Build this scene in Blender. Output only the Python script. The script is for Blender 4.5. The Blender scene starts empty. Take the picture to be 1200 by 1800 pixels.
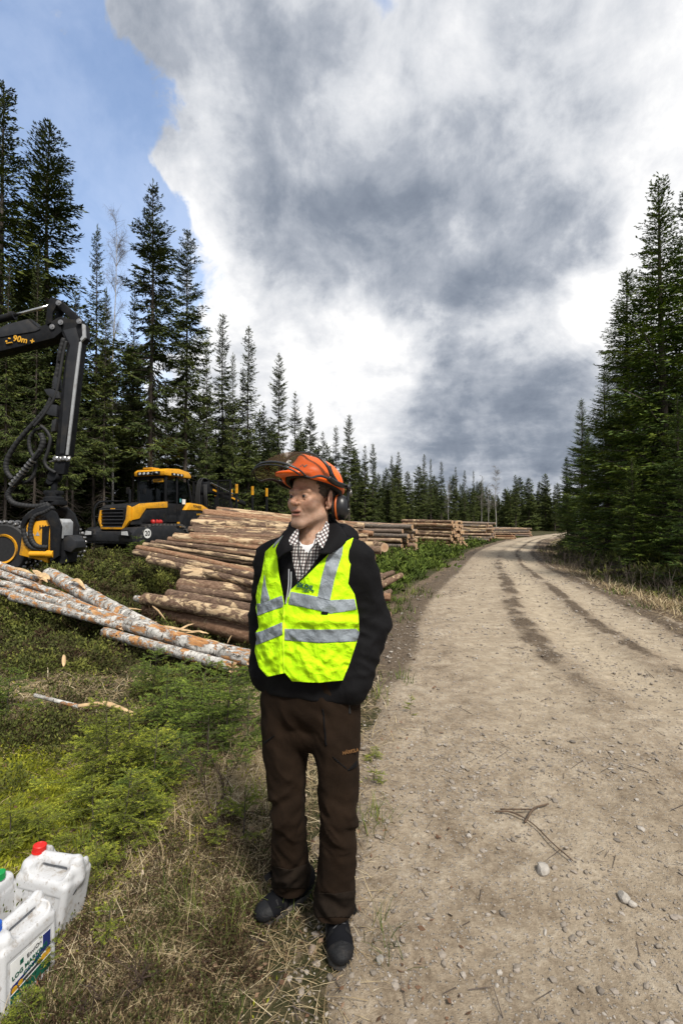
import bpy, bmesh, math, random
import numpy as np
from math import radians as R, sin, cos, pi
from mathutils import Vector, Matrix

# ------------------------------------------------------------------ camera
SC = bpy.context.scene
COL = SC.collection
PITCH = R(1.5)
CAM_Z = 1.6
cd = bpy.data.cameras.new('camera')
cd.sensor_fit = 'VERTICAL'; cd.sensor_height = 36.0; cd.lens = 16.0
cd.clip_start = 0.05; cd.clip_end = 3000
cam = bpy.data.objects.new('camera', cd); COL.objects.link(cam)
cam.location = (0, 0, CAM_Z); cam.rotation_euler = (R(90) + PITCH, 0, 0)
SC.camera = cam

# ------------------------------------------------------------------ sun, exposure
EXPO = 1.2
SUN_AZ = R(150)      # compass-like: 0 = +Y, clockwise towards +X
SUN_EL = R(53)
sd = bpy.data.lights.new('sun', 'SUN'); sd.energy = 2.2; sd.angle = R(13); sd.color = (1.0, 0.95, 0.87)
sun = bpy.data.objects.new('sun', sd); COL.objects.link(sun)
to_sun = Vector((sin(SUN_AZ) * cos(SUN_EL), cos(SUN_AZ) * cos(SUN_EL), sin(SUN_EL)))
sun.rotation_euler = to_sun.to_track_quat('Z', 'Y').to_euler()
sun.location = (0, 0, 30)
SC.view_settings.view_transform = 'Standard'; SC.view_settings.look = 'None'
SC.view_settings.exposure = EXPO; SC.view_settings.gamma = 1.0
SC.render.engine = 'CYCLES'
SC.cycles.use_denoising = True
SC.cycles.max_bounces = 6; SC.cycles.diffuse_bounces = 3; SC.cycles.glossy_bounces = 2
SC.cycles.transmission_bounces = 4; SC.cycles.transparent_max_bounces = 12
SC.cycles.caustics_reflective = False; SC.cycles.caustics_refractive = False
SC.cycles.use_adaptive_sampling = True

def ray_dir(px, py):
    """direction through a point of the 1200 x 1800 photograph"""
    u = (px - 600) / 800.0; v = (900 - py) / 800.0
    d = np.array([u, cos(PITCH) - v * sin(PITCH), sin(PITCH) + v * cos(PITCH)])
    return d
def P(px, py, Y):
    """the world point seen there at the distance Y along the y axis"""
    d = ray_dir(px, py)
    return np.array([0, 0, CAM_Z]) + d * (Y / d[1])
def proj(V):
    V = np.asarray(V, float)
    x = V[..., 0]; y = V[..., 1]; z = V[..., 2] - CAM_Z
    f = y * cos(PITCH) + z * sin(PITCH); u = -y * sin(PITCH) + z * cos(PITCH)
    return np.stack([600 + 800 * x / f, 900 - 800 * u / f], -1)

# ------------------------------------------------------------------ node helper
class NT:
    def __init__(s, tree):
        s.t = tree; s.n = tree.nodes; s.l = tree.links
    def add(s, typ, **kw):
        n = s.n.new(typ)
        for k, v in kw.items():
            setattr(n, k, v)
        return n
    def link(s, a, b): s.l.new(a, b)
    def put(s, sock, v):
        if hasattr(v, 'is_output'): s.l.new(v, sock)
        elif v is not None: sock.default_value = v
    def math(s, op, a, b=None, c=None, clamp=False):
        n = s.n.new('ShaderNodeMath'); n.operation = op; n.use_clamp = clamp
        s.put(n.inputs[0], a)
        if b is not None: s.put(n.inputs[1], b)
        if c is not None: s.put(n.inputs[2], c)
        return n.outputs[0]
    def vmath(s, op, a, b=None, scale=None):
        n = s.n.new('ShaderNodeVectorMath'); n.operation = op
        s.put(n.inputs[0], a)
        if b is not None: s.put(n.inputs[1], b)
        if scale is not None: s.put(n.inputs['Scale'], scale)
        return n.outputs['Value'] if op in ('DOT_PRODUCT', 'LENGTH', 'DISTANCE') else n.outputs[0]
    def noise(s, vec, scale, detail=4, rough=0.55, dist=0.0, lac=2.0, color=False):
        n = s.n.new('ShaderNodeTexNoise')
        if vec is not None: s.put(n.inputs['Vector'], vec)
        s.put(n.inputs['Scale'], scale); n.inputs['Detail'].default_value = detail
        n.inputs['Roughness'].default_value = rough; n.inputs['Distortion'].default_value = dist
        n.inputs['Lacunarity'].default_value = lac
        return n.outputs['Color'] if color else n.outputs['Fac']
    def vor(s, vec, scale, feature='F1', out='Distance', rand=1.0):
        n = s.n.new('ShaderNodeTexVoronoi'); n.feature = feature
        if vec is not None: s.put(n.inputs['Vector'], vec)
        s.put(n.inputs['Scale'], scale); n.inputs['Randomness'].default_value = rand
        return n.outputs[out]
    def ramp(s, fac, stops, interp='LINEAR'):
        n = s.n.new('ShaderNodeValToRGB'); n.color_ramp.interpolation = interp
        e = n.color_ramp.elements
        while len(e) > 1: e.remove(e[-1])
        e[0].position = stops[0][0]; e[0].color = col4(stops[0][1])
        for p, c in stops[1:]:
            k = e.new(p); k.color = col4(c)
        s.put(n.inputs['Fac'], fac)
        return n.outputs['Color']
    def smooth(s, x, a, b):
        n = s.n.new('ShaderNodeMapRange'); n.interpolation_type = 'SMOOTHSTEP'
        s.put(n.inputs['Value'], x); n.inputs['From Min'].default_value = a; n.inputs['From Max'].default_value = b
        return n.outputs['Result']
    def maprange(s, x, a, b, c, d):
        n = s.n.new('ShaderNodeMapRange'); s.put(n.inputs['Value'], x)
        for k, v in zip(('From Min', 'From Max', 'To Min', 'To Max'), (a, b, c, d)): n.inputs[k].default_value = v
        return n.outputs['Result']
    def mix(s, fac, a, b, blend='MIX'):
        n = s.n.new('ShaderNodeMix'); n.data_type = 'RGBA'; n.blend_type = blend
        s.put(n.inputs['Factor'], fac)
        s.put(n.inputs[6], col4(a) if not hasattr(a, 'is_output') else a)
        s.put(n.inputs[7], col4(b) if not hasattr(b, 'is_output') else b)
        return n.outputs[2]
    def scalevec(s, vec, sc, loc=(0, 0, 0), rot=(0, 0, 0)):
        n = s.n.new('ShaderNodeMapping'); s.put(n.inputs['Vector'], vec)
        n.inputs['Scale'].default_value = sc; n.inputs['Location'].default_value = loc; n.inputs['Rotation'].default_value = rot
        return n.outputs[0]
    def bump(s, h, strength=0.3, dist=0.01, normal=None):
        n = s.n.new('ShaderNodeBump'); s.put(n.inputs['Height'], h)
        n.inputs['Strength'].default_value = strength; n.inputs['Distance'].default_value = dist
        if normal is not None: s.put(n.inputs['Normal'], normal)
        return n.outputs[0]
def col4(c):
    if isinstance(c, (int, float)): return (c, c, c, 1)
    return tuple(c) if len(c) == 4 else tuple(c) + (1,)

# ------------------------------------------------------------------ sky: Nishita blue behind a broken cloud deck
W = bpy.data.worlds.new('World'); SC.world = W; W.use_nodes = True
def build_sky():
    t = NT(W.node_tree); t.n.clear()
    out = t.add('ShaderNodeOutputWorld'); bg = t.add('ShaderNodeBackground')
    SKY = 0.1
    bg.inputs['Strength'].default_value = SKY
    t.link(bg.outputs[0], out.inputs['Surface'])
    k = 1.0 / (SKY * 2 ** EXPO)
    sky = t.add('ShaderNodeTexSky', sky_type='NISHITA')
    sky.sun_disc = False; sky.sun_elevation = SUN_EL; sky.sun_rotation = SUN_AZ
    sky.air_density = 1.0; sky.dust_density = 0.6; sky.ozone_density = 1.5
    dirv = t.vmath('NORMALIZE', t.add('ShaderNodeTexCoord').outputs['Generated'])
    sep = t.add('ShaderNodeSeparateXYZ'); t.link(dirv, sep.inputs[0])
    den = t.math('ADD', t.math('MAXIMUM', sep.outputs[2], 0.0), 0.22)
    comb = t.add('ShaderNodeCombineXYZ')
    t.link(t.math('DIVIDE', sep.outputs[0], den), comb.inputs[0]); t.link(t.math('DIVIDE', sep.outputs[1], den), comb.inputs[1])
    pl = comb.outputs[0]                                    # the cloud deck as a flat layer overhead
    n1 = t.noise(pl, 1.5, 6, 0.6, 0.35)
    n2 = t.noise(t.vmath('ADD', pl, (7.3, 2.1, 0)), 4.0, 8, 0.62, 0.5)
    n3 = t.noise(t.vmath('ADD', dirv, (4.1, 7.7, 1.3)), 5.5, 10, 0.60, 0.25); n4 = t.noise(t.vmath('ADD', dirv, (1.7, 3.3, 9.1)), 13.0, 10, 0.62, 0.6)
    wob = t.vmath('SUBTRACT', t.noise(dirv, 3.0, 7, 0.6, 0.3, color=True), (0.5, 0.5, 0.5))
    dw = t.vmath('NORMALIZE', t.vmath('ADD', dirv, t.vmath('SCALE', wob, scale=0.42)))
    dws = t.vmath('NORMALIZE', t.vmath('ADD', dirv, t.vmath('SCALE', wob, scale=0.2)))
    def blobs(vec, lst):
        tot = None
        for px, py, rad, w in lst:
            d = ray_dir(px, py); d = d / np.linalg.norm(d)
            kk = 1.0 / (1 - cos(R(rad)))
            dot = t.vmath('DOT_PRODUCT', vec, tuple(d))
            g = t.math('EXPONENT', t.math('MULTIPLY', t.math('SUBTRACT', dot, 1.0), kk))
            g = t.math('MULTIPLY', g, w)
            tot = g if tot is None else t.math('ADD', tot, g)
        return tot
    dark = blobs(dw, [(450, 300, 12, .55), (520, 440, 11, .6), (640, 380, 12, .6), (800, 400, 11, .55), (930, 330, 10, .5),
                      (620, 520, 8, .45), (760, 230, 12, .3), (400, 160, 9, .3), (1010, 230, 9, .35),
                      (900, 700, 7, .75), (960, 610, 6, .6), (820, 740, 6, .7), (700, 690, 6, .4), (980, 760, 6, .55), (570, 625, 3.5, .5),
                      (900, 830, 9, .38), (1200, 900, 14, .3), (420, 520, 6, .35)])
    bright = blobs(dw, [(1130, 330, 9, .55), (1090, 470, 6, .75), (1020, 520, 5, .5), (690, 585, 4.5, .7), (600, 600, 6, .5), (560, 690, 8, .5),
                        (345, 320, 5, .6), (360, 440, 6, .7), (390, 540, 6, .7), (470, 640, 7, .6), (1150, 120, 14, .5), (520, 45, 8, .4), (700, 60, 10, .3), (640, 740, 7, .4), (250, 620, 9, .5), (880, 90, 11, .18), (640, 110, 8, .12),
                        (880, 560, 4, .25)])
    val = t.math('SUBTRACT', t.math('MULTIPLY', bright, .58), t.math('MULTIPLY', t.math('TANH', t.math('MULTIPLY', dark, 1.15)), .30))
    val = t.math('ADD', val, t.math('MULTIPLY', t.math('SUBTRACT', n1, 0.5), 0.85))
    val = t.math('ADD', val, t.math('MULTIPLY', t.math('SUBTRACT', n2, 0.5), 0.5))
    val = t.math('ADD', val, t.math('MULTIPLY', t.math('SUBTRACT', n3, 0.5), 1.25))
    val = t.math('ADD', val, t.math('MULTIPLY', t.math('SUBTRACT', n4, 0.5), 0.35))
    val = t.math('ADD', val, 0.565)
    cl = t.ramp(val, [(0.0, (.17, .205, .27)), (0.28, (.28, .32, .39)), (0.5, (.46, .495, .56)), (0.68, (.70, .725, .77)), (.86, (.88, .89, .915)), (1.0, (1.04, 1.04, 1.04))])
    cl = t.mix(1.0, cl, (k, k, k), 'MULTIPLY')
    blue = blobs(dws, [(30, 120, 8, .8), (60, 260, 13, 1.0), (170, 190, 7, .7), (240, 250, 7, .75), (130, 400, 13, .9), (230, 400, 5, .5), (20, 480, 12, .6)])
    wisp = blobs(dirv, [(110, 48, 2.6, 1.0), (85, 30, 2.0, .7), (228, 34, 2.6, 1.1), (300, 285, 2.4, .9), (262, 275, 1.6, .6)])
    anti = blobs(dws, [(300, 290, 3.6, .5), (330, 170, 7, .7), (340, 380, 6, .8), (330, 60, 7, .6), (120, 150, 3, .25)])
    holes = blobs(dw, [(655, 20, 2.2, .48)])
    near = t.math('MULTIPLY', blue, 2.2, clamp=True)
    nz = t.math('ADD', t.math('MULTIPLY', t.math('SUBTRACT', n4, 0.5), 1.9), t.math('MULTIPLY', t.math('SUBTRACT', n3, 0.5), 1.3))
    b = t.math('ADD', t.math('ADD', t.math('SUBTRACT', blue, anti), holes), t.math('MULTIPLY', nz, near))
    b = t.math('SUBTRACT', b, wisp)
    fb = t.math('MULTIPLY', t.smooth(b, 0.20, 0.62), 0.95)
    skyc = t.mix(0.22, t.vmath('SCALE', sky.outputs[0], scale=1.30), cl)
    t.link(t.mix(fb, cl, skyc), bg.inputs['Color'])
build_sky()

# ------------------------------------------------------------------ mesh, noise and surface helpers
rng = np.random.default_rng(7)
def tag(o, label=None, cat=None, group=None, kind=None):
    if label: o['label'] = label
    if cat: o['category'] = cat
    if group: o['group'] = group
    if kind: o['kind'] = kind
    return o
def mesh_data(name, V, F, smooth=True, attrs=None, mats=None, mat_idx=None, uv=None):
    """F: one (n,k) int array or a list of such arrays"""
    if not isinstance(F, (list, tuple)): F = [F]
    F = [np.asarray(f, np.int32) for f in F if len(f)]
    me = bpy.data.meshes.new(name)
    V = np.asarray(V, np.float32)
    me.vertices.add(len(V)); me.vertices.foreach_set('co', V.ravel())
    nl = sum(f.size for f in F); nf = sum(len(f) for f in F)
    me.loops.add(nl); me.polygons.add(nf)
    li = np.concatenate([f.ravel() for f in F]); me.loops.foreach_set('vertex_index', li)
    tot = np.concatenate([np.full(len(f), f.shape[1], np.int32) for f in F])
    st = np.concatenate([[0], np.cumsum(tot)[:-1]]).astype(np.int32)
    me.polygons.foreach_set('loop_start', st)
    me.polygons.foreach_set('use_smooth', np.full(nf, smooth, bool))
    if mat_idx is not None: me.polygons.foreach_set('material_index', np.asarray(mat_idx, np.int32))
    for k, a in (attrs or {}).items():
        a = np.asarray(a, np.float32)
        if a.ndim == 1:
            at = me.attributes.new(k, 'FLOAT', 'POINT'); at.data.foreach_set('value', a)
        else:
            at = me.attributes.new(k, 'FLOAT_COLOR', 'POINT')
            c = np.ones((len(a), 4), np.float32); c[:, :3] = a; at.data.foreach_set('color', c.ravel())
    if uv is not None:
        l = me.uv_layers.new(name='UVMap'); l.data.foreach_set('uv', np.asarray(uv, np.float32)[li].ravel())
    for m in (mats or []): me.materials.append(m)
    me.update(calc_edges=True); me.validate()
    return me
def link(name, me, parent=None, loc=None):
    o = bpy.data.objects.new(name, me); COL.objects.link(o)
    if parent is not None: o.parent = parent
    if loc is not None: o.location = loc
    return o
def obj_np(name, V, F, mat, parent=None, smooth=True, **kw):
    return link(name, mesh_data(name, V, F, smooth, mats=[mat] if not isinstance(mat, list) else mat, **kw), parent)
def empty(name, loc=(0, 0, 0), rz=0.0):
    o = bpy.data.objects.new(name, None); COL.objects.link(o); o.location = loc; o.rotation_euler = (0, 0, rz); o.empty_display_size = 0.2
    return o
def copy_tree(o, parent=None):
    c = o.copy(); COL.objects.link(c); c.parent = parent
    for ch in list(o.children): copy_tree(ch, c)
    return c

def _h(ix, iy, iz, seed):
    h = (ix.astype(np.int64) * 374761393 + iy.astype(np.int64) * 668265263 + iz.astype(np.int64) * 2147483647 + seed * 144665) & 0xffffffff
    h = ((h ^ (h >> 13)) * 1274126177) & 0xffffffff
    h = ((h ^ (h >> 16)) * 2246822519) & 0xffffffff
    h = h ^ (h >> 15)
    return (h & 0xffffff) / float(0xffffff)
def vnoise(p, seed=0):
    p = np.asarray(p, float); i = np.floor(p); f = p - i; i = i.astype(np.int64); f = f * f * (3 - 2 * f)
    x, y, z = i[..., 0], i[..., 1], i[..., 2]; r = 0
    for dx in (0, 1):
        for dy in (0, 1):
            for dz in (0, 1):
                w = (f[..., 0] if dx else 1 - f[..., 0]) * (f[..., 1] if dy else 1 - f[..., 1]) * (f[..., 2] if dz else 1 - f[..., 2])
                r = r + w * _h(x + dx, y + dy, z + dz, seed)
    return r * 2 - 1
def vnoise2(x, y, seed=0):
    ix = np.floor(x); iy = np.floor(y); fx = x - ix; fy = y - iy; fx = fx * fx * (3 - 2 * fx); fy = fy * fy * (3 - 2 * fy)
    ix = ix.astype(np.int64); iy = iy.astype(np.int64); z = np.zeros_like(ix)
    a = _h(ix, iy, z, seed); b = _h(ix + 1, iy, z, seed); c = _h(ix, iy + 1, z, seed); d = _h(ix + 1, iy + 1, z, seed)
    return ((a * (1 - fx) + b * fx) * (1 - fy) + (c * (1 - fx) + d * fx) * fy) * 2 - 1
def fbm2(x, y, seed=0, oct=4, gain=0.5):
    r = 0; a = 1.0; s = 1.0; n = 0
    for k in range(oct):
        r = r + a * vnoise2(x * s + 17.3 * k, y * s - 9.1 * k, seed + k); n += a; a *= gain; s *= 2.03
    return r / n
def fbm3(p, seed=0, oct=3):
    r = 0; a = 1.0; n = 0; p = np.asarray(p, float)
    for k in range(oct):
        r = r + a * vnoise(p * (2.03 ** k) + 11.7 * k, seed + k); n += a; a *= 0.5
    return r / n
def sstep(x, a, b):
    t = np.clip((x - a) / (b - a), 0, 1); return t * t * (3 - 2 * t)

def surface_nets(f, lo, hi, h):
    """polygonise the zero set of a signed distance function"""
    lo = np.array(lo, float); hi = np.array(hi, float); n = np.ceil((hi - lo) / h).astype(int) + 1
    ax = [lo[k] + h * np.arange(n[k]) for k in range(3)]
    G = np.stack(np.meshgrid(*ax, indexing='ij'), -1).reshape(-1, 3)
    D = np.concatenate([f(c) for c in np.array_split(G, max(1, len(G) // 400000))]).reshape(n)
    S = D < 0
    acc = np.zeros(tuple(n - 1) + (3,)); cnt = np.zeros(tuple(n - 1))
    nx, ny, nz = n
    for axis in range(3):
        sl0 = [slice(None)] * 3; sl1 = [slice(None)] * 3
        sl0[axis] = slice(0, n[axis] - 1); sl1[axis] = slice(1, n[axis])
        a = D[tuple(sl0)]; b = D[tuple(sl1)]; cr = (a < 0) != (b < 0)
        tt = np.where(cr, a / np.where(cr, a - b, 1), 0)
        o1, o2 = [k for k in range(3) if k != axis]
        base = np.zeros(a.shape + (3,)); base[..., axis] = tt
        for d1 in (0, 1):
            for d2 in (0, 1):
                s = [None] * 3; s[axis] = slice(None); s[o1] = slice(d1, n[o1] - 1 + d1); s[o2] = slice(d2, n[o2] - 1 + d2)
                c = cr[tuple(s)]
                pt = base[tuple(s)].copy(); pt[..., o1] = d1; pt[..., o2] = d2
                acc += pt * c[..., None]; cnt += c
    act = cnt > 0
    idx = -np.ones(tuple(n - 1), np.int64); idx[act] = np.arange(act.sum())
    ijk = np.argwhere(act)
    V = lo + (ijk + acc[act] / cnt[act][:, None]) * h
    Q = []
    for axis in range(3):
        o1, o2 = [k for k in range(3) if k != axis]
        sl0 = [slice(None)] * 3; sl1 = [slice(None)] * 3
        sl0[axis] = slice(0, n[axis] - 1); sl1[axis] = slice(1, n[axis])
        s0 = S[tuple(sl0)]; s1 = S[tuple(sl1)]; e = np.argwhere(s0 != s1)
        e = e[(e[:, o1] > 0) & (e[:, o2] > 0) & (e[:, o1] < n[o1] - 1) & (e[:, o2] < n[o2] - 1)]
        if not len(e): continue
        inside0 = s0[tuple(e.T)]
        def cell(d1, d2):
            c = e.copy(); c[:, o1] += d1; c[:, o2] += d2; return idx[tuple(c.T)]
        q = np.stack([cell(-1, -1), cell(0, -1), cell(0, 0), cell(-1, 0)], 1)
        flip = inside0 if axis != 1 else ~inside0
        q[~flip] = q[~flip][:, ::-1]
        Q.append(q)
    return V, np.concatenate(Q)
def mesh_normals(V, Q):
    n = np.zeros_like(V)
    a, b, c = V[Q[:, 0]], V[Q[:, 1]], V[Q[:, 2]]
    fn = np.cross(b - a, c - a)
    if Q.shape[1] == 4: fn = fn + np.cross(c - a, V[Q[:, 3]] - a)
    for k in range(Q.shape[1]): np.add.at(n, Q[:, k], fn)
    return n / np.maximum(np.linalg.norm(n, axis=1, keepdims=True), 1e-12)
def laplace(V, Q, it=1, lam=0.5):
    k = Q.shape[1]
    for _ in range(it):
        s = np.zeros_like(V); c = np.zeros(len(V))
        for j in range(k):
            a = Q[:, j]; b = Q[:, (j + 1) % k]
            np.add.at(s, a, V[b]); np.add.at(c, a, 1); np.add.at(s, b, V[a]); np.add.at(c, b, 1)
        V = V + lam * (s / np.maximum(c, 1)[:, None] - V)
    return V
def smin(a, b, k):
    h = np.clip(0.5 + 0.5 * (b - a) / k, 0, 1); return b + (a - b) * h - k * h * (1 - h)
def smax(a, b, k): return -smin(-a, -b, k)
def s_cap(p, a, b, ra, rb):
    a = np.array(a, float); ba = np.array(b, float) - a; pa = p - a
    h = np.clip(pa @ ba / (ba @ ba), 0, 1)
    return np.linalg.norm(pa - h[:, None] * ba, axis=1) - (ra + (rb - ra) * h)
def s_ell(p, c, r, rz=0.0, rx=0.0, ry=0.0):
    q = p - np.array(c, float)
    if rz or rx or ry:
        M = np.array((Matrix.Rotation(rz, 3, 'Z') @ Matrix.Rotation(ry, 3, 'Y') @ Matrix.Rotation(rx, 3, 'X')))
        q = q @ M
    r = np.array(r, float); k0 = np.linalg.norm(q / r, axis=1); k1 = np.linalg.norm(q / (r * r), axis=1)
    return k0 * (k0 - 1) / np.maximum(k1, 1e-9)
def s_box(p, c, b, rnd, rz=0.0, rx=0.0, ry=0.0):
    q = p - np.array(c, float)
    if rz or rx or ry:
        M = np.array((Matrix.Rotation(rz, 3, 'Z') @ Matrix.Rotation(ry, 3, 'Y') @ Matrix.Rotation(rx, 3, 'X')))
        q = q @ M
    q = np.abs(q) - (np.array(b, float) - rnd)
    return np.linalg.norm(np.maximum(q, 0), axis=1) + np.minimum(q.max(1), 0) - rnd
def s_spine(p, pts, A, B, e=2.0, up=None):
    """tube with an elliptical section along a spine: half width A across (x), B deep (y), mostly vertical spines"""
    pts = np.array(pts, float); best = None
    for k in range(len(pts) - 1):
        a = pts[k]; ba = pts[k + 1] - a; pa = p - a; L2 = ba @ ba
        h = np.clip(pa @ ba / L2, 0, 1); q = pa - h[:, None] * ba
        w = A[k] + (A[k + 1] - A[k]) * h; d = B[k] + (B[k + 1] - B[k]) * h
        t = ba / np.sqrt(L2); u = np.array([1.0, 0, 0]); u = u - t * (u @ t); u /= np.linalg.norm(u); v = np.cross(t, u)
        qu, qv, qt = q @ u, q @ v, q @ t
        m = np.minimum(w, d)
        r = ((np.abs(qu) / w) ** e + (np.abs(qv) / d) ** e + (np.abs(qt) / m) ** e) ** (1 / e)
        s = (r - 1) * m
        best = s if best is None else np.minimum(best, s)
    return best
def clip_mesh(V, F, f, keep_low=True):
    """cut a mesh along f = 0 and keep the side where f < 0 (clean edges)"""
    V = np.asarray(V, float); f = np.asarray(f, float)
    if F.shape[1] == 4: F = np.concatenate([F[:, [0, 1, 2]], F[:, [0, 2, 3]]])
    ins = f < 0; c = ins[F].sum(1)
    full = F[c == 3]; part = F[(c == 1) | (c == 2)]
    nv = [V]; base = len(V); tris = [full]; cache = {}; extra = []
    def cut(i, j):
        key = (i, j) if i < j else (j, i)
        if key not in cache:
            t = f[i] / (f[i] - f[j]); extra.append(V[i] + t * (V[j] - V[i])); cache[key] = base + len(extra) - 1
        return cache[key]
    out = []
    for tri in part.tolist():
        k = [ins[i] for i in tri]; n = sum(k)
        if n == 1:
            a = k.index(True); i, j, l = tri[a], tri[(a + 1) % 3], tri[(a + 2) % 3]
            out.append((i, cut(i, j), cut(i, l)))
        else:
            a = k.index(False); i, j, l = tri[a], tri[(a + 1) % 3], tri[(a + 2) % 3]
            p, q = cut(i, j), cut(i, l); out.append((p, j, l)); out.append((p, l, q))
    if extra: nv.append(np.array(extra))
    V2 = np.concatenate(nv); T = np.concatenate([full, np.array(out, np.int64).reshape(-1, 3)])
    used = np.unique(T); m = -np.ones(len(V2), np.int64); m[used] = np.arange(len(used))
    return V2[used], m[T]
def poly_sd(Q, poly):
    """signed distance (px) to a polygon, negative inside"""
    Q = np.asarray(Q, float); poly = np.asarray(poly, float); d = np.full(len(Q), 1e9); ins = np.zeros(len(Q), bool)
    for k in range(len(poly)):
        a = poly[k]; b = poly[(k + 1) % len(poly)]; ab = b - a; pa = Q - a
        h = np.clip(pa @ ab / max(ab @ ab, 1e-9), 0, 1); d = np.minimum(d, np.linalg.norm(pa - h[:, None] * ab, axis=1))
        c = ((a[1] > Q[:, 1]) != (b[1] > Q[:, 1])); xx = a[0] + (Q[:, 1] - a[1]) * (b[0] - a[0]) / (b[1] - a[1] if abs(b[1] - a[1]) > 1e-9 else 1e-9)
        ins ^= c & (Q[:, 0] < xx)
    return np.where(ins, -d, d)

class MB:
    """collects shapes into one mesh"""
    def __init__(s): s.v = []; s.f = []; s.n = 0
    def raw(s, V, F):
        V = [tuple(map(float, x)) for x in V]
        s.v += V; s.f += [tuple(int(i) + s.n for i in f) for f in F]; s.n += len(V); return s
    def box(s, c, d, rz=0.0, rx=0.0, ry=0.0, bev=0.0):
        c = Vector(c); x, y, z = d[0] / 2, d[1] / 2, d[2] / 2
        M = Matrix.Rotation(rz, 3, 'Z') @ Matrix.Rotation(ry, 3, 'Y') @ Matrix.Rotation(rx, 3, 'X')
        if bev > 0:
            b = min(bev, x * .49, y * .49, z * .49); bm = bmesh.new(); bmesh.ops.create_cube(bm, size=1)
            for v in bm.verts: v.co = Vector((v.co.x * d[0], v.co.y * d[1], v.co.z * d[2]))
            bmesh.ops.bevel(bm, geom=bm.edges[:], offset=b, segments=2, affect='EDGES', profile=0.6)
            bm.verts.index_update(); V = [c + M @ v.co for v in bm.verts]; F = [[v.index for v in f.verts] for f in bm.faces]; bm.free()
            return s.raw(V, F)
        V = [c + M @ Vector(q) for q in ((-x, -y, -z), (x, -y, -z), (x, y, -z), (-x, y, -z), (-x, -y, z), (x, -y, z), (x, y, z), (-x, y, z))]
        return s.raw(V, [(0, 3, 2, 1), (4, 5, 6, 7), (0, 1, 5, 4), (1, 2, 6, 5), (2, 3, 7, 6), (3, 0, 4, 7)])
    def prism(s, poly, axis, a, b, bev=0.0):
        """polygon in the two other axes, extruded along axis from a to b"""
        k = len(poly)
        def mk(p, t):
            q = list(p); q.insert(axis, t); return q
        bm = bmesh.new()
        v0 = [bm.verts.new(mk(p, a)) for p in poly]; v1 = [bm.verts.new(mk(p, b)) for p in poly]
        bm.faces.new(v0); bm.faces.new(v1[::-1])
        for i in range(k): bm.faces.new((v0[i], v1[i], v1[(i + 1) % k], v0[(i + 1) % k]))
        bmesh.ops.recalc_face_normals(bm, faces=bm.faces[:])
        if bev > 0: bmesh.ops.bevel(bm, geom=bm.edges[:], offset=bev, segments=2, affect='EDGES', profile=0.6)
        bm.verts.index_update(); V = [v.co.copy() for v in bm.verts]; F = [[v.index for v in f.verts] for f in bm.faces]; bm.free()
        return s.raw(V, F)
    def tube(s, pts, r, n=8, cap=True, flat=1.0):
        pts = [Vector(p) for p in pts]; rr = r if hasattr(r, '__len__') else [r] * len(pts)
        V = []; F = []; prev = None
        for i, p in enumerate(pts):
            t = (pts[min(i + 1, len(pts) - 1)] - pts[max(i - 1, 0)]).normalized()
            if prev is None:
                u = t.orthogonal().normalized()
            else:
                u = (prev - t * prev.dot(t)).normalized()
            prev = u; w = t.cross(u)
            for k in range(n):
                a = 2 * pi * k / n; V.append(p + float(rr[i]) * (cos(a) * u + flat * sin(a) * w))
        for i in range(len(pts) - 1):
            for k in range(n):
                a = i * n + k; b = i * n + (k + 1) % n; F.append((a, b, b + n, a + n))
        if cap:
            F.append(tuple(range(n))[::-1]); F.append(tuple(len(V) - n + k for k in range(n)))
        return s.raw(V, F)
    def lathe(s, prof, c=(0, 0, 0), axis=(0, 0, 1), n=24):
        """prof: list of (radius, height along the axis)"""
        ax = Vector(axis).normalized(); u = ax.orthogonal().normalized(); w = ax.cross(u); c = Vector(c); V = []; F = []
        for r, h in prof:
            for k in range(n):
                a = 2 * pi * k / n; V.append(c + ax * h + (cos(a) * u + sin(a) * w) * max(r, 1e-4))
        for i in range(len(prof) - 1):
            for k in range(n):
                a = i * n + k; b = i * n + (k + 1) % n; F.append((a, b, b + n, a + n))
        F.append(tuple(range(n))[::-1]); F.append(tuple(len(V) - n + k for k in range(n)))
        return s.raw(V, F)
    def build(s, name, mat, parent=None, smooth=False, angle=None):
        me = bpy.data.meshes.new(name); me.from_pydata(s.v, [], s.f); me.materials.append(mat)
        if smooth or angle:
            me.polygons.foreach_set('use_smooth', np.ones(len(me.polygons), bool))
            if angle: me.set_sharp_from_angle(angle=R(angle))
        me.update(); return link(name, me, parent)
def spline(pts, n=20):
    """Catmull-Rom through the points"""
    p = np.array(pts, float); p = np.vstack([2 * p[0] - p[1], p, 2 * p[-1] - p[-2]]); out = []
    for k in range(1, len(p) - 2):
        for t in np.linspace(0, 1, n, endpoint=(k == len(p) - 3)):
            a, b, c, d = p[k - 1], p[k], p[k + 1], p[k + 2]
            out.append(0.5 * (2 * b + (c - a) * t + (2 * a - 5 * b + 4 * c - d) * t * t + (3 * b - a - 3 * c + d) * t ** 3))
    return np.array(out)
def text_mesh(name, body, size, mat, parent, M, bold=0.0, ext=0.001):
    cu = bpy.data.curves.new(name, 'FONT'); cu.body = body; cu.size = size; cu.align_x = 'CENTER'; cu.align_y = 'CENTER'; cu.extrude = ext; cu.offset = bold
    cu.resolution_u = 3
    o = bpy.data.objects.new(name, cu); COL.objects.link(o)
    dg = bpy.context.evaluated_depsgraph_get(); me = bpy.data.meshes.new_from_object(o.evaluated_get(dg))
    COL.objects.unlink(o); bpy.data.objects.remove(o); bpy.data.curves.remove(cu)
    me.name = name; me.materials.clear(); me.materials.append(mat); me.transform(M)
    return link(name, me, parent)

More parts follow.
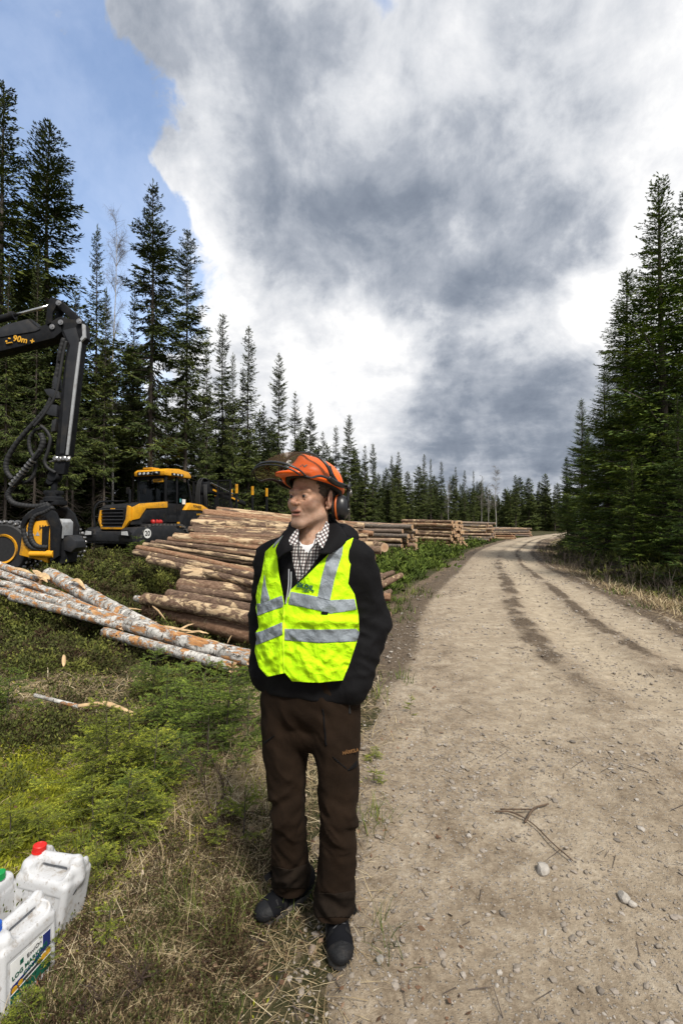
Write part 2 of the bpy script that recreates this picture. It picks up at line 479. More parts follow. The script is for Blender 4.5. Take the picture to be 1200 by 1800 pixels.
# ------------------------------------------------------------------ materials
MATS = {}
def new_mat(name):
    m = bpy.data.materials.new(name); m.use_nodes = True; t = NT(m.node_tree)
    b = t.n['Principled BSDF']; return m, t, b
def simple(name, c, rough=0.6, metal=0.0, var=0.12, scale=8.0, bump=0.0, bscale=60.0, spec=0.5, dirt=None, dirt_amt=0.5, coat=0.0):
    if name in MATS: return MATS[name]
    m, t, b = new_mat(name); co = t.add('ShaderNodeTexCoord').outputs['Object']
    n = t.noise(co, scale, 5, 0.6)
    a = tuple(x * (1 - var) for x in c[:3]); z = tuple(min(1, x * (1 + var)) for x in c[:3])
    colr = t.ramp(n, [(0.3, a), (0.7, z)])
    if dirt:
        dn = t.noise(co, scale * 0.7, 7, 0.68, 0.4)
        colr = t.mix(t.math('MULTIPLY', t.smooth(dn, 0.48, 0.72), dirt_amt), colr, dirt)
    t.link(colr, b.inputs['Base Color'])
    t.put(b.inputs['Roughness'], t.maprange(t.noise(co, scale * 2.3, 4), 0.3, 0.7, max(0, rough - .08), min(1, rough + .08)))
    b.inputs['Metallic'].default_value = metal; b.inputs['Specular IOR Level'].default_value = spec
    if coat: b.inputs['Coat Weight'].default_value = coat; b.inputs['Coat Roughness'].default_value = 0.15
    if bump: t.link(t.bump(t.noise(co, bscale, 5, 0.6), bump, 0.01), b.inputs['Normal'])
    MATS[name] = m; return m

# ------------------------------------------------------------------ terrain
CL = spline([(1.0, -12), (1.55, -5), (1.85, 0), (2.1, 1.6), (2.4, 3.4), (3.0, 7.15), (5.05, 14), (7.0, 20), (10.5, 29), (19.2, 47), (27.5, 60), (47, 90), (75, 130)], 40)
_seg = np.diff(CL, axis=0); _len = np.linalg.norm(_seg, axis=1); CS = np.concatenate([[0], np.cumsum(_len)])
_tan = np.gradient(CL, axis=0); _tan /= np.linalg.norm(_tan, axis=1, keepdims=True)
def wsc(y): return 1 + .30 * sstep(y, 8, 19)      # the road narrows past the near stretch
def road_t(x, y):
    """signed distance right of the road's centre line"""
    x = np.asarray(x, float); y = np.asarray(y, float); sh = x.shape; q = np.stack([x.ravel(), y.ravel()], 1); out = np.empty(len(q))
    for c in np.array_split(np.arange(len(q)), max(1, len(q) // 20000)):
        d = q[c][:, None, :] - CL[None]; d2 = (d ** 2).sum(2); k = d2.argmin(1); dd = d[np.arange(len(c)), k]
        t = _tan[k]; sd = dd[:, 0] * t[:, 1] - dd[:, 1] * t[:, 0]
        out[c] = np.sign(sd) * np.sqrt(d2[np.arange(len(c)), k]) * wsc(CL[k, 1])
    return out.reshape(sh)
HW = 2.15
def H(x, y, t=None):
    x = np.asarray(x, float); y = np.asarray(y, float)
    if t is None: t = road_t(x, y)
    a = np.abs(t) - HW; left = t < 0
    h = 0.02 * np.cos(np.clip(t, -HW, HW) / HW * pi / 2)
    h = h - 0.10 * sstep(a, 0.4, 2.0) * left - 0.12 * sstep(a, 0.3, 1.6) * (~left)
    hum = fbm2(x * 0.55, y * 0.55, 3, 4) * 0.17 + fbm2(x * 1.9, y * 1.9, 9, 3) * 0.06
    h = h + hum * sstep(a, 0.3, 3.0) + fbm2(x * 5, y * 5, 21, 3) * 0.022 * sstep(a, -0.25, 0.5)
    h = h + 0.42 * np.exp(-(((x + 5.6) / 2.6) ** 2 + ((y - 10.8) / 2.4) ** 2)) * left
    h = h + 0.30 * sstep(y, 9, 17) * sstep(-x, 2.5, 6.0)
    h = h + 0.35 * sstep(a, 1.5, 5.0) * (~left)
    far = np.hypot(x, y); h = h + fbm2(x * 0.05, y * 0.05, 5, 3) * 0.8 * sstep(far, 45, 120) * sstep(a, 2, 10)
    return h
def Hs(x, y): return float(H(np.array([x]), np.array([y]))[0])
def Pg(px, py, Ymin=1.0, Ymax=120):
    """the ground point seen at a pixel of the photograph"""
    d = ray_dir(px, py); lo, hi = Ymin, Ymax
    for k in range(40):
        Y = Ymin * (Ymax / Ymin) ** (k / 39.0); q = np.array([0, 0, CAM_Z]) + d * (Y / d[1])
        if q[2] < Hs(q[0], q[1]): hi = Y; break
        lo = Y
    for _ in range(12):
        Y = (lo + hi) / 2; q = np.array([0, 0, CAM_Z]) + d * (Y / d[1])
        if q[2] < Hs(q[0], q[1]): hi = Y
        else: lo = Y
    q[2] = Hs(q[0], q[1]); return q

def ground_mat():
    m, t, b = new_mat('forest_floor')
    co = t.add('ShaderNodeTexCoord').outputs['Object']
    at = t.add('ShaderNodeAttribute', attribute_name='zone'); sp = t.add('ShaderNodeSeparateColor'); t.link(at.outputs['Color'], sp.inputs[0])
    dirt, moss, straw = sp.outputs[0], sp.outputs[1], sp.outputs[2]
    n1 = t.noise(co, 3.0, 8, 0.65); n2 = t.noise(co, 14.0, 8, 0.7); n3 = t.noise(co, 60.0, 5, 0.65)
    base = t.ramp(n2, [(0.25, (.018, .018, .009)), (0.45, (.045, .045, .018)), (0.6, (.075, .062, .030)), (0.8, (.13, .10, .055))])
    mossc = t.ramp(n2, [(0.25, (.05, .058, .008)), (0.5, (.15, .165, .016)), (0.75, (.27, .265, .035))])
    strawc = t.ramp(n3, [(0.25, (.09, .066, .038)), (0.5, (.225, .175, .10)), (0.75, (.38, .31, .19))])
    soil = t.ramp(n2, [(0.25, (.055, .038, .024)), (0.5, (.15, .11, .075)), (0.75, (.27, .21, .15))])
    c = t.mix(t.smooth(t.math('ADD', moss, t.math('MULTIPLY', t.math('SUBTRACT', n1, .5), .9)), .35, .65), base, mossc)
    c = t.mix(t.smooth(t.math('ADD', straw, t.math('MULTIPLY', t.math('SUBTRACT', n2, .5), 1.2)), .35, .7), c, strawc)
    c = t.mix(t.smooth(t.math('ADD', dirt, t.math('MULTIPLY', t.math('SUBTRACT', n2, .5), 1.3)), .35, .7), c, soil)
    t.link(c, b.inputs['Base Color']); b.inputs['Roughness'].default_value = 0.95; b.inputs['Specular IOR Level'].default_value = 0.15
    hh = t.math('ADD', t.math('MULTIPLY', n2, 1.0), t.math('MULTIPLY', n3, 0.5))
    t.link(t.bump(hh, 0.9, 0.035), b.inputs['Normal'])
    return m
def axis_pts(lo, hi, n, k):
    a = np.arcsinh(lo / k); b = np.arcsinh(hi / k); return k * np.sinh(np.linspace(a, b, n))
def build_ground():
    xs = axis_pts(-700, 700, 560, 1.2); ys = axis_pts(-60, 1500, 520, 2.0)
    X, Y = np.meshgrid(xs, ys, indexing='ij'); x = X.ravel(); y = Y.ravel()
    t = road_t(x, y); h = H(x, y, t); a = np.abs(t) - HW
    h = h - 0.09 * (1 - sstep(a, -0.30, -0.05))
    nx, ny = len(xs), len(ys); i = np.arange(nx * ny).reshape(nx, ny)
    F = np.stack([i[:-1, :-1], i[1:, :-1], i[1:, 1:], i[:-1, 1:]], -1).reshape(-1, 4)
    left = t < 0
    dirt = (1 - sstep(a, 0.1, 0.8)) * 0.9 * (0.4 + 0.6 * sstep(y, 3.5, 5.5) + 0.25 * (~left)) + 0.0
    dirt = np.where(~left, (1 - sstep(a, 0.4, 1.6)), dirt)
    px = proj(np.stack([x, np.maximum(y, .3), h], 1))
    moss = np.exp(-(((x + 1.9) / 1.1) ** 2 + ((y - 2.6) / 0.75) ** 2)) * 1.0 + np.exp(-(((x + 3.4) / 1.2) ** 2 + ((y - 3.2) / 1.0) ** 2)) * .8
    straw = left * np.exp(-((a - 0.9) / 0.8) ** 2) * (1 - sstep(y, 4.0, 7.0)) * 0.85 + left * 0.7 * np.exp(-(((x + 3.2) / 1.0) ** 2 + ((y - 4.6) / 0.9) ** 2))
    straw = straw + (~left) * np.exp(-((a - 1.2) / 1.0) ** 2) * 0.75
    obj_np('ground', np.stack([x, y, h], 1), F, ground_mat(), attrs={'zone': np.stack([dirt, moss, straw], 1)})['kind'] = 'structure'
build_ground()

def road_mat():
    m, t, b = new_mat('gravel_road')
    co = t.add('ShaderNodeTexCoord').outputs['Object']; uv = t.add('ShaderNodeTexCoord').outputs['UV']
    at = t.add('ShaderNodeAttribute', attribute_name='band'); sp = t.add('ShaderNodeSeparateColor'); t.link(at.outputs['Color'], sp.inputs[0])
    clod, track, moist = sp.outputs[0], sp.outputs[1], sp.outputs[2]
    n0 = t.noise(co, 1.3, 7, 0.65); n1 = t.noise(co, 6.0, 8, 0.7); n2 = t.noise(co, 38.0, 7, 0.72); n3 = t.noise(co, 190.0, 4, 0.7)
    v = t.vor(co, 85.0, out='Color'); vs = t.add('ShaderNodeSeparateColor'); t.link(v, vs.inputs[0])
    vd = t.vor(co, 85.0)
    mixn = t.math('ADD', t.math('MULTIPLY', n1, .45), t.math('ADD', t.math('MULTIPLY', n2, .4), t.math('MULTIPLY', n0, .3)))
    c = t.ramp(mixn, [(0.40, (.098, .070, .045)), (0.50, (.215, .166, .114)), (0.60, (.335, .270, .194)), (0.74, (.52, .45, .35))])
    peb = t.ramp(vs.outputs[0], [(0.0, (.20, .19, .18)), (0.5, (.33, .30, .27)), (1.0, (.48, .45, .41))])
    pm = t.math('MULTIPLY', t.smooth(vs.outputs[1], .70, .78), t.math('SUBTRACT', 1.0, t.smooth(vd, .30, .45)))
    c = t.mix(t.math('MULTIPLY', pm, .8), c, peb)
    tr = t.ramp(n1, [(0.3, (.335, .27, .19)), (0.7, (.50, .42, .31))])
    c = t.mix(t.math('MULTIPLY', track, .85), c, tr)
    cl = t.ramp(n2, [(0.3, (.060, .044, .030)), (0.7, (.17, .13, .092))])
    c = t.mix(t.smooth(t.math('ADD', clod, t.math('MULTIPLY', t.math('SUBTRACT', n1, .5), 1.1)), .38, .75), c, cl)
    c = t.mix(t.math('MULTIPLY', t.smooth(t.math('ADD', moist, t.math('MULTIPLY', t.math('SUBTRACT', n0, .5), 1.4)), .5, .95), .55), c, (.10, .075, .052))
    t.link(c, b.inputs['Base Color']); b.inputs['Roughness'].default_value = 0.92; b.inputs['Specular IOR Level'].default_value = 0.2
    su = t.add('ShaderNodeSeparateXYZ'); t.link(uv, su.inputs[0])
    # tyre lugs pressed into the tracks: slanted bars
    ph = t.math('ADD', t.math('MULTIPLY', su.outputs[0], 2 * pi / 0.16), t.math('MULTIPLY', t.math('ABSOLUTE', t.math('SUBTRACT', su.outputs[1], 0.45)), 16.0))
    lug = t.math('MULTIPLY', t.math('SINE', t.math('ADD', ph, t.math('MULTIPLY', n1, 2.0))), t.math('MULTIPLY', track, t.math('MULTIPLY', n0, .3)))
    hgt = t.math('ADD', t.math('MULTIPLY', n2, .55), t.math('ADD', t.math('MULTIPLY', n3, .25), t.math('MULTIPLY', pm, .35)))
    hgt = t.math('ADD', t.math('ADD', hgt, t.math('MULTIPLY', n1, .5)), lug)
    t.link(t.bump(hgt, 0.85, 0.03), b.inputs['Normal'])
    return m
ROAD = {}
def build_road():
    tt = np.linspace(-2.75, 2.75, 170)
    s0 = CS[np.argmin(np.abs(CL[:, 1] + 6))]; s_end = CS[np.argmin(np.abs(CL[:, 1] - 120))]
    s = [s0]; 
    while s[-1] < s_end: 
        yy = s[-1] - CS[np.argmin(np.abs(CL[:, 1]))]
        s.append(s[-1] + (0.03 if -1 < yy < 9 else 0.03 + 0.02 * max(0, yy - 9) if yy > 0 else 0.3))
    s = np.array(s); c = np.stack([np.interp(s, CS, CL[:, k]) for k in (0, 1)], 1); tg = np.stack([np.interp(s, CS, _tan[:, k]) for k in (0, 1)], 1)
    tg /= np.linalg.norm(tg, axis=1, keepdims=True)
    ws = wsc(c[:, 1:2]); X = c[:, 0:1] + tg[:, 1:2] * tt / ws; Y = c[:, 1:2] - tg[:, 0:1] * tt / ws; T = np.broadcast_to(tt, X.shape); S = np.broadcast_to(s[:, None], X.shape)
    x, y, t, ss = X.ravel(), Y.ravel(), T.ravel(), S.ravel()
    z = 0.02 * np.cos(np.clip(t, -HW, HW) / HW * pi / 2) + 0.012
    g = lambda c, w: np.exp(-((t - c) / w) ** 2)
    wob = fbm2(ss * 0.35, t * 0 + 3, 31, 2) * 0.10; tw = t + wob
    gw = lambda c, w: np.exp(-((tw - c) / w) ** 2)
    far = sstep(y, 2.6, 5.0)
    track = np.clip(np.exp(-((tw - 0.42) / 0.34) ** 4) * 1.0 * (.25 + .75 * far) + .8 * np.exp(-((tw - 1.45) / 0.28) ** 4) * far + .6 * np.exp(-((tw + 0.75) / 0.5) ** 4) * (.3 + .5 * far), 0, 1)
    clod = np.clip(gw(-0.14, 0.25) * (.2 + .65 * sstep(y, 3.4, 5.8)) * (.55 + .9 * (fbm2(x * 2.2, y * 2.2, 47, 3) + .35)) * (1 - .5 * sstep(y, 14, 26)) + .85 * gw(0.98, 0.16) * far * (.6 + .8 * (fbm2(x * 2.2, y * 2.2, 49, 3) + .3)) + .8 * gw(2.05, 0.3) + .9 * np.exp(-((t + 2.05) / 0.42) ** 2) * sstep(y, 4.0, 6.0) + .55 * np.exp(-((t + 2.2) / 0.32) ** 2), 0, 1)
    cn = fbm2(x * 7, y * 7, 41, 4); cn2 = fbm2(x * 19, y * 19, 44, 3)
    z = z - 0.040 * track * far + clod * (0.018 + 0.034 * cn + 0.026 * cn2) + fbm2(x * 1.1, y * 1.1, 45, 4) * 0.026 + cn2 * 0.006 + fbm2(x * 4, y * 4, 46, 3) * 0.011
    lug = np.sin(ss * 2 * pi / 0.16 + np.abs(t - 0.45) * 16) * np.exp(-((tw - 0.42) / 0.34) ** 4) * far * 0.006
    z = z + lug
    edge = np.abs(t) + fbm2(x * 1.6, y * 1.6, 51, 4) * 0.30 + fbm2(x * 7, y * 7, 52, 3) * 0.10 - HW
    z = z - 0.20 * sstep(edge, -0.02, 0.55)
    ns, nt = X.shape; i = np.arange(ns * nt).reshape(ns, nt)
    F = np.stack([i[:-1, :-1], i[:-1, 1:], i[1:, 1:], i[1:, :-1]], -1).reshape(-1, 4)
    ROAD.update(s=s, tt=tt, Z=z.reshape(ns, nt), X=X, Y=Y)
    moist = np.clip(.5 * g(-2.0, .6) + .35 * g(2.0, .5), 0, 1)
    obj_np('road', np.stack([x, y, z], 1), F[:, ::-1], road_mat(), attrs={'band': np.stack([clod, track, moist], 1)}, uv=np.stack([ss, t], 1))['kind'] = 'structure'
build_road()

def gz(x, y):
    """height of whatever is on top: road or forest floor"""
    x = np.atleast_1d(np.asarray(x, float)); y = np.atleast_1d(np.asarray(y, float)); t = road_t(x, y); h = H(x, y, t) - 0.09 * (1 - sstep(np.abs(t) - HW, -0.30, -0.05))
    near = np.abs(t) < 2.7
    if near.any():
        xs, ys, ts = x[near], y[near], t[near]
        k = np.empty(len(xs), int)
        for c in np.array_split(np.arange(len(xs)), max(1, len(xs) // 20000)):
            k[c] = ((xs[c][:, None] - CL[None, :, 0]) ** 2 + (ys[c][:, None] - CL[None, :, 1]) ** 2).argmin(1)
        tg = _tan[k]; ss = CS[k] + (xs - CL[k, 0]) * tg[:, 0] + (ys - CL[k, 1]) * tg[:, 1]
        i = np.clip(np.searchsorted(ROAD['s'], ss), 0, len(ROAD['s']) - 1); j = np.clip(np.round((ts - ROAD['tt'][0]) / (ROAD['tt'][1] - ROAD['tt'][0])).astype(int), 0, len(ROAD['tt']) - 1)
        h[near] = np.maximum(h[near], ROAD['Z'][i, j])
    return h
def gz1(x, y): return float(gz(x, y)[0])

# ------------------------------------------------------------------ trees
def foliage_mat(name, dark, mid, light):
    m, t, b = new_mat(name)
    at = t.add('ShaderNodeAttribute', attribute_name='tint'); oi = t.add('ShaderNodeObjectInfo')
    f = t.math('ADD', at.outputs['Fac'], t.math('MULTIPLY', t.math('SUBTRACT', oi.outputs['Random'], 0.5), 0.25))
    t.link(t.ramp(f, [(0.0, dark), (0.5, mid), (1.0, light)]), b.inputs['Base Color'])
    b.inputs['Roughness'].default_value = 0.7; b.inputs['Specular IOR Level'].default_value = 0.25
    return m
def bark_mat(name, a, b_, c, sc=(9, 9, 2.2)):
    m, t, b = new_mat(name); co = t.add('ShaderNodeTexCoord').outputs['Object']
    n = t.noise(t.scalevec(co, sc), 1.6, 7, 0.68, 0.3)
    t.link(t.ramp(n, [(0.3, a), (0.5, b_), (0.72, c)]), b.inputs['Base Color']); b.inputs['Roughness'].default_value = 0.95
    b.inputs['Specular IOR Level'].default_value = 0.1
    t.link(t.bump(n, 0.8, 0.03), b.inputs['Normal']); return m
M_NEEDLE = foliage_mat('spruce_needles', (.022, .033, .009), (.060, .082, .018), (.135, .155, .032))
M_NEEDLE_R = foliage_mat('lush_spruce_needles', (.026, .050, .010), (.072, .118, .017), (.19, .24, .032))
M_BARK = bark_mat('spruce_bark', (.035, .028, .022), (.085, .070, .058), (.17, .15, .13))
M_BIRCHBARK_T = bark_mat('birch_trunk_bark', (.10, .09, .08), (.42, .40, .37), (.60, .58, .55), (3, 3, 7))
M_TWIG = simple('twig_bark', (.075, .058, .048), 0.9, var=.3)

def kites(B, D, L, Wd, rg, tilt=0.5, fold=0.0):
    """leaf-sized rhombs from base points B along unit directions D"""
    n = len(B); up = np.array([0, 0, 1.0]) + rg.normal(0, tilt, (n, 3))
    S = np.cross(D, up); S /= np.maximum(np.linalg.norm(S, axis=1, keepdims=True), 1e-6)
    N = np.cross(S, D)
    m = B + D * (L * 0.45)[:, None]; w = (Wd * 0.5)[:, None]
    V = np.stack([B, m + S * w - N * (w * fold), B + D * L[:, None], m - S * w - N * (w * fold)], 1).reshape(-1, 3)
    F = np.arange(4 * n).reshape(n, 4); return V, F
def sticks(A, B, ra, rb, k=3):
    """thin prisms from A to B"""
    n = len(A); D = B - A; D = D / np.maximum(np.linalg.norm(D, axis=1, keepdims=True), 1e-9)
    U = np.cross(D, np.where(np.abs(D[:, 2:3]) > .9, [[1.0, 0, 0]], [[0, 0, 1.0]])); U /= np.linalg.norm(U, axis=1, keepdims=True); Wv = np.cross(D, U)
    V = []
    for j in range(k):
        a = 2 * pi * j / k; o = cos(a) * U + sin(a) * Wv
        V += [A + o * np.reshape(ra, (-1, 1)), B + o * np.reshape(rb, (-1, 1))]
    V = np.stack(V, 1).reshape(-1, 3); base = (np.arange(n) * 2 * k)[:, None]
    F = np.concatenate([base + np.array([[2 * j, 2 * ((j + 1) % k), 2 * ((j + 1) % k) + 1, 2 * j + 1]]) for j in range(k)])
    return V, F
def join(parts):
    V = []; F = []; o = 0
    for v, f in parts:
        V.append(v); F.append(np.asarray(f) + o); o += len(v)
    return np.concatenate(V), F
def spruce_data(seed, h=20.0, base=0.25, rad=2.2, step=0.33, per=5, tw=0.13, klen=0.22, kw=0.075, sub=3, droop=0.35, shape=0.8, miss=0.12, dead=120, trunk_r=0.17, hang=0.35, top_up=0.6):
    rg = np.random.default_rng(seed)
    zs = []; z = h * base
    while z < h * 0.985:
        zs += list(z + rg.normal(0, 0.07, per)); z += step * (0.6 + 0.8 * rg.random()) * (1.15 - 0.55 * z / h)
    zs = np.array(zs); zs = zs[rg.random(len(zs)) > miss]; n = len(zs)
    q = np.clip((h - zs) / (h * (1 - base)), 0.0, 1)                     # 0 top .. 1 crown base
    prof = rad * (q ** shape) * (1 - 0.22 * sstep(q, .75, 1.0)) + 0.10
    lump = 1 + 0.25 * vnoise2(zs * 0.5, zs * 0 + seed, seed)
    L = prof * lump * rg.uniform(0.62, 1.12, n)
    az = rg.uniform(0, 2 * pi, n)
    a = top_up * (1 - q) ** 2.0 + 0.10 - droop * 1.5 * sstep(q, .1, .8) + rg.normal(0, .10, n); b = droop * 0.9 * sstep(q, .15, .8) + 0.02
    dirh = np.stack([np.cos(az), np.sin(az)], 1); tinb = rg.normal(0, .12, n)
    def pt(i, s):
        r = L[i] * s * (1 - .08 * s); return np.stack([dirh[i, 0] * r, dirh[i, 1] * r, zs[i] + L[i] * (a[i] * s + b[i] * s * s)], 1)
    # branch sticks
    idx = np.arange(n); m1 = pt(idx, np.full(n, .5)); m2 = pt(idx, np.ones(n)); m0 = pt(idx, np.zeros(n))
    br = 0.008 + 0.010 * L
    wood = [sticks(m0, m1, br, br * .6), sticks(m1, m2, br * .6, br * .15)]
    # twigs, on both sides
    cnt = np.maximum(2, (L / tw).astype(int)); bi = np.repeat(idx, cnt); k = np.arange(len(bi)) - np.repeat(np.cumsum(cnt) - cnt, cnt)
    s = 0.10 + 0.90 * ((k + rg.random(len(bi))) / cnt[bi]); s = np.minimum(s, 1)
    side = np.where(k % 2 == 0, 1.0, -1.0) * rg.uniform(.8, 1.2, len(bi))
    p0 = pt(bi, s); tl = np.clip(L[bi] * (0.16 + 0.30 * (1 - s)), 0.12, 0.85) * rg.uniform(.7, 1.2, len(bi))
    ang = az[bi] + side * rg.uniform(.55, 1.05, len(bi))
    slope = a[bi] + 2 * b[bi] * s - hang * rg.uniform(.2, 1.3, len(bi)) * sstep(q[bi], .05, .4)
    D = np.stack([np.cos(ang), np.sin(ang), slope], 1); D /= np.linalg.norm(D, axis=1, keepdims=True)
    tint = np.clip(.42 + tinb[bi] + rg.normal(0, .13, len(bi)) + .22 * sstep(s, .55, 1.0), 0, 1)
    KB = []; KD = []; KL = []; KT = []
    for j in range(sub + 1):
        f = (j + 0.0) / (sub + 0.6) if j < sub else .62
        bp = p0 + D * (tl * f)[:, None]
        if j < sub:
            sg = np.where((np.arange(len(bi)) + j) % 2 == 0, 1, -1) * rg.uniform(.3, .8, len(bi))
            lat = np.stack([-D[:, 1], D[:, 0], np.zeros(len(bi))], 1)
            d = D + lat * sg[:, None] + rg.normal(0, .16, D.shape) + np.array([0, 0, -.15])
        else: d = D + rg.normal(0, .08, D.shape)
        d /= np.linalg.norm(d, axis=1, keepdims=True)
        KB.append(bp); KD.append(d); KL.append(klen * rg.uniform(.65, 1.3, len(bi)) * np.clip(tl / .35, .55, 1.25)); KT.append(tint + rg.normal(0, .06, len(bi)))
    # leader
    lead = 14; KB.append(np.tile([0, 0, h * .985], (lead, 1)) + np.array([0, 0, 1]) * rg.uniform(-.5, .3, (lead, 1))); dd = rg.normal(0, .35, (lead, 3)) + np.array([0, 0, 1.2]); KD.append(dd / np.linalg.norm(dd, axis=1, keepdims=True))
    KL.append(np.full(lead, klen * .9)); KT.append(np.full(lead, .5))
    KB = np.concatenate(KB); KD = np.concatenate(KD); KL = np.concatenate(KL); KT = np.concatenate(KT)
    V, F = kites(KB, KD, KL, kw * rg.uniform(.7, 1.3, len(KB)) * np.clip(KL / klen, .7, 1.2), rg, .55)
    crown = mesh_data('crown', V, F, smooth=False, attrs={'tint': np.repeat(np.clip(KT, 0, 1), 4)}, mats=[M_NEEDLE])
    # dead lower branches and trunk
    if dead:
        nz = rg.uniform(1.2, h * max(base, .12) * 1.35 + 1, dead); aa = rg.uniform(0, 2 * pi, dead); ll = rg.uniform(.3, 1.5, dead)
        A = np.stack([np.zeros(dead), np.zeros(dead), nz], 1); M = A + np.stack([np.cos(aa) * ll * .6, np.sin(aa) * ll * .6, -ll * rg.uniform(-.05, .3, dead)], 1)
        E = M + np.stack([np.cos(aa + rg.normal(0, .4, dead)) * ll * .4, np.sin(aa + rg.normal(0, .4, dead)) * ll * .4, -ll * rg.uniform(-.05, .4, dead)], 1)
        wood += [sticks(A, M, np.full(dead, .013), np.full(dead, .008)), sticks(M, E, np.full(dead, .008), np.full(dead, .003))]
    tz = np.linspace(-.3, h, 16); tr = trunk_r * (1 - (np.clip(tz, 0, h) / h)) ** 0.85 + 0.008; tr[0] *= 1.35; tr[1] *= 1.05
    ph = rg.uniform(0, 6); tx = .05 * np.sin(tz * .45 + ph) * sstep(tz, 0, 3); ty = .05 * np.cos(tz * .37 + ph) * sstep(tz, 0, 3)
    aa = np.linspace(0, 2 * pi, 9)[:-1]
    TV = np.stack([tx[:, None] + tr[:, None] * np.cos(aa), ty[:, None] + tr[:, None] * np.sin(aa), np.broadcast_to(tz[:, None], (16, 8))], -1).reshape(-1, 3)
    TF = np.array([[i * 8 + k, i * 8 + (k + 1) % 8, (i + 1) * 8 + (k + 1) % 8, (i + 1) * 8 + k] for i in range(15) for k in range(8)])
    WV, WF = join([(TV, TF)] + wood)
    trunk = mesh_data('trunk', WV, WF, smooth=True, mats=[M_BARK])
    return trunk, crown, h
def birch_data(seed, h=18.0, lean=0.3, fine=900, white=True):
    rg = np.random.default_rng(seed); tz = np.linspace(-.2, h, 18); tr = .11 * (1 - np.clip(tz, 0, h) / h) ** .8 + .006
    tx = lean * (tz / h) ** 2 + .08 * np.sin(tz * .6 + seed); ty = .08 * np.cos(tz * .5 + seed)
    aa = np.linspace(0, 2 * pi, 8)[:-1]
    TV = np.stack([tx[:, None] + tr[:, None] * np.cos(aa), ty[:, None] + tr[:, None] * np.sin(aa), np.broadcast_to(tz[:, None], (18, 7))], -1).reshape(-1, 3)
    TF = np.array([[i * 7 + k, i * 7 + (k + 1) % 7, (i + 1) * 7 + (k + 1) % 7, (i + 1) * 7 + k] for i in range(17) for k in range(7)])
    trunk = mesh_data('trunk', TV, TF, mats=[M_BIRCHBARK_T if white else M_BARK])
    nb = 42; z = rg.uniform(.35 * h, .97 * h, nb); az = rg.uniform(0, 2 * pi, nb); L = (1.0 - .55 * (z / h)) * rg.uniform(1.6, 3.2, nb)
    A = np.stack([np.interp(z, tz, tx), np.interp(z, tz, ty), z], 1); d = np.stack([np.cos(az) * .6, np.sin(az) * .6, np.full(nb, .85)], 1)
    M = A + d * (L * .5)[:, None]; d2 = d * [1.2, 1.2, .55]; E = M + d2 * (L * .5)[:, None]
    parts = [sticks(A, M, .012 + .006 * L, .01 + 0 * L), sticks(M, E, .010 + 0 * L, .004 + 0 * L)]
    bi = rg.integers(0, nb, fine); s = rg.uniform(.15, 1, fine); q = np.where(s[:, None] < .5, A[bi] + (M - A)[bi] * (s * 2)[:, None], M[bi] + (E - M)[bi] * (s * 2 - 1)[:, None])
    dd = rg.normal(0, 1, (fine, 3)) * [.6, .6, .35] + d[bi] * .6 + [0, 0, -.1]; ll = rg.uniform(.3, .9, fine); e = q + dd * ll[:, None]
    parts.append(sticks(q, e, np.full(fine, .007), np.full(fine, .003)))
    b2 = rg.integers(0, fine, fine * 2); s2 = rg.uniform(.3, 1, fine * 2); q2 = q[b2] + (e - q)[b2] * s2[:, None]; e2 = q2 + rg.normal(0, .22, (fine * 2, 3)) + [0, 0, -.12]
    parts.append(sticks(q2, e2, np.full(fine * 2, .005), np.full(fine * 2, .002)))
    V, F = join(parts)
    return trunk, mesh_data('crown', V, F, smooth=False, mats=[simple('bare_twigs', (.17, .15, .125), .9, var=.25)]), h
def place_tree(data, name, x, y, h, wid=1.0, rz=0.0, label=None, cat='tree', group=None, tilt=0.0, needle=None):
    trunk, crown, h0 = data
    r = empty(name, (x, y, Hs(x, y) - 0.05), rz); k = h / h0; r.scale = (k * wid, k * wid, k); r.rotation_euler = (tilt, 0, rz)
    link('trunk', trunk, r); c = link('crown', crown, r)
    if needle: 
        c.material_slots[0].link = 'OBJECT'; c.material_slots[0].material = needle
    tag(r, label, cat, group); return r

EDGE = [spruce_data(11 + k, 20, .15 + .06 * k, 2.5 + .2 * (k % 2), .34, 6, .105, .25, .070, 4, .42, .62, .12, 160) for k in range(4)]
SLIM = [spruce_data(31 + k, 18, .10 + .1 * k, 1.75, .33, 6, .11, .25, .075, 4, .38, .66, .10, 110, .13) for k in range(3)]
FULL = [spruce_data(51 + k, 14, .012, 2.75, .21, 7, .088, .165, .046, 5, .26, .88, .05, 0, .16, .28) for k in range(3)]
FILL = [spruce_data(71 + k, 12, .02, 2.1, .32, 6, .14, .36, .125, 3, .40, .6, .05, 60, .11) for k in range(3)]
BIRCH = [birch_data(5), birch_data(8, 18, -.4)]
random.seed(3)
def tree_at(kind, name, px, py, Y, wid, label, group=None, needle=None, rz=None):
    q = P(px, py, Y); g = Hs(q[0], Y)
    return place_tree(kind, name, q[0], Y, q[2] - g, wid, random.uniform(0, 6.28) if rz is None else rz, label, 'tree', group, needle=needle)
G_EDGE = 'spruces along the forest edge left of the road'
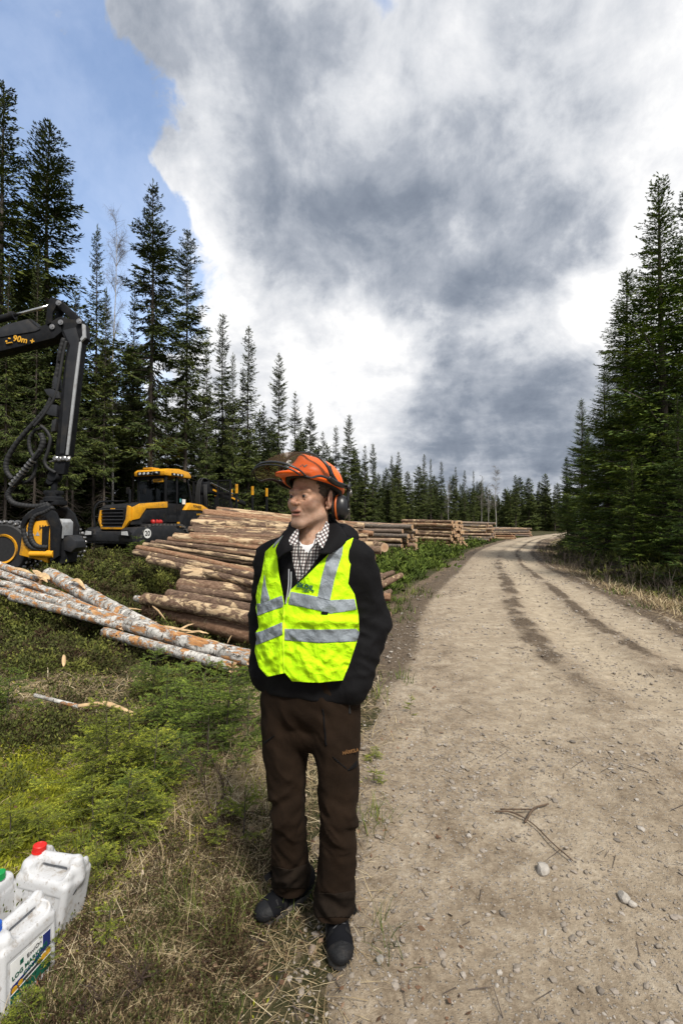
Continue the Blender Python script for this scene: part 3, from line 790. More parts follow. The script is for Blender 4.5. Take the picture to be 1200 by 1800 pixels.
for kind, px, py, Y, wid, lab in [
    (EDGE[1], 8, 150, 21, 1.05, 'tallest spruce of all, cut by the left frame edge above the crane'),
    (EDGE[0], 88, 212, 22, 1.1, 'tall ragged spruce rising straight above the bent crane knuckle'),
    (SLIM[2], 172, 395, 23, .6, 'thin spruce with a bare trunk between the crane and the forwarder cab'),
    (EDGE[2], 270, 318, 23.5, .92, 'tall pointed spruce standing behind the forwarder cab roof'),
    (EDGE[3], 330, 403, 27, .80, 'tall narrow spruce right of the pointed one, behind the folded forwarder crane'),
    (EDGE[1], 392, 552, 36, .8, 'ragged spruce with blunt top behind the forwarder bunk'),
    (SLIM[0], 437, 573, 35, .9, 'slim spruce standing left of the raised visor'),
    (EDGE[0], 490, 620, 40, .75, 'pointed spruce rising above the raised visor'),
    (SLIM[1], 519, 688, 45, .9, 'shorter slim spruce tucked against the pointed spruce above the visor'),
    (EDGE[2], 545, 706, 49, .85, 'spruce rising directly above the orange helmet'),
    (SLIM[0], 567, 758, 54, .9, 'small spruce just behind the one above the orange helmet'),
    (SLIM[2], 590, 748, 60, .95, 'slim spruce left of the tall one above the ear muff'),
    (EDGE[3], 613, 728, 57, .85, 'tall spruce rising above the black ear muff'),
    (SLIM[1], 641, 782, 64, .9, 'narrow spruce above the man\'s shoulder seam'),
    (EDGE[0], 655, 778, 66, .75, 'spruce standing above the jacket hood'),
    (SLIM[0], 700, 793, 73, 1.0, 'double looking spruce above the first far log stack'),
    (EDGE[2], 688, 800, 77, .75, 'darker spruce left of the double looking one above the first far log stack'),
    (EDGE[1], 745, 798, 79, .75, 'clean pointed spruce above the gap between two far log stacks'),
    (SLIM[2], 775, 810, 84, .95, 'spruce above the reddish log stack'),
    (SLIM[1], 800, 820, 88, .9, 'spruce above the right end of the reddish log stack'),
    (SLIM[0], 816, 826, 92, .9, 'spruce left of the pale bare birches'),
    (EDGE[3], 905, 834, 92, .95, 'broad dark spruce right of the bare birches'),
    (SLIM[0], 927, 862, 112, 1.1, 'spruce right of the broad dark one at the road bend'),
    (FILL[1], 945, 862, 118, 1.0, 'small pointed spruce near the road bend'),
    (FILL[0], 961, 872, 124, 1.0, 'small spruce beside the dark spruces right of the road bend'),
    (SLIM[1], 974, 852, 105, 1.0, 'spruce half hidden by the dark spruces right of the road')]:
    tree_at(kind, 'spruce_tree', px, py, Y, wid, lab, G_EDGE)
for k, (px, py, Y, wid, lab) in enumerate([(203, 383, 25, .55, 'thin pale leafless birch between two spruces left of the forwarder'), (845, 836, 86, .9, 'left of the two bare birches above the far stacks'), (870, 820, 84, 1.1, 'taller bare birch above the far log stacks'),
                                       (858, 850, 92, 1.0, 'low bare birch between the two taller bare birches'), (787, 846, 76, .8, 'pale stemmed bare birch before the spruces above the reddish stack')]):
    tree_at(BIRCH[k % 2], 'birch_tree', px, py, Y, wid, lab, 'bare birches')
# the forest behind the edge
EL = spline([(-26, 16), (-17, 20), (-11, 26), (-7.5, 36), (-4, 45.5), (1, 58.5), (14.5, 81), (30, 101), (50, 124)], 12)
EL_len = np.concatenate([[0], np.cumsum(np.linalg.norm(np.diff(EL, axis=0), axis=1))])
nfill = 0
for row, (off, stp, hh) in enumerate([(2.5, 2.3, 10.0), (5.5, 2.3, 12.5), (9, 2.6, 14.0), (13, 3.0, 15)]):
    s = random.uniform(0, 2)
    while s < EL_len[-1]:
        x = np.interp(s, EL_len, EL[:, 0]); y = np.interp(s, EL_len, EL[:, 1]); j = min(len(EL) - 2, np.searchsorted(EL_len, s)); tg = EL[min(j + 1, len(EL) - 1)] - EL[max(j - 1, 0)]; tg = tg / np.linalg.norm(tg)
        nrm = np.array([-tg[1], tg[0]]); o = off + random.uniform(-1.2, 1.2); x += nrm[0] * o; y += nrm[1] * o
        s += stp * random.uniform(.7, 1.35) * (1 + y * .012)
        p = proj(np.array([x, y, 8.0]))
        if y < 8 or p[0] < -90: continue
        h = hh * random.uniform(.78, 1.12) * (1.12 if y < 34 else 1.0 if y < 60 else .92)
        kind = random.choice(FILL + ([SLIM[0], SLIM[1], SLIM[2]] if row > 0 else FILL[:1]))
        place_tree(kind, 'spruce_tree', x, y, h, random.uniform(.8, 1.1), random.uniform(0, 6.28), 'dim spruce crowded inside the forest behind the edge trees', 'tree', 'spruces inside the forest'); nfill += 1
# bare stems seen between the edge trees
for k, (px, Y, h) in enumerate([(8, 16, 11), (60, 19, 13), (118, 18, 10), (128, 20, 12), (182, 22, 13), (232, 26, 15), (362, 30, 14), (408, 33, 14), (425, 36, 14), (690, 66, 9), (724, 72, 9), (757, 72, 12), (832, 80, 11)]):
    x = (px - 600) / 800 * Y
    place_tree(SLIM[2], 'spruce_tree', x, Y, h, .6, k * 1.3, 'thin understory spruce with a mostly bare stem at the forest edge', 'tree', 'thin understory spruces')
# the dense spruces right of the road
G_R = 'dense spruces right of the road'
for kind, px, py, Y, wid, lab in [
    (FULL[0], 1157, 308, 16.5, 1.08, 'tallest dense spruce right of the road, with a spiky open top'),
    (FULL[1], 1100, 470, 19.5, 1.05, 'dense spruce on the left flank of the tallest one right of the road'),
    (FULL[2], 1062, 640, 22, 1.1, 'shorter dense spruce in front of the dark wall right of the road'),
    (FULL[0], 1021, 700, 27, .95, 'slim dense spruce leftmost of those right of the road'),
    (FULL[1], 995, 800, 30, .9, 'small dense spruce at the inner side of the road bend'),
    (FULL[2], 1205, 330, 17.5, 1.0, 'dense spruce cut by the right frame edge beside the tallest one'),
    (FULL[1], 1290, 420, 10.8, 1.15, 'yellowish green spruce whose boughs reach in from the right frame edge'),
    (FULL[0], 1110, 800, 15.0, 1.2, 'low bushy spruce filling the foot of the dense row right of the road'),
    (FULL[2], 1190, 690, 14.2, 1.1, 'low bushy spruce below the tallest one right of the road')]:
    tree_at(kind, 'dense_spruce_tree', px, py, Y, wid, lab, G_R, M_NEEDLE_R)
for x, y, h in [(20, 22, 13), (17, 27, 12), (21, 31, 13), (19, 35, 9), (24, 40, 10), (29, 47, 10), (27, 36, 13), (35, 55, 10), (43, 66, 10), (52, 78, 10), (62, 90, 10), (25, 26, 14), (33, 44, 13), (72, 104, 11), (84, 117, 11)]:
    place_tree(FILL[0] if y > 40 else FULL[1], 'spruce_tree', x, y, h, 1.1, random.uniform(0, 6), 'dim spruce behind the dense row right of the road', 'tree', 'spruces behind the dense row', needle=M_NEEDLE_R)
print('fill trees', nfill)

for k in range(26):
    y = random.uniform(104, 136); x = random.uniform(34, 62) - (136 - y) * .12
    if abs(float(road_t(np.array([x]), np.array([y]))[0])) < 5.5: continue
    place_tree(random.choice(FILL), 'spruce_tree', x, y, random.uniform(9, 13.5), 1.1, k, 'small dark spruce closing the view at the end of the road', 'tree', 'spruces at the end of the road')
def distant_forest():
    rg = np.random.default_rng(99); parts = []; tints = []
    n = 420
    for k in range(n):
        side = rg.random() < .62
        if side: s = rg.uniform(.45, 1.0) * EL_len[-1]; off = rg.uniform(22, 75); i = min(len(EL) - 2, np.searchsorted(EL_len, s)); tg = (EL[i + 1] - EL[i]); tg = tg / np.linalg.norm(tg); q = EL[i] + np.array([-tg[1], tg[0]]) * off
        else: q = np.array([rg.uniform(40, 190), rg.uniform(120, 210)])
        x, y = q
        if abs(float(road_t(np.array([x]), np.array([y]))[0])) < 9: continue
        h = rg.uniform(11, 16); m = 300; z = h * (1 - np.sqrt(rg.random(m))) ; rr = (1 - z / h) * 1.9 * rg.uniform(.3, 1, m) + .1; a = rg.uniform(0, 6.28, m)
        B = np.stack([x + rr * .3 * np.cos(a), y + rr * .3 * np.sin(a), Hs(x, y) + z], 1); D = np.stack([np.cos(a), np.sin(a), rg.uniform(-.6, .1, m)], 1); D /= np.linalg.norm(D, axis=1, keepdims=True)
        parts.append(kites(B, D, rr, .25 + .45 * rr, rg, .8)); tints.append(np.clip(np.repeat(rg.normal(.45, .15, m), 4) + rg.normal(0, .1), 0, 1))
    V, F = join(parts)
    tag(obj_np('distant_forest', V, F, M_NEEDLE, smooth=False, attrs={'tint': np.concatenate(tints)}), kind='stuff')
distant_forest()

# ------------------------------------------------------------------ ground cover
def polar(n, r0, r1, az0=-44, az1=44, rg=rng):
    r = r0 * (r1 / r0) ** rg.random(n); a = np.radians(rg.uniform(az0, az1, n)); return r * np.sin(a), r * np.cos(a), r
def attr_mat(name, stops, rough=.8, spec=.2):
    m, t, b = new_mat(name); at = t.add('ShaderNodeAttribute', attribute_name='tint')
    t.link(t.ramp(at.outputs['Fac'], stops), b.inputs['Base Color']); b.inputs['Roughness'].default_value = rough; b.inputs['Specular IOR Level'].default_value = spec
    return m
def blades(x, y, z, L, Wd, pitch, curl, rg, seg=3):
    """curved grass blades; pitch from the ground, curl bends them back down"""
    n = len(x); az = rg.uniform(0, 2 * pi, n); w = az + pi / 2; rows = []
    px = np.stack([x, y, z], 1).astype(float); p = px.copy(); th = pitch.copy()
    sd = np.stack([np.cos(w), np.sin(w), np.zeros(n)], 1)
    for k in range(seg + 1):
        ww = (Wd * (1 - (k / seg) ** 1.5 * .85) * .5)[:, None]; rows += [p + sd * ww, p - sd * ww]
        st = (L / seg)[:, None]; p = p + st * np.stack([np.cos(az) * np.cos(th), np.sin(az) * np.cos(th), np.sin(th)], 1); th = th - curl / seg; az = az + rg.normal(0, .15, n)
    V = np.stack(rows, 1).reshape(-1, 3); base = (np.arange(n) * 2 * (seg + 1))[:, None]
    F = np.concatenate([base + np.array([[2 * k, 2 * k + 1, 2 * k + 3, 2 * k + 2]]) for k in range(seg)]); return V, F, 2 * (seg + 1)
def straw_zone(x, y, t):
    a = np.abs(t) - HW; left = t < 0
    s = left * np.exp(-((a - 1.0) / 0.75) ** 2) * (1 - sstep(y, 4.2, 7.0)) + left * 0.95 * np.exp(-(((x + 2.9) / 1.4) ** 2 + ((y - 4.3) / 0.9) ** 2))
    s = s * (1 - .93 * np.clip(1.5 * moss_zone(x, y), 0, 1))
    return s + .22 * left * (a > 0.1) * (y < 5) * (1 - np.clip(1.5 * moss_zone(x, y), 0, .9)) + (~left) * np.exp(-((a - .9) / .9) ** 2) * 1.0
def moss_zone(x, y): return np.exp(-(((x + 1.9) / 1.0) ** 2 + ((y - 2.6) / 0.7) ** 2)) + np.exp(-(((x + 3.4) / 1.1) ** 2 + ((y - 3.2) / .9) ** 2)) * .8
M_STRAW = attr_mat('straw', [(0, (.09, .058, .030)), (.4, (.26, .19, .10)), (.75, (.46, .37, .22)), (1, (.62, .53, .36))])
M_GRASS = attr_mat('grass_blades', [(0, (.03, .045, .010)), (.5, (.075, .105, .018)), (1, (.17, .19, .035))])
M_HEATH = attr_mat('heath_leaves', [(0, (.050, .028, .016)), (.25, (.050, .040, .016)), (.5, (.050, .058, .015)), (.75, (.085, .10, .020)), (1, (.16, .165, .035))])
M_LUSH = attr_mat('lush_leaves', [(0, (.030, .042, .010)), (.5, (.070, .105, .016)), (1, (.135, .175, .028))])
M_MOSS = attr_mat('moss', [(0, (.085, .09, .010)), (.5, (.20, .215, .018)), (1, (.36, .35, .04))], .95, .05)
M_LITTER = attr_mat('leaf_litter', [(0, (.045, .026, .015)), (.5, (.15, .085, .05)), (.85, (.28, .19, .13)), (1, (.42, .34, .25))])
def lay_cover():
    rg = np.random.default_rng(21)
    # straw
    x, y, r = polar(240000, .85, 26, -68, 44, rg=rg); t = road_t(x, y); keep = (rg.random(len(x)) < straw_zone(x, y, t) * (.35 + .65 * (fbm2(x * 3, y * 3, 61, 3) + .5))) & (np.abs(t) > HW - .15 + .25 * fbm2(x * 2, y * 2, 62, 3))
    x, y, r = x[keep], y[keep], r[keep]; n0 = len(x)
    x2, y2, r2 = polar(70000, 4.5, 34, 13, 48, rg=rg); a2 = road_t(x2, y2) - HW; k2 = (a2 > .1) & (a2 < 5) & (rg.random(len(x2)) < sstep(a2, .05, .5) * (.25 + .75 * sstep(fbm2(x2 * 1.1, y2 * 1.1, 63, 3), -.3, .2)) * (1 - .6 * sstep(a2, 2.5, 4.5)))
    x = np.concatenate([x, x2[k2]]); y = np.concatenate([y, y2[k2]]); r = np.concatenate([r, r2[k2]]); n = len(x)
    L = rg.uniform(.04, .20, n) * np.clip(.55 + .18 * r, .6, 1.3); pit = rg.uniform(-.05, .40, n) + (rg.random(n) < .07) * .7
    L[n0:] *= 1.5; pit[n0:] += .35
    V, F, k = blades(x, y, gz(x, y) + .004, L, .0017 * np.clip(r * .6, 1, 7) * rg.uniform(.6, 1.5, n), pit, rg.uniform(.1, 1.3, n), rg)
    tag(obj_np('dry_grass', V, F, M_STRAW, smooth=False, attrs={'tint': np.repeat(np.clip(rg.normal(.5, .22, n), 0, 1), k)}), kind='stuff'); print('straw', n)
    # green grass in tufts along the verge
    x, y, r = polar(1900, 1.0, 34, rg=rg); t = road_t(x, y); a = np.abs(t) - HW
    p = np.where(t < 0, np.exp(-((a - .35) / .4) ** 2) * (.22 + .5 * sstep(y, 2.5, 5)) + .06 * (a > .2) * (a < 4), .45 * np.exp(-((a - 1.1) / .9) ** 2)); keep = rg.random(len(x)) < p; x, y, r = x[keep], y[keep], r[keep]
    m = 34; X = np.repeat(x, m) + rg.normal(0, .045, len(x) * m) * np.repeat(np.clip(r * .35, 1, 4), m); Y = np.repeat(y, m) + rg.normal(0, .045, len(x) * m) * np.repeat(np.clip(r * .35, 1, 4), m); rr = np.repeat(r, m); n = len(X)
    V, F, k = blades(X, Y, gz(X, Y), rg.uniform(.05, .17, n) * np.clip(.8 + .05 * rr, .8, 1.8), .0024 * np.clip(rr * .55, 1, 8) * rg.uniform(.7, 1.4, n), rg.uniform(.6, 1.5, n), rg.uniform(.2, 1.3, n), rg)
    tag(obj_np('grass', V, F, M_GRASS, smooth=False, attrs={'tint': np.repeat(np.clip(np.repeat(rg.normal(.5, .2, len(x)), m) + rg.normal(0, .15, n), 0, 1), k)}), kind='stuff'); print('grass', n)
    # heather and bilberry: clumps of tiny leaves
    def clumps(name, x, y, r, rad, hgt, m, size, mat, tmean, tvar, up=.8):
        n = len(x); N = n * m; i = np.repeat(np.arange(n), m); u = rg.normal(0, .5, (N, 3)); u[:, 2] = np.abs(rg.normal(.5, .3, N))
        R_ = rad[i]; hx = np.clip(1 - (u[:, 0] ** 2 + u[:, 1] ** 2) * .8, .12, 1)
        X = x[i] + u[:, 0] * R_; Y = y[i] + u[:, 1] * R_; Z = gz(X, Y) + np.clip(u[:, 2], 0, 1.2) * hgt[i] * hx
        D = np.stack([u[:, 0], u[:, 1], np.full(N, up)], 1) + rg.normal(0, .55, (N, 3)); D /= np.linalg.norm(D, axis=1, keepdims=True)
        S = size * np.clip(r[i] * .26 + .15, .75, 4) * rg.uniform(.6, 1.5, N)
        V, F = kites(np.stack([X, Y, Z], 1), D, S, S * .42, rg, .9)
        T = np.clip(np.repeat(rg.normal(tmean, tvar, n), m) + rg.normal(0, .14, N) + .18 * (u[:, 2] - .5), 0, 1)
        tag(obj_np(name, V, F, mat, smooth=False, attrs={'tint': np.repeat(T, 4)}), kind='stuff'); print(name, N)
    x, y, r = polar(6900, 1.1, 30, -68, 8, rg=rg); t = road_t(x, y); a = -t - HW
    dens = sstep(a, .9, 2.4) * (1 - np.clip(moss_zone(x, y) * 1.5, 0, .97)) * (1 - .75 * np.clip(straw_zone(x, y, t), 0, 1)) * (.25 + .75 * sstep(fbm2(x * .9, y * .9, 66, 3), -.35, .2))
    keep = (a > .5) & (rg.random(len(x)) < dens); x, y, r = x[keep], y[keep], r[keep]
    clumps('heather', x, y, r, rg.uniform(.12, .26, len(x)) * np.clip(.7 + r * .06, .7, 2.2), rg.uniform(.10, .24, len(x)) * np.clip(.8 + r * .05, .8, 1.8), 230, .0195, M_HEATH, .48, .26)
    # brown heather by the bottom edge
    x, y, r = polar(1300, .95, 2.6, -40, -2, rg=rg); t = road_t(x, y); keep = (-t - HW > .22) & (rg.random(len(x)) < .75) ; x, y, r = x[keep], y[keep], r[keep]
    clumps('brown_heather', x, y, r, rg.uniform(.05, .11, len(x)), rg.uniform(.03, .09, len(x)), 110, .015, M_HEATH, .16, .16)
    # lush bilberry along the left verge farther up, and on the right bank
    x, y, r = polar(5200, 5.5, 70, -5, 40, rg=rg); t = road_t(x, y); a = -t - HW
    keep = (a > .45) & (a < 9) & (rg.random(len(x)) < sstep(a, .5, 1.6) * (.35 + .65 * sstep(fbm2(x * .6, y * .6, 67, 3), -.4, .2))); xx, yy, r2 = x[keep], y[keep], r[keep]
    clumps('bilberry', xx, yy, r2, rg.uniform(.2, .42, len(xx)) * np.clip(.6 + r2 * .035, .7, 2.4), rg.uniform(.16, .42, len(xx)) * np.clip(.6 + r2 * .03, .7, 1.6) * sstep(-road_t(xx, yy) - HW, .2, 2.2), 90, .040, M_LUSH, .5, .17)
    x, y, r = polar(2600, 6, 40, 12, 47, rg=rg); t = road_t(x, y); a = t - HW
    keep = (a > 1.0) & (a < 8) & (rg.random(len(x)) < sstep(a, .9, 2.6) * .9); xx, yy, r2 = x[keep], y[keep], r[keep]
    clumps('bilberry_bank', xx, yy, r2, rg.uniform(.2, .4, len(xx)) * np.clip(.6 + r2 * .03, .7, 2), rg.uniform(.18, .45, len(xx)) * np.clip(.7 + r2 * .02, .7, 1.3) * sstep(a[keep], .8, 2.8), 95, .036, M_HEATH, .62, .14)
    # moss cushions
    x, y, r = polar(140000, 1.4, 6, -68, -5, rg=rg); keep = rg.random(len(x)) < np.clip(moss_zone(x, y) * 1.3, 0, 1) * (.4 + .6 * sstep(fbm2(x * 4, y * 4, 68, 3), -.4, .3)); x, y, r = x[keep], y[keep], r[keep]; n = len(x)
    D = rg.normal(0, .5, (n, 3)) + [0, 0, .9]; D /= np.linalg.norm(D, axis=1, keepdims=True); S = rg.uniform(.010, .026, n) * np.clip(r * .35, .8, 1.8)
    V, F = kites(np.stack([x, y, gz(x, y) - .003 + .02 * (fbm2(x * 6, y * 6, 69, 2) + .3)], 1), D, S, S * .38, rg, 1)
    tag(obj_np('moss', V, F, M_MOSS, smooth=False, attrs={'tint': np.repeat(np.clip(.5 + .6 * fbm2(x * 5, y * 5, 70, 3) + rg.normal(0, .13, n), 0, 1), 4)}), kind='stuff'); print('moss', n)
    # fallen leaves and bark crumbs
    x, y, r = polar(11000, 1.0, 12, -66, 44, rg=rg); t = road_t(x, y); a = np.abs(t) - HW; keep = (a > -.5) & (rg.random(len(x)) < np.where(a > .1, .8, .22)); x, y, r = x[keep], y[keep], r[keep]; n = len(x)
    az = rg.uniform(0, 6.28, n); D = np.stack([np.cos(az), np.sin(az), rg.normal(.1, .25, n)], 1); S = rg.uniform(.012, .042, n) * np.clip(r * .3, .8, 1.6)
    V, F = kites(np.stack([x, y, gz(x, y) + .006], 1), D, S, S * rg.uniform(.25, .7, n), rg, .45, .15)
    tag(obj_np('leaf_litter', V, F, M_LITTER, smooth=False, attrs={'tint': np.repeat(np.clip(rg.normal(.48, .25, n), 0, 1), 4)}), kind='stuff')
    # fine twigs lying about
    x, y, r = polar(3000, 1.0, 16, -46, 44, rg=rg); t = road_t(x, y); a = np.abs(t) - HW; keep = rg.random(len(x)) < np.where(a > 0, .7, .10); x, y, r = x[keep], y[keep], r[keep]; n = len(x)
    az = rg.uniform(0, 6.28, n); L = rg.uniform(.03, .16, n) * np.clip(r * .3, .7, 1.6); A = np.stack([x, y, gz(x, y) + .006], 1); x2 = x + np.cos(az) * L; y2 = y + np.sin(az) * L; B = np.stack([x2, y2, gz(x2, y2) + rg.uniform(.004, .03, n)], 1); ra = rg.uniform(.0009, .0022, n) * np.clip(r * .4, 1, 3)
    V, F = sticks(A, B, ra, ra * .6); tag(obj_np('twig_litter', V, F, M_TWIG, smooth=False), kind='stuff')
    # weeds: thin brown stalks on the right bank at the bend and some saplings' worth of sticks
    xs = []; ys = []
    x, y, r = polar(6000, 5, 34, 10, 46, rg=rg); t = road_t(x, y); a = t - HW; keep = (a > .25) & (a < 2.6) & (rg.random(len(x)) < .20 + .75 * np.exp(-((y - 22) / 8) ** 2)); x, y, r = x[keep], y[keep], r[keep]; n = len(x)
    hh = rg.uniform(.2, .75, n); A = np.stack([x, y, gz(x, y)], 1); B = A + np.stack([rg.normal(0, .12, n), rg.normal(0, .12, n), hh], 1); rr = .0016 * np.clip(r * .22, 1, 3)
    parts = [sticks(A, B, rr, rr * .5)]
    for q in range(4):
        f = rg.uniform(.3, .95, n)[:, None]; a1 = A + (B - A) * f; parts.append(sticks(a1, a1 + rg.normal(0, .11, (n, 3)) + [0, 0, .12], rr * .6, rr * .4))
    V, F = join(parts); tag(obj_np('dry_weeds', V, F, M_TWIG, smooth=False), kind='stuff')
    # loose stones on the road
    M = new_mat('stones'); m, tt, b = M; at = tt.add('ShaderNodeAttribute', attribute_name='tint'); n_ = tt.noise(tt.add('ShaderNodeTexCoord').outputs['Object'], 60, 5)
    c = tt.ramp(at.outputs['Fac'], [(0, (.12, .105, .09)), (.35, (.22, .19, .155)), (.7, (.30, .26, .22)), (1, (.40, .37, .33))]); c = tt.mix(tt.math('MULTIPLY', n_, .5), c, (.2, .16, .12)); tt.link(c, b.inputs['Base Color']); b.inputs['Roughness'].default_value = .85
    x, y, r = polar(60000, .9, 30, -20, 46, rg=rg); t = road_t(x, y); keep = (np.abs(t) < HW + .1) & (rg.random(len(x)) < .25 + .75 * sstep(fbm2(x * 1.3, y * 1.3, 71, 3), -.2, .5)); x, y, r = x[keep], y[keep], r[keep]; n = len(x)
    bm = bmesh.new(); bmesh.ops.create_icosphere(bm, subdivisions=1, radius=1); bm.verts.index_update(); SV = np.array([v.co[:] for v in bm.verts]); SF = np.array([[v.index for v in f.verts] for f in bm.faces]); bm.free()
    S = np.minimum(.0036 * (1 - rg.random(n)) ** -.46, .015) * np.clip(.75 + r * .12, .8, 3.0)
    az = rg.uniform(0, 6.28, n); sc = rg.uniform(.6, 1.25, (n, 3)) * [1.15, .85, .6]; P_ = SV[None] * (1 + rg.normal(0, .16, (n, len(SV), 1))) * (sc * S[:, None])[:, None, :]
    ca, sa = np.cos(az)[:, None], np.sin(az)[:, None]; Q = np.stack([P_[..., 0] * ca - P_[..., 1] * sa, P_[..., 0] * sa + P_[..., 1] * ca, P_[..., 2]], -1) + np.stack([x, y, gz(x, y) + S * .2], 1)[:, None, :]
    F = (SF[None] + (np.arange(n) * len(SV))[:, None, None]).reshape(-1, 3)
    tag(obj_np('gravel', Q.reshape(-1, 3), F, m, smooth=False, attrs={'tint': np.repeat(np.clip(rg.normal(.5, .24, n), 0, 1), len(SV))}), kind='stuff'); print('stones', n)
lay_cover()

# ------------------------------------------------------------------ timber
def log_mat(name, barks, peel, lo, hi, birch=False):
    m, t, b = new_mat(name); oc = t.add('ShaderNodeTexCoord').outputs['Object']; oi = t.add('ShaderNodeObjectInfo').outputs['Random']
    co = t.vmath('ADD', oc, t.vmath('SCALE', (37.0, 11.0, 23.0), scale=oi))
    if birch:
        n = t.noise(t.scalevec(co, (5, 9, 9)), 1.0, 8, .7, .3); band = t.noise(t.scalevec(co, (38, 7, 7)), 1.0, 5, .65); big = t.noise(t.scalevec(co, (2.6, 9, 9)), 1.0, 8, .7, .5)
        c = t.ramp(n, [(.3, (.10, .095, .09)), (.43, (.30, .285, .26)), (.55, (.56, .54, .50)), (.75, (.72, .69, .64))])
        c = t.mix(t.smooth(band, .57, .64), c, (.045, .04, .035))
        c = t.mix(t.smooth(t.noise(t.scalevec(co, (6, 14, 14)), 1.3, 8, .75, .5), .545, .585), c, (.055, .047, .038))
        pc = t.ramp(t.noise(t.scalevec(co, (4, 25, 25)), 1.0, 6, .6), [(.3, (.20, .085, .035)), (.5, (.42, .20, .075)), (.75, (.62, .44, .25))])
        pk = t.smooth(big, .515, .55)
        c = t.mix(pk, c, pc); hgt = t.math('ADD', n, t.math('MULTIPLY', pk, -.7))
    else:
        fl = t.noise(t.scalevec(co, (9, 26, 26)), 1.0, 7, .7, .4); big = t.noise(t.scalevec(co, (2.2, 8, 8)), 1.0, 8, .72, .5)
        c1 = t.ramp(fl, [(.3, barks[0]), (.5, barks[1]), (.7, barks[2])])
        c2 = t.ramp(fl, [(.3, barks[3]), (.5, barks[4]), (.7, barks[5])])
        c = t.mix(t.smooth(oi, .55, .75), c1, c2)
        pc = t.ramp(t.noise(t.scalevec(co, (2.5, 34, 34)), 1.0, 6, .6), [(.3, peel[0]), (.55, peel[1]), (.75, peel[2])])
        th = t.maprange(t.math('FRACT', t.math('MULTIPLY', oi, 7.31)), 0, 1, lo, hi)
        pk = t.math('MULTIPLY', t.math('SUBTRACT', big, th), 22.0, clamp=True)
        c = t.mix(pk, c, pc); hgt = t.math('ADD', fl, t.math('MULTIPLY', pk, -.8))
    t.link(c, b.inputs['Base Color']); b.inputs['Roughness'].default_value = .85; b.inputs['Specular IOR Level'].default_value = .2
    t.link(t.bump(hgt, .8, .014), b.inputs['Normal']); return m
def end_mat():
    m, t, b = new_mat('sawn_wood'); oc = t.add('ShaderNodeTexCoord').outputs['Object']; oi = t.add('ShaderNodeObjectInfo').outputs['Random']
    flat = t.scalevec(oc, (0, 1, 1)); d = t.vmath('LENGTH', t.vmath('ADD', flat, t.vmath('SCALE', t.vmath('SUBTRACT', t.noise(oc, 9, 4, color=True), (.5, .5, .5)), scale=.02)))
    ring = t.math('SINE', t.math('MULTIPLY', d, 700.0)); c = t.ramp(t.math('MULTIPLY', d, 10.0), [(.0, (.36, .20, .10)), (.5, (.50, .32, .18)), (.9, (.62, .46, .29)), (1.0, (.30, .2, .13))])
    c = t.mix(t.math('MULTIPLY', t.math('ADD', ring, 1.0), .10), c, (.25, .13, .07)); c = t.mix(t.math('MULTIPLY', t.smooth(t.noise(oc, 26, 6, .7), .5, .75), .5), c, (.20, .15, .11))
    c = t.mix(t.math('MULTIPLY', oi, .35), c, (.42, .26, .19)); t.link(c, b.inputs['Base Color']); b.inputs['Roughness'].default_value = .9; b.inputs['Specular IOR Level'].default_value = .15; return m
_b = [(.050, .033, .024), (.13, .084, .058), (.26, .175, .125), (.12, .060, .034), (.27, .15, .086), (.43, .28, .18)]
_p = [(.34, .225, .125), (.54, .40, .245), (.66, .53, .36)]
M_LOG = log_mat('pine_log_bark', _b, _p, .44, .61)
M_LOGF = log_mat('weathered_log_bark', [(.075, .062, .052), (.16, .13, .107), (.28, .235, .20), (.16, .10, .072), (.29, .19, .135), (.42, .30, .22)], _p, .46, .66)
M_BIRCH = log_mat('birch_log_bark', None, None, 0, 0, True)
M_END = end_mat()
M_SPLIT = simple('split_wood', (.52, .36, .20), .85, var=.35, scale=14, spec=.15)
def log_meshes(seed, L=4.6, r=.1, n=14, ns=26, knots=6, rag=0.0):
    rg = np.random.default_rng(seed); u = np.linspace(0, 1, ns); a = np.linspace(0, 2 * pi, n + 1)[:-1]
    A, U = np.meshgrid(a, u); rr = r * (1.06 - .16 * U) * (1 + .035 * np.sin(2 * A + seed) + .03 * vnoise2(U * 9 + seed, np.cos(A) * 2 + 5, seed) + .02 * rg.normal(0, 1, A.shape))
    for k in range(knots):
        ku, ka = rg.random(), rg.uniform(0, 6.28); d2 = ((U - ku) * L / .05) ** 2 + (np.angle(np.exp(1j * (A - ka))) / .45) ** 2; rr += r * .20 * np.exp(-d2)
    cy = .02 * np.sin(U * 3.1 + seed) * rg.uniform(.3, 1.4); cz = .018 * np.sin(U * 4.2 + 2 * seed) * rg.uniform(.3, 1.4)
    X = U * L
    if rag: X = X + np.where(U < .001, rag * (rg.random(n) - .5)[None, :], 0) + np.where(U > .999, rag * (rg.random(n) - .3)[None, :], 0)
    V = np.stack([X, cy + rr * np.cos(A), cz + rr * np.sin(A)], -1).reshape(-1, 3)
    F = np.array([[i * n + k, i * n + (k + 1) % n, (i + 1) * n + (k + 1) % n, (i + 1) * n + k] for i in range(ns - 1) for k in range(n)])[:, ::-1]
    def cap(i, s):
        ring = V[i * n:(i + 1) * n]; c = ring.mean(0); V2 = np.concatenate([ring * .995 + c * .005 + [s * .001, 0, 0], [c + [s * .003, 0, 0]]]); f = np.array([[k, (k + 1) % n, n] for k in range(n)])
        return V2, (f if s > 0 else f[:, ::-1])
    return mesh_data('log', V, F), mesh_data('cut_end', *cap(0, -1), smooth=False), mesh_data('cut_end', *cap(ns - 1, 1), smooth=False)
LOGM = [log_meshes(100 + k) for k in range(9)]
LONGM = [log_meshes(130 + k, 7.0, .09, 16, 50, 14, .16) for k in range(3)]
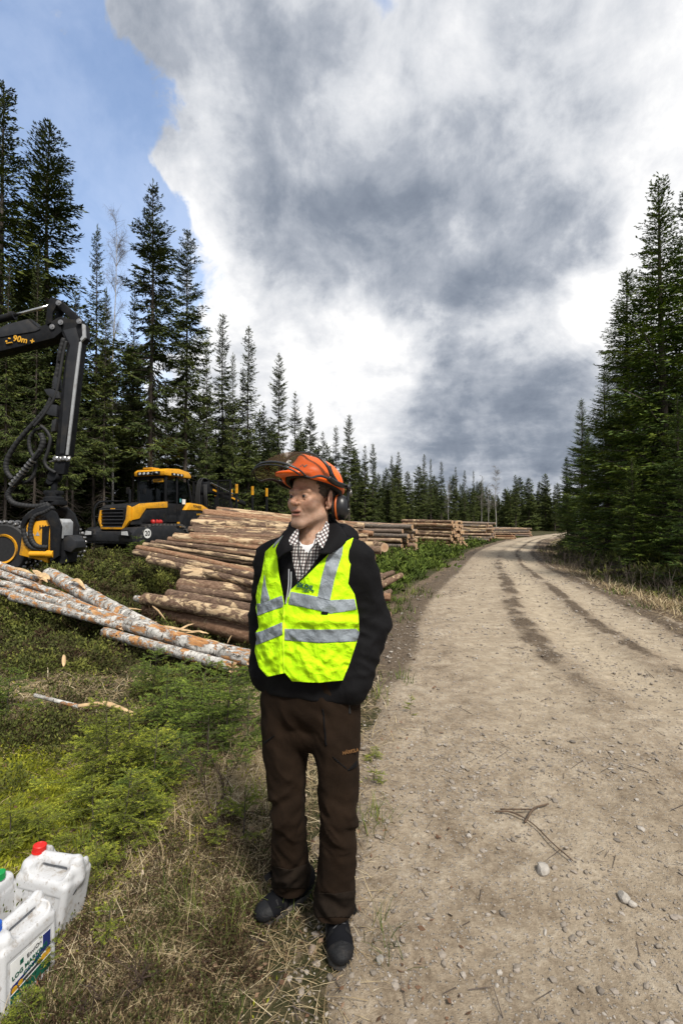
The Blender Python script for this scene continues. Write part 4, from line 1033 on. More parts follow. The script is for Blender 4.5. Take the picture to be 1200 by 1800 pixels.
for a, b, c in LOGM + LONGM:
    a.materials.append(M_LOG); b.materials.append(M_END); c.materials.append(M_END)
def lay_log(A, B, r, label, group, mat=None, ends=(True, True), long_=False, name='log'):
    A = Vector(A); B = Vector(B); d = B - A; L = d.length; a, e0, e1 = random.choice(LONGM if long_ else LOGM)
    r0 = .09 if long_ else .1; L0 = 7.0 if long_ else 4.6
    o = link(name, a); M = d.to_track_quat('X', 'Z').to_matrix().to_4x4() @ Matrix.Rotation(random.uniform(0, 6.28), 4, 'X')
    o.matrix_world = Matrix.Translation(A) @ M @ Matrix.Diagonal((L / L0, r / r0, r / r0, 1))
    if mat: o.material_slots[0].link = 'OBJECT'; o.material_slots[0].material = mat
    if ends[0]: link('cut_end', e0, o)
    if ends[1]: link('cut_end', e1, o)
    return tag(o, label, 'log', group)
def log_ray(pa, Ya, ang, pb, L):
    A = P(pa[0], pa[1], Ya); ex, ey = cos(R(ang)), sin(R(ang)); d = ray_dir(*pb); kx = d[0] / d[1]
    # x = kx*Y ; (x - xA)*ey = (Y - yA)*ex
    Y2 = (A[0] * ey - A[1] * ex) / (kx * ey - ex); B = P(pb[0], pb[1], Y2); u = (B - A) / np.linalg.norm(B - A); return A, A + u * L
random.seed(12); G1 = 'pine logs of the big near pile'
pile1 = [((382, 895), 13.6, -12, (480, 906), 4.9, .10, 'thin log at the very top back of the big near pile', 0),
         ((359, 901), 13.1, -12, (480, 913), 4.8, .115, 'reddish log with a sawn left end, highest thick one of the big near pile', 0),
         ((353, 908), 12.7, -12, (480, 920), 4.9, .085, 'thin pale log below the highest thick one of the big near pile', 0),
         ((339, 918.5), 12.2, -12, (480, 927), 4.8, .135, 'thick brown log with pale knots, left end nearest the forwarder\'s tracks', 0),
         ((333, 930), 11.8, -11, (480, 937), 4.9, .10, 'log lying right under the thick brown log with pale knots', 0),
         ((349, 940), 11.4, -10, (480, 945), 4.6, .085, 'thin log set back between two thick ones on the slope of the near pile', 0),
         ((308, 943), 11.0, -13, (478, 957), 4.8, .12, 'brown log reaching farthest left in the upper half of the near pile', 0),
         ((276, 952), 10.8, -22, (465, 974), 4.8, .075, 'thin pale log above the fan of three slanting logs', 0),
         ((254, 957), 10.7, -24, (440, 984), 4.7, .07, 'thin split log, topmost of the slanting fan over the heather', 0),
         ((245, 963), 10.4, -40, (430, 1002), 4.3, .085, 'upper of three slanting logs fanned over the heather', 0),
         ((238, 971), 10.1, -40, (400, 1004), 4.2, .095, 'middle of three slanting logs fanned over the heather', 0),
         ((262, 983), 9.4, -38, (360, 1006), 3.6, .085, 'lowest of three slanting logs fanned over the heather', 0),
         ((323, 1009), 8.3, -8, (455, 1017), 3.6, .135, 'thickest dark barked log at the near front of the pile', 0),
         ((316, 1027), 7.9, -12, (447, 1040), 3.5, .105, 'dark scaly log directly under the thickest dark barked log', 0),
         ((318, 1037), 7.75, -16, (445, 1053), 3.4, .075, 'thin reddish log squeezed above the pale peeled one', 0),
         ((299, 1047), 7.5, -26, (440, 1070), 3.3, .095, 'short reddish log with torn bark above the pale peeled one', 0),
         ((258, 1052), 7.9, -42, (438, 1089), 3.6, .105, 'pale peeled log with dark bark patches at the pile front', 0)]
PL = []
_extra = []
for i in list(range(8)) * 2:
    (pa, Ya, ang, pb, L, r, lab, z_) = pile1[i]; (pa2, Ya2, ang2, pb2, L2, r2, l2, z2) = pile1[i + 1]
    _extra.append((((pa[0] + pa2[0]) / 2 + random.uniform(2, 22), (pa[1] + pa2[1]) / 2 + random.uniform(-2, 1)), (Ya + Ya2) / 2 + .1, ang + random.uniform(-5, 4), ((pb[0] + pb2[0]) / 2, (pb[1] + pb2[1]) / 2 + random.uniform(-3, 2)), L * random.uniform(.85, 1), random.uniform(.055, .08), 'thin tan log wedged between thicker ones in the upper face of the near pile', 0))
pile1 += _extra
for pa, Ya, ang, pb, L, r, lab, _ in pile1:
    r = r * (.80 if pa[1] < 1000 else 1.0); A, B = log_ray(pa, Ya, ang, pb, L * (.91 if pa[1] < 950 else 1)); PL.append((A, B, r)); lay_log(A, B, r, lab, G1)
A, B = log_ray((240, 1053), 8.3, -40, (440, 1113), 3.3); lay_log(A, B, .06, 'slim birch log with orange torn bark before the pale peeled log', 'birch logs', M_BIRCH, name='birch_log')
# logs beneath, seen in the gaps and at the right ends of the pile
for i, (A, B, r) in enumerate(PL[:17]):
    z = min(A[2], B[2]); k = 0
    d = (B - A) / np.linalg.norm(B - A)
    while k < (5 if i < 7 else 0 if i in (8, 9, 10, 11) else 1):
        k += 1; z -= .20; off = np.array([random.uniform(-.04, .04), random.uniform(.02, .14), -.20 * k]); sh = d * random.uniform(-.12, .28) + (d * .12 if i < 9 else 0)
        a = A + off + sh; b = B + off + sh
        if min(a[2] - gz1(a[0], a[1]), b[2] - gz1(b[0], b[1])) < .04: break
        lay_log(a, b, random.uniform(.075, .115), ['log in the second layer under the face of the big near pile', 'log third layer down in the big near pile', 'log fourth layer down in the big near pile', 'log deep inside the big near pile', 'log deep inside the big near pile'][k - 1], G1)
for (pa, Ya, pb, Yb, r, lab) in [((648, 1040), 8.4, (703, 1012), 10.8, .075, 'pale log end sticking out right of the man\'s elbow'), ((640, 1026), 8.8, (690, 1007), 10.9, .07, 'thin log behind the pale one sticking out right of the man\'s elbow'), ((655, 1052), 8.0, (684, 1040), 9.0, .06, 'short stub lowest in the grass right of the man\'s sleeve')]:
    lay_log(P(*pa, Ya), P(*pb, Yb), r, lab, G1)
# the birch stems in the foreground
GB = 'birch logs'
for (pa, Ya, pb, Yb, r, lab) in [((4, 1030), 8.4, (446, 1161), 4.75, .092, 'longest white birch log running from the left edge to behind the man'),
                                 ((-14, 1004), 8.9, (255, 1099), 6.2, .068, 'orange torn birch log lying behind the longest white birch log'),
                                 ((85, 1009), 8.1, (266, 1104), 5.9, .105, 'thick broken birch with a splintered orange left end'),
                                 ((186, 1112), 6.1, (408, 1172), 4.7, .065, 'grey lichened birch log low under the longest white one'),
                                 ((-30, 1012), 8.7, (130, 1072), 7.0, .05, 'thin brown birch pole between the two longest birch logs'),
                                 ((40, 1022), 7.9, (300, 1122), 5.6, .045, 'thin broken birch pole resting on top of the birch bundle'), ((20, 1050), 7.4, (215, 1100), 6.0, .055, 'birch pole in front of the orange torn birch log'),
                                 ((120, 1030), 7.4, (360, 1140), 5.25, .05, 'slender birch pole behind the longest white birch log, near its middle'), ((-25, 1030), 8.0, (60, 1058), 7.4, .06, 'short orange birch piece at the left edge below the bundle'), ((300, 1118), 5.9, (445, 1150), 5.0, .05, 'birch pole disappearing behind the man above the white birch'),
                                 ((-20, 985), 9.3, (70, 1020), 8.2, .07, 'short birch piece at the left edge behind the birch bundle')]:
    lay_log(P(*pa, Ya), P(*pb, Yb), r, lab, GB, M_BIRCH, long_=True, name='birch_log')
def splinter(A, B, w, label, mat=None, curl=.02):
    A = np.array(A); B = np.array(B); m = MB(); n = 7; pts = [A + (B - A) * (k / (n - 1)) + np.array([0, 0, curl * sin(pi * k / (n - 1)) + random.uniform(-.004, .004)]) for k in range(n)]
    m.tube(pts, [w * x for x in (.25, .8, 1.0, .95, .85, .6, .12)], 5, flat=.35); tag(m.build('wood_splinter', mat or M_SPLIT), label, 'splinter', 'wood splinters')
splinter(P(172, 1058, 6.9), P(231, 1098, 5.9), .022, 'long pale splinter lying across the birch bundle')
splinter(P(268, 1065, 7.2), P(291, 1089, 6.6), .014, 'pale splinter stuck between the birches and the near log pile')
splinter(P(66, 1010, 7.9), P(88, 1018, 7.7), .06, 'broad torn slab at the broken birch end')
splinter(P(58, 1002, 8.2), P(84, 1024, 7.6), .045, 'second torn slab leaning at the broken birch end')
splinter(P(112, 1172, 4.3), P(113, 1150, 4.4), .02, 'upright pale chip stuck in the heath left of the young spruces')
splinter(P(400, 1131, 5.0), P(409, 1117, 5.2), .015, 'small pale chip leaning under the slim birch log')
for k in range(16):
    a_ = np.array(P(random.uniform(10, 330), 0, 1)); t_ = random.random(); A_ = P(5 + 400 * t_, 1024 + 118 * t_ + random.uniform(-14, 10), 8.2 - 3.1 * t_); L_ = random.uniform(.18, .6); an = random.uniform(-.9, .3)
    splinter(A_, A_ + np.array([cos(an) * L_, sin(an) * L_, random.uniform(-.12, .10)]), random.uniform(.010, .022), 'torn sliver of birch wood caught on the birch bundle', curl=random.uniform(.0, .05))
splinter(P(20, 998, 8.4), P(60, 1010, 8.0), .03, 'orange torn strip at the left edge of the birch bundle')
splinter(P(125, 1020, 7.3), P(150, 1035, 7.0), .035, 'curled pale strip peeling from the thick broken birch', curl=.06)
# the far stacks along the road
def far_pile(pxc, Y, W, n, layers, r, L, what, mat, jit, dirv=(.85, -.52), shear=0.0):
    d = np.array([dirv[0], dirv[1], 0]); d /= np.linalg.norm(d); w = np.array([-d[1], d[0], 0]); c = P(pxc, 921, Y); c[2] = 0
    for j in range(layers):
        m = n - (j // 2) - (j % 2)
        for k in range(m):
            o = c + w * ((k - (m - 1) / 2) * 2 * r * 1.04 + random.uniform(-.03, .03)) + d * (random.uniform(-jit, jit) - shear * j); g = Hs(o[0], o[1]); z = max(g, -.1) + .10 + r + j * r * 1.8 + random.uniform(-.02, .02)
            o[2] = z; a = o - d * L; a[2] = z + random.uniform(-.05, .05) + .02 * j; lay_log(a, o, r * random.uniform(.82, 1.15), 'log in the %s layer of %s' % (['bottom', 'second', 'third', 'fourth', 'fifth', 'sixth', 'seventh', 'eighth'][j] if j < layers - 1 else 'top', what), 'logs of ' + what, mat, (False, True))
far_pile(722, 25, 2.0, 6, 6, .145, 4.6, 'the loose grey stack just right of the man', M_LOGF, .42, (.78, -.62))
far_pile(802, 31, 2.2, 8, 8, .125, 4.6, 'the tall reddish stack in the middle', M_LOG, .20, (.64, -.77))
far_pile(862, 39, 2.4, 6, 7, .13, 5.0, 'the grey stack before the road bend', M_LOGF, .40)
far_pile(903, 44, 1.6, 5, 3, .11, 4.2, 'the low pale heap by the road bend', M_LOG, .3)
far_pile(930, 54, 2.2, 6, 5, .11, 5.2, 'the farthest low stack at the road bend', M_LOGF, .25)
# a broken stump behind the far stack, round butt on the grass
m = MB(); A = P(683, 950, 26); A[2] = Hs(A[0], A[1]); m.lathe([(.30, -.1), (.26, .1), (.22, .5)], A, (0, 0, 1), 12); m.build('tree_stump', M_BARK)
tag(bpy.data.objects['tree_stump'], 'old stump hidden in the grass before the loose grey stack', 'stump')
o = lay_log(P(668, 962, 19.5) + np.array([-.2, .5, 0]), P(676, 962, 19), .21, 'short thick butt lying alone in the grass before the loose grey stack', 'loose butts')
# broken branch on the litter, forked twig and the pale stone on the road
def branch(pts, rr, label, mats):
    for (p, r_, mt) in zip(pts, rr, mats): pass
m = MB(); m.tube(spline([P(62, 1222, 3.75), P(100, 1232, 3.68), P(140, 1242, 3.6)], 6), .016, 8)
r = empty('broken_branch', tuple(P(140, 1242, 3.6))); tag(r, 'broken birch branch with a bare pale end lying on brown leaves', 'branch')
r.location = (0, 0, 0); m.build('bark_piece', M_BIRCH, r, smooth=True)
m = MB(); m.tube(spline([P(138, 1241, 3.6), P(165, 1238, 3.58), P(195, 1239, 3.55), P(234, 1256, 3.42)], 6), [.016] * 6 + [.021] * 7 + [.018] * 5 + [.008], 8, flat=.7); m.build('bare_wood', M_SPLIT, r, smooth=True)
def on_road(px, py, dz=.0):
    q = Pg(px, py); q[2] = gz1(q[0], q[1]) + dz; return q
m = MB(); m.tube(spline([on_road(870, 1432, .012), on_road(900, 1437, .02), on_road(935, 1455, .014), on_road(970, 1490, .02), on_road(1006, 1521, .01)], 5), [.0045] * 8 + [.003] * 13, 6)
m.tube(spline([on_road(878, 1428, .012), on_road(905, 1434, .03), on_road(935, 1432, .02)], 5), .004, 6); m.tube(spline([on_road(922, 1452, .014), on_road(938, 1432, .025), on_road(963, 1420, .012)], 5), [.006] * 6 + [.0045] * 5, 6)
tag(m.build('forked_twig', simple('forked_twig_bark', (.10, .066, .042), .9, var=.7, scale=30), smooth=True), 'long forked twig lying on the gravel road', 'twig')
def stone(px, py, s, label, seed, col=(.36, .33, .29)):
    bm = bmesh.new(); bmesh.ops.create_icosphere(bm, subdivisions=2, radius=1); rg = np.random.default_rng(seed); ax = rg.normal(0, 1, (7, 3)); ax /= np.linalg.norm(ax, axis=1, keepdims=True); off = rg.uniform(.55, .8, 7)
    for v in bm.verts:
        p = np.array(v.co)
        for a, o in zip(ax, off): p = p - a * max(0, p @ a - o)
        v.co = Vector(p * s)
    me = bpy.data.meshes.new('stone'); bm.to_mesh(me); bm.free(); q = on_road(px, py); me.materials.append(simple('stone_%02d' % int(col[0] * 100), col, .85, var=.25, scale=20, bump=.4, bscale=90)); o = link('stone', me, loc=tuple(q + [0, 0, s[2] * .45])); o.rotation_euler = (0, 0, seed)
    tag(o, label, 'stone', 'stones')
stone(953, 1534, (.038, .03, .028), 'pale angular stone beside the forked twig on the road', 4)
stone(1095, 1585, (.032, .026, .02), 'pale stone lying right of the forked twig', 5)
stone(1110, 1595, (.02, .018, .014), 'small stone beside the pale stone right of the twig', 6)
stone(548, 1674, (.022, .02, .016), 'brownish stone in the grass left of the near shoe', 7, (.22, .17, .13))
stone(668, 1704, (.02, .017, .014), 'grey stone on the gravel just right of the near shoe', 8, (.26, .24, .21))

# ------------------------------------------------------------------ the two forest machines
M_BLACK = simple('black_paint', (.012, .0128, .0148), .58, var=.4, scale=5, dirt=(.045, .038, .029), dirt_amt=.4, spec=.12)
M_DGREY = simple('charcoal_plastic', (.018, .019, .022), .5, var=.3, scale=3, dirt=(.07, .058, .042), dirt_amt=.4, spec=.4)
M_YEL = simple('yellow_paint', (.72, .335, .012), .42, var=.10, scale=6, dirt=(.20, .12, .045), dirt_amt=.75)
M_RUB = simple('black_rubber', (.013, .013, .014), .7, var=.3, scale=12)
M_STEEL = simple('worn_steel', (.34, .33, .32), .38, metal=.9, var=.35, scale=9)
M_CHROME = simple('piston_steel', (.62, .60, .56), .18, metal=1.0, var=.1)
M_LGREY = simple('light_grey_paint', (.36, .37, .38), .45, var=.12, dirt=(.15, .12, .09))
M_RED = simple('red_paint', (.42, .018, .014), .4, var=.12)
M_WHITE = simple('white_paint', (.78, .78, .76), .5, var=.05, dirt=(.4, .36, .3))
M_LET = simple('black_lettering', (.012, .012, .012), .5)
M_LETY = simple('yellow_lettering', (.70, .36, .02), .5)
M_LENS = simple('lamp_lens', (.55, .56, .57), .12, var=.1, spec=.8)
def glass_mat(name, tint, gl=.10):
    m, t, b = new_mat(name); t.n.remove(b); out = t.n['Material Output']
    tr = t.add('ShaderNodeBsdfTransparent'); tr.inputs[0].default_value = col4(tint); g = t.add('ShaderNodeBsdfGlossy'); g.inputs['Roughness'].default_value = .03
    fr = t.add('ShaderNodeLayerWeight'); fr.inputs['Blend'].default_value = .3; mx = t.add('ShaderNodeMixShader')
    t.link(t.math('MULTIPLY', fr.outputs['Facing'], gl * 1.6), mx.inputs[0]); t.link(tr.outputs[0], mx.inputs[1]); t.link(g.outputs[0], mx.inputs[2]); t.link(mx.outputs[0], out.inputs[0]); return m
M_GLASS = glass_mat('cab_glass', (.42, .46, .46))

def build_forwarder():
    X0, Y0, a = -9.72, 19.5, R(22)
    r = empty('forwarder', (X0, Y0, Hs(X0, Y0 + 2)), -a)
    tag(r, 'yellow and black forwarder standing behind the log pile, grille towards the camera', 'forestry machine')
    b = MB()   # hood
    b.prism([(-.02, 1.35), (.02, 2.02), (.30, 2.22), (2.05, 2.42), (2.05, 1.35)], 0, -.98, .98, .06); b.build('hood', M_DGREY, r, angle=35)
    m = MB()   # grille with slats, in a sunk frame
    m.box((0, -.045, 1.62), (1.30, .05, .92), rx=-.04, bev=.02)
    g = m.build('grille', M_BLACK, r, angle=35); m = MB()
    for k in range(6): m.box((0, -.10, 1.26 + k * .145), (1.22, .07, .045), rx=-.5, bev=.01)
    m.build('slat', M_DGREY, g, angle=35); m = MB(); m.box((.02, -.105, 2.02), (.26, .03, .07), bev=.01); m.build('marker_plate', M_YEL, g)
    m = MB()   # yellow surround: a U below the grille and a wedge sweeping up the left side of the hood
    m.prism([(-.70, 1.98), (-.80, 1.55), (-.62, 1.16), (.66, 1.16), (1.0, 1.52), (1.0, 2.10), (.86, 2.16), (.78, 1.60), (.60, 1.28), (-.56, 1.28), (-.70, 1.56), (-.64, 1.98)], 1, -.13, .0, .012)
    m.prism([(.0, 1.55), (.0, 2.08), (.40, 2.26), (2.02, 2.42), (2.02, 2.14), (.75, 2.06), (.38, 1.62)], 0, .97, 1.03, .012)
    m.build('trim_panel', M_YEL, r, angle=35)
    m = MB(); m.prism([(.55, 1.45), (.85, 1.95), (2.0, 2.06), (2.0, 1.45)], 0, .95, 1.01, .012); m.build('side_louvre', M_BLACK, r, angle=35)
    m = MB()   # bumper and front fenders
    m.prism([(-.32, .62), (-.38, .95), (-.10, 1.24), (1.9, 1.34), (2.5, 1.05), (2.5, .80), (2.1, .62)], 0, .62, 1.42, .05)
    m.prism([(-.32, .62), (-.38, .95), (-.10, 1.24), (1.9, 1.34), (2.5, 1.05), (2.5, .80), (2.1, .62)], 0, -1.42, -.62, .05)
    m.box((0, -.18, .86), (1.3, .34, .44), bev=.05); m.box((0, -.2, .60), (2.7, .12, .10), bev=.02)
    bp = m.build('bumper', M_DGREY, r, angle=35)
    for s in (-1, 1):
        m = MB(); m.prism([(s * .80, 1.10), (s * .80, .88), (s * 1.32, .86), (s * 1.37, 1.02), (s * 1.20, 1.14)], 1, -.40, -.335, .012); h = m.build('headlight', M_BLACK, bp, angle=35)
    for s in (-1, 1):
        m = MB(); m.prism([(s * .86, 1.07), (s * .86, .93), (s * 1.24, .91), (s * 1.18, 1.09)], 1, -.412, -.398, .004); m.build('headlight', M_LENS, bp)
    m = MB(); m.lathe([(.205, 0), (.205, .012)], (1.425, .42, .98), (1, 0, 0), 28); sg = m.build('speed_sign', M_WHITE, r, angle=40); 
    m = MB(); m.lathe([(.215, 0), (.215, .008)], (1.422, .42, .98), (1, 0, 0), 28); m.build('rim', M_LET, sg)
    sgm = Matrix.Translation((1.445, .42, .98)) @ Matrix.Rotation(R(90), 4, 'Z') @ Matrix.Rotation(R(90), 4, 'X'); text_mesh('lettering', '20', .29, M_LET, sg, sgm, .006)
    m = MB()   # guard rail left of the hood
    m.tube(spline([(-1.05, -.05, 1.1), (-1.12, -.06, 1.9), (-1.05, .05, 2.28), (-.95, .35, 2.38), (-.95, 1.5, 2.45)], 5), .045, 8); m.tube([(-1.05, .55, 2.38), (-1.05, .55, 1.4)], .03, 6); m.tube([(-1.08, -.05, 1.7), (-1.08, 1.4, 1.75)], .03, 6); m.build('hand_rail', M_BLACK, r, smooth=True)
    m = MB()   # things on the hood: exhaust, mirrors, camera arms
    m.tube([(-.30, 1.1, 2.3), (-.30, 1.1, 2.95)], .055, 10); m.tube([(.05, 1.3, 2.3), (.05, 1.3, 2.9), (.3, 1.3, 2.95)], .02, 6); m.box((.34, 1.3, 2.86), (.16, .06, .26), bev=.02); m.tube([(-.62, 1.35, 2.3), (-.62, 1.3, 3.0)], .02, 6); m.box((-.62, 1.28, 2.92), (.18, .06, .30), bev=.02); m.build('exhaust', M_BLACK, r, angle=40)
    # cab: pillars, floor, roof, glass
    cx, z0, z1, ya, yb = .86, 1.5, 3.66, 2.1, 3.85
    m = MB()
    for (x, y, tx, ty) in ((-cx, ya, .04, .0), (cx, ya, -.04, .0), (-cx, yb, .04, -.35), (cx, yb, -.04, -.35), (cx, ya + .72, -.04, 0), (-cx, ya + .72, .04, 0)):
        m.prism([(x - .05, y - .05), (x + .05, y - .05), (x + .05, y + .05), (x - .05, y + .05)], 2, z0, z0 + .02); m.tube([(x, y, z0), (x + tx, y + ty * .0, z0 + 1.1), (x + tx, y + ty, z1 + .06)], .062, 4)
    m.box((0, 2.95, 1.62), (1.78, 1.7, .34), bev=.04); m.box((0, ya, 2.34), (1.7, .08, .12)); m.box((0, yb, 2.0), (1.7, .08, .9)); m.box((0, ya + .05, 3.57), (1.7, .1, .16))
    m.box((cx - .01, ya + .36, 2.0), (.05, .74, .7), bev=.01); m.box((cx - .01, 3.30, 2.0), (.05, 1.1, .7), bev=.01); m.box((-cx + .01, 2.95, 2.0), (.05, 1.7, .7), bev=.01)
    m.build('cab_frame', M_BLACK, r, angle=35)
    m = MB(); m.prism([(1.92, 3.64), (1.90, 3.84), (2.1, 3.97), (2.9, 4.03), (3.55, 3.94), (3.72, 3.78), (3.72, 3.64)], 0, -.93, .93, .05); m.box((-.25, 2.3, 4.02), (.55, .5, .08), bev=.03); rf = m.build('roof', M_YEL, r, angle=35)
    m = MB(); m.box((0, 1.885, 3.75), (1.35, .05, .17), bev=.02); m.box((.94, 2.75, 3.73), (.04, .8, .12), bev=.01); m.build('light_bar', M_BLACK, rf, angle=35)
    for x in (-.5, -.25, .0, .25, .5):
        m = MB(); m.lathe([(.065, 0), (.058, .03)], (x, 1.862, 3.75), (0, -1, 0), 14); m.build('work_light', M_LENS, rf, angle=40)
    for y in (2.5, 2.75, 3.0):
        m = MB(); m.lathe([(.05, 0), (.045, .02)], (.958, y, 3.73), (1, 0, 0), 12); m.build('work_light', M_LENS, rf, angle=40)
    m = MB(); m.tube([(.15, 1.84, 3.80), (.75, 1.80, 3.66)], .03, 6); m.build('wiper', M_BLACK, r)
    for nm, c, d in (('window', (0, ya - .02, 2.9), (1.58, .02, 1.02)), ('window', (cx - .01, ya + .36, 2.9), (.02, .58, 1.08)), ('window', (cx - .02, 3.26, 2.92), (.02, .76, 1.06)), ('window', (-cx + .01, 2.95, 2.9), (.02, 1.5, 1.06)), ('window', (0, yb - .12, 2.95), (1.5, .02, 1.0))):
        m = MB(); m.box(c, d); m.build(nm, M_GLASS, r)
    m = MB(); m.box((.42, ya - .04, 3.42), (.62, .02, .15)); pl = m.build('name_plate', M_YEL, r)
    text_mesh('lettering', 'PONSSE', .13, M_LET, pl, Matrix.Translation((.42, ya - .055, 3.42)) @ Matrix.Rotation(R(90), 4, 'X'), .002)
    m = MB(); m.box((.1, 2.95, 2.0), (.55, .5, .16), bev=.05); m.box((.1, 3.25, 2.45), (.52, .14, .8), bev=.05); m.box((.1, 3.27, 2.98), (.28, .1, .2), bev=.04); m.box((-.25, 2.5, 2.2), (.1, .1, .5)); m.build('seat', M_RUB, r, angle=40)
    m = MB(); m.box((cx + .005, 3.05, 2.52), (.012, .10, .18)); m.build('sticker', simple('blue_green_sticker', (.08, .32, .33), .4), r)
    m = MB(); m.box((cx + .005, 3.28, 2.46), (.012, .22, .26)); m.build('notice', M_WHITE, r)
    # body behind the cab on the left side: yellow cover over a black flank
    m = MB(); m.prism([(3.15, 2.06), (3.45, 2.42), (4.3, 2.36), (4.95, 2.12), (4.95, 1.96), (4.2, 2.08)], 0, .86, 1.12, .02); yp = m.build('side_cover', M_YEL, r, angle=35)
    text_mesh('lettering', 'PONSSE', .17, M_LET, yp, Matrix.Translation((1.126, 3.95, 2.24)) @ Matrix.Rotation(R(90), 4, 'Z') @ Matrix.Rotation(R(90), 4, 'X') @ Matrix.Rotation(R(-4), 4, 'Z'), .003)
    m = MB(); m.prism([(2.75, 1.25), (3.15, 2.05), (4.2, 2.07), (4.95, 1.94), (5.0, 1.25)], 0, -1.0, 1.08, .03); m.prism([(2.1, .95), (2.1, 1.3), (5.0, 1.3), (5.2, .95)], 0, -1.2, 1.2, .03); fl = m.build('engine_flank', M_BLACK, r, angle=35)
    text_mesh('lettering', 'BUFFALO', .12, M_LETY, fl, Matrix.Translation((1.092, 4.2, 1.86)) @ Matrix.Rotation(R(90), 4, 'Z') @ Matrix.Rotation(R(90), 4, 'X'), .002)
    for (y, z, w, h_) in ((2.52, 1.42, .16, .12), (2.62, 1.22, .12, .10), (4.35, 1.15, .12, .12), (5.05, 1.16, .2, .2)):
        m = MB(); m.box((1.215, y, z), (.02, w, h_)); m.build('warning_sticker', M_YEL, r)
    # bogies: two tyres under a steel band track
    def bogie(x, y, name='wheel'):
        for dy in (-.78, .78):
            m = MB(); m.lathe([(.30, -.30), (.60, -.30), (.64, -.2), (.64, .2), (.60, .30), (.30, .30)], (x, y + dy, .66), (1, 0, 0), 28); w = m.build('wheel', M_RUB, r, angle=40)
            m = MB(); m.lathe([(.05, -.2), (.30, -.28), (.33, .0), (.30, .28), (.05, .2)], (x, y + dy, .66), (1, 0, 0), 24); m.build('rim', M_YEL, w, angle=40)
        m = MB(); n = 34; per = []
        L = 1.56; rr = .69; tot = 2 * L + 2 * pi * rr
        for k in range(n):
            s = tot * k / n
            if s < L: p = (y - L / 2 + s, .66 + rr, 0)
            elif s < L + pi * rr: q = (s - L) / rr; p = (y + L / 2 + rr * sin(q), .66 + rr * cos(q), q)
            elif s < 2 * L + pi * rr: q = s - L - pi * rr; p = (y + L / 2 - q, .66 - rr, pi)
            else: q = (s - 2 * L - pi * rr) / rr; p = (y - L / 2 - rr * sin(q), .66 - rr * cos(q), pi + q)
            m.box((x, p[0], p[1]), (.74, .085, .05), rx=-p[2]); m.box((x - .34, p[0], p[1]), (.07, .13, .10), rx=-p[2]); m.box((x + .34, p[0], p[1]), (.07, .13, .10), rx=-p[2])
        m.build('track', M_STEEL, r)
    for s in (-1, 1): bogie(s * 1.05, 1.55); bogie(s * 1.05, 8.2)
    m = MB(); m.box((0, 4.4, .85), (.9, 3.8, .4), bev=.04); m.box((0, 8.0, 1.25), (.8, 5.6, .35), bev=.04); m.build('chassis', M_BLACK, r, angle=35)
    # crane folded behind the cab
    m = MB(); m.lathe([(.34, 1.2), (.30, 1.6), (.22, 1.7), (.20, 3.1)], (0.15, 5.6, 0), (0, 0, 1), 18); m.box((.15, 5.6, 3.25), (.36, .5, .5), bev=.08); m.build('crane_pillar', M_BLACK, r, angle=40)
    m = MB(); m.prism([(5.4, 3.1), (5.5, 3.62), (5.9, 3.72), (6.3, 3.45), (9.4, 2.75), (9.4, 2.55), (6.2, 3.1)], 0, .02, .34, .03); bo = m.build('crane_boom', M_BLACK, r, angle=35)
    m = MB(); m.box((.36, 6.4, 3.22), (.02, .5, .10), rx=-.22); m.box((.36, 8.2, 2.86), (.02, .7, .10), rx=-.22); m.build('decal', M_YEL, bo)
    m = MB(); m.tube([(.42, 5.9, 3.62), (.42, 7.9, 3.14)], .05, 8); m.build('crane_cylinder', M_STEEL, r)
    m = MB()
    for k in range(5):
        x = -.02 + .06 * k; m.tube(spline([(x, 5.3, 2.0), (x - .03, 5.25, 2.9), (x, 5.4, 3.70 + .06 * sin(k * 2)), (x + .03, 5.8, 3.80), (x + .03, 6.2, 3.45)], 5), .035, 6)
    for k in range(4): m.tube(spline([(.4 + .05 * k, 5.35, 3.5), (.55 + .05 * k, 5.2, 2.8), (.5 + .04 * k, 5.4, 1.9 - .1 * k)], 6), .03, 6)
    m.build('hose_bundle', M_RUB, r, smooth=True)
    # headboard: a steel mesh frame, and the stakes of the bunk
    m = MB()
    for x in (-1.25, -.42, .42, 1.25): m.box((x, 6.5, 2.55), (.09, .09, 2.5))
    for z in (1.5, 2.3, 3.1, 3.8): m.box((0, 6.5, z), (2.58, .07, .07))
    for k in range(24): m.box((-1.2 + k * .104, 6.53, 2.6), (.022, .03, 2.3))
    for k in range(12): m.box((0, 6.535, 1.55 + k * .19), (2.5, .025, .022))
    m.build('headboard', M_BLACK, r)
    for s in (-1, 1):
        for y in (7.0, 8.6, 10.2):
            m = MB(); m.box((s * 1.32, y, 2.0), (.11, .11, 2.2), bev=.01); st = m.build('stake', M_BLACK, r); m = MB(); m.box((s * 1.32, y, 3.36), (.115, .115, .52), bev=.01); m.build('stake_tip', M_YEL, st)
    for y in (7.0, 8.6, 10.2):
        m = MB(); m.box((0, y, 1.45), (2.7, .16, .18), bev=.02); m.build('bunk_beam', M_BLACK, r)
    # extinguisher lies on the fender
    f = MB(); M = r.matrix_basis; f.lathe([(.02, 0), (.10, .03), (.115, .08), (.115, .46), (.10, .52), (.04, .55)], (1.12, .95, 1.47), (.12, 1, 0), 18)
    e = empty('fire_extinguisher', (X0, Y0, Hs(X0, Y0 + 2)), -a); tag(e, 'red fire extinguisher strapped on the black fender of the forwarder', 'fire extinguisher')
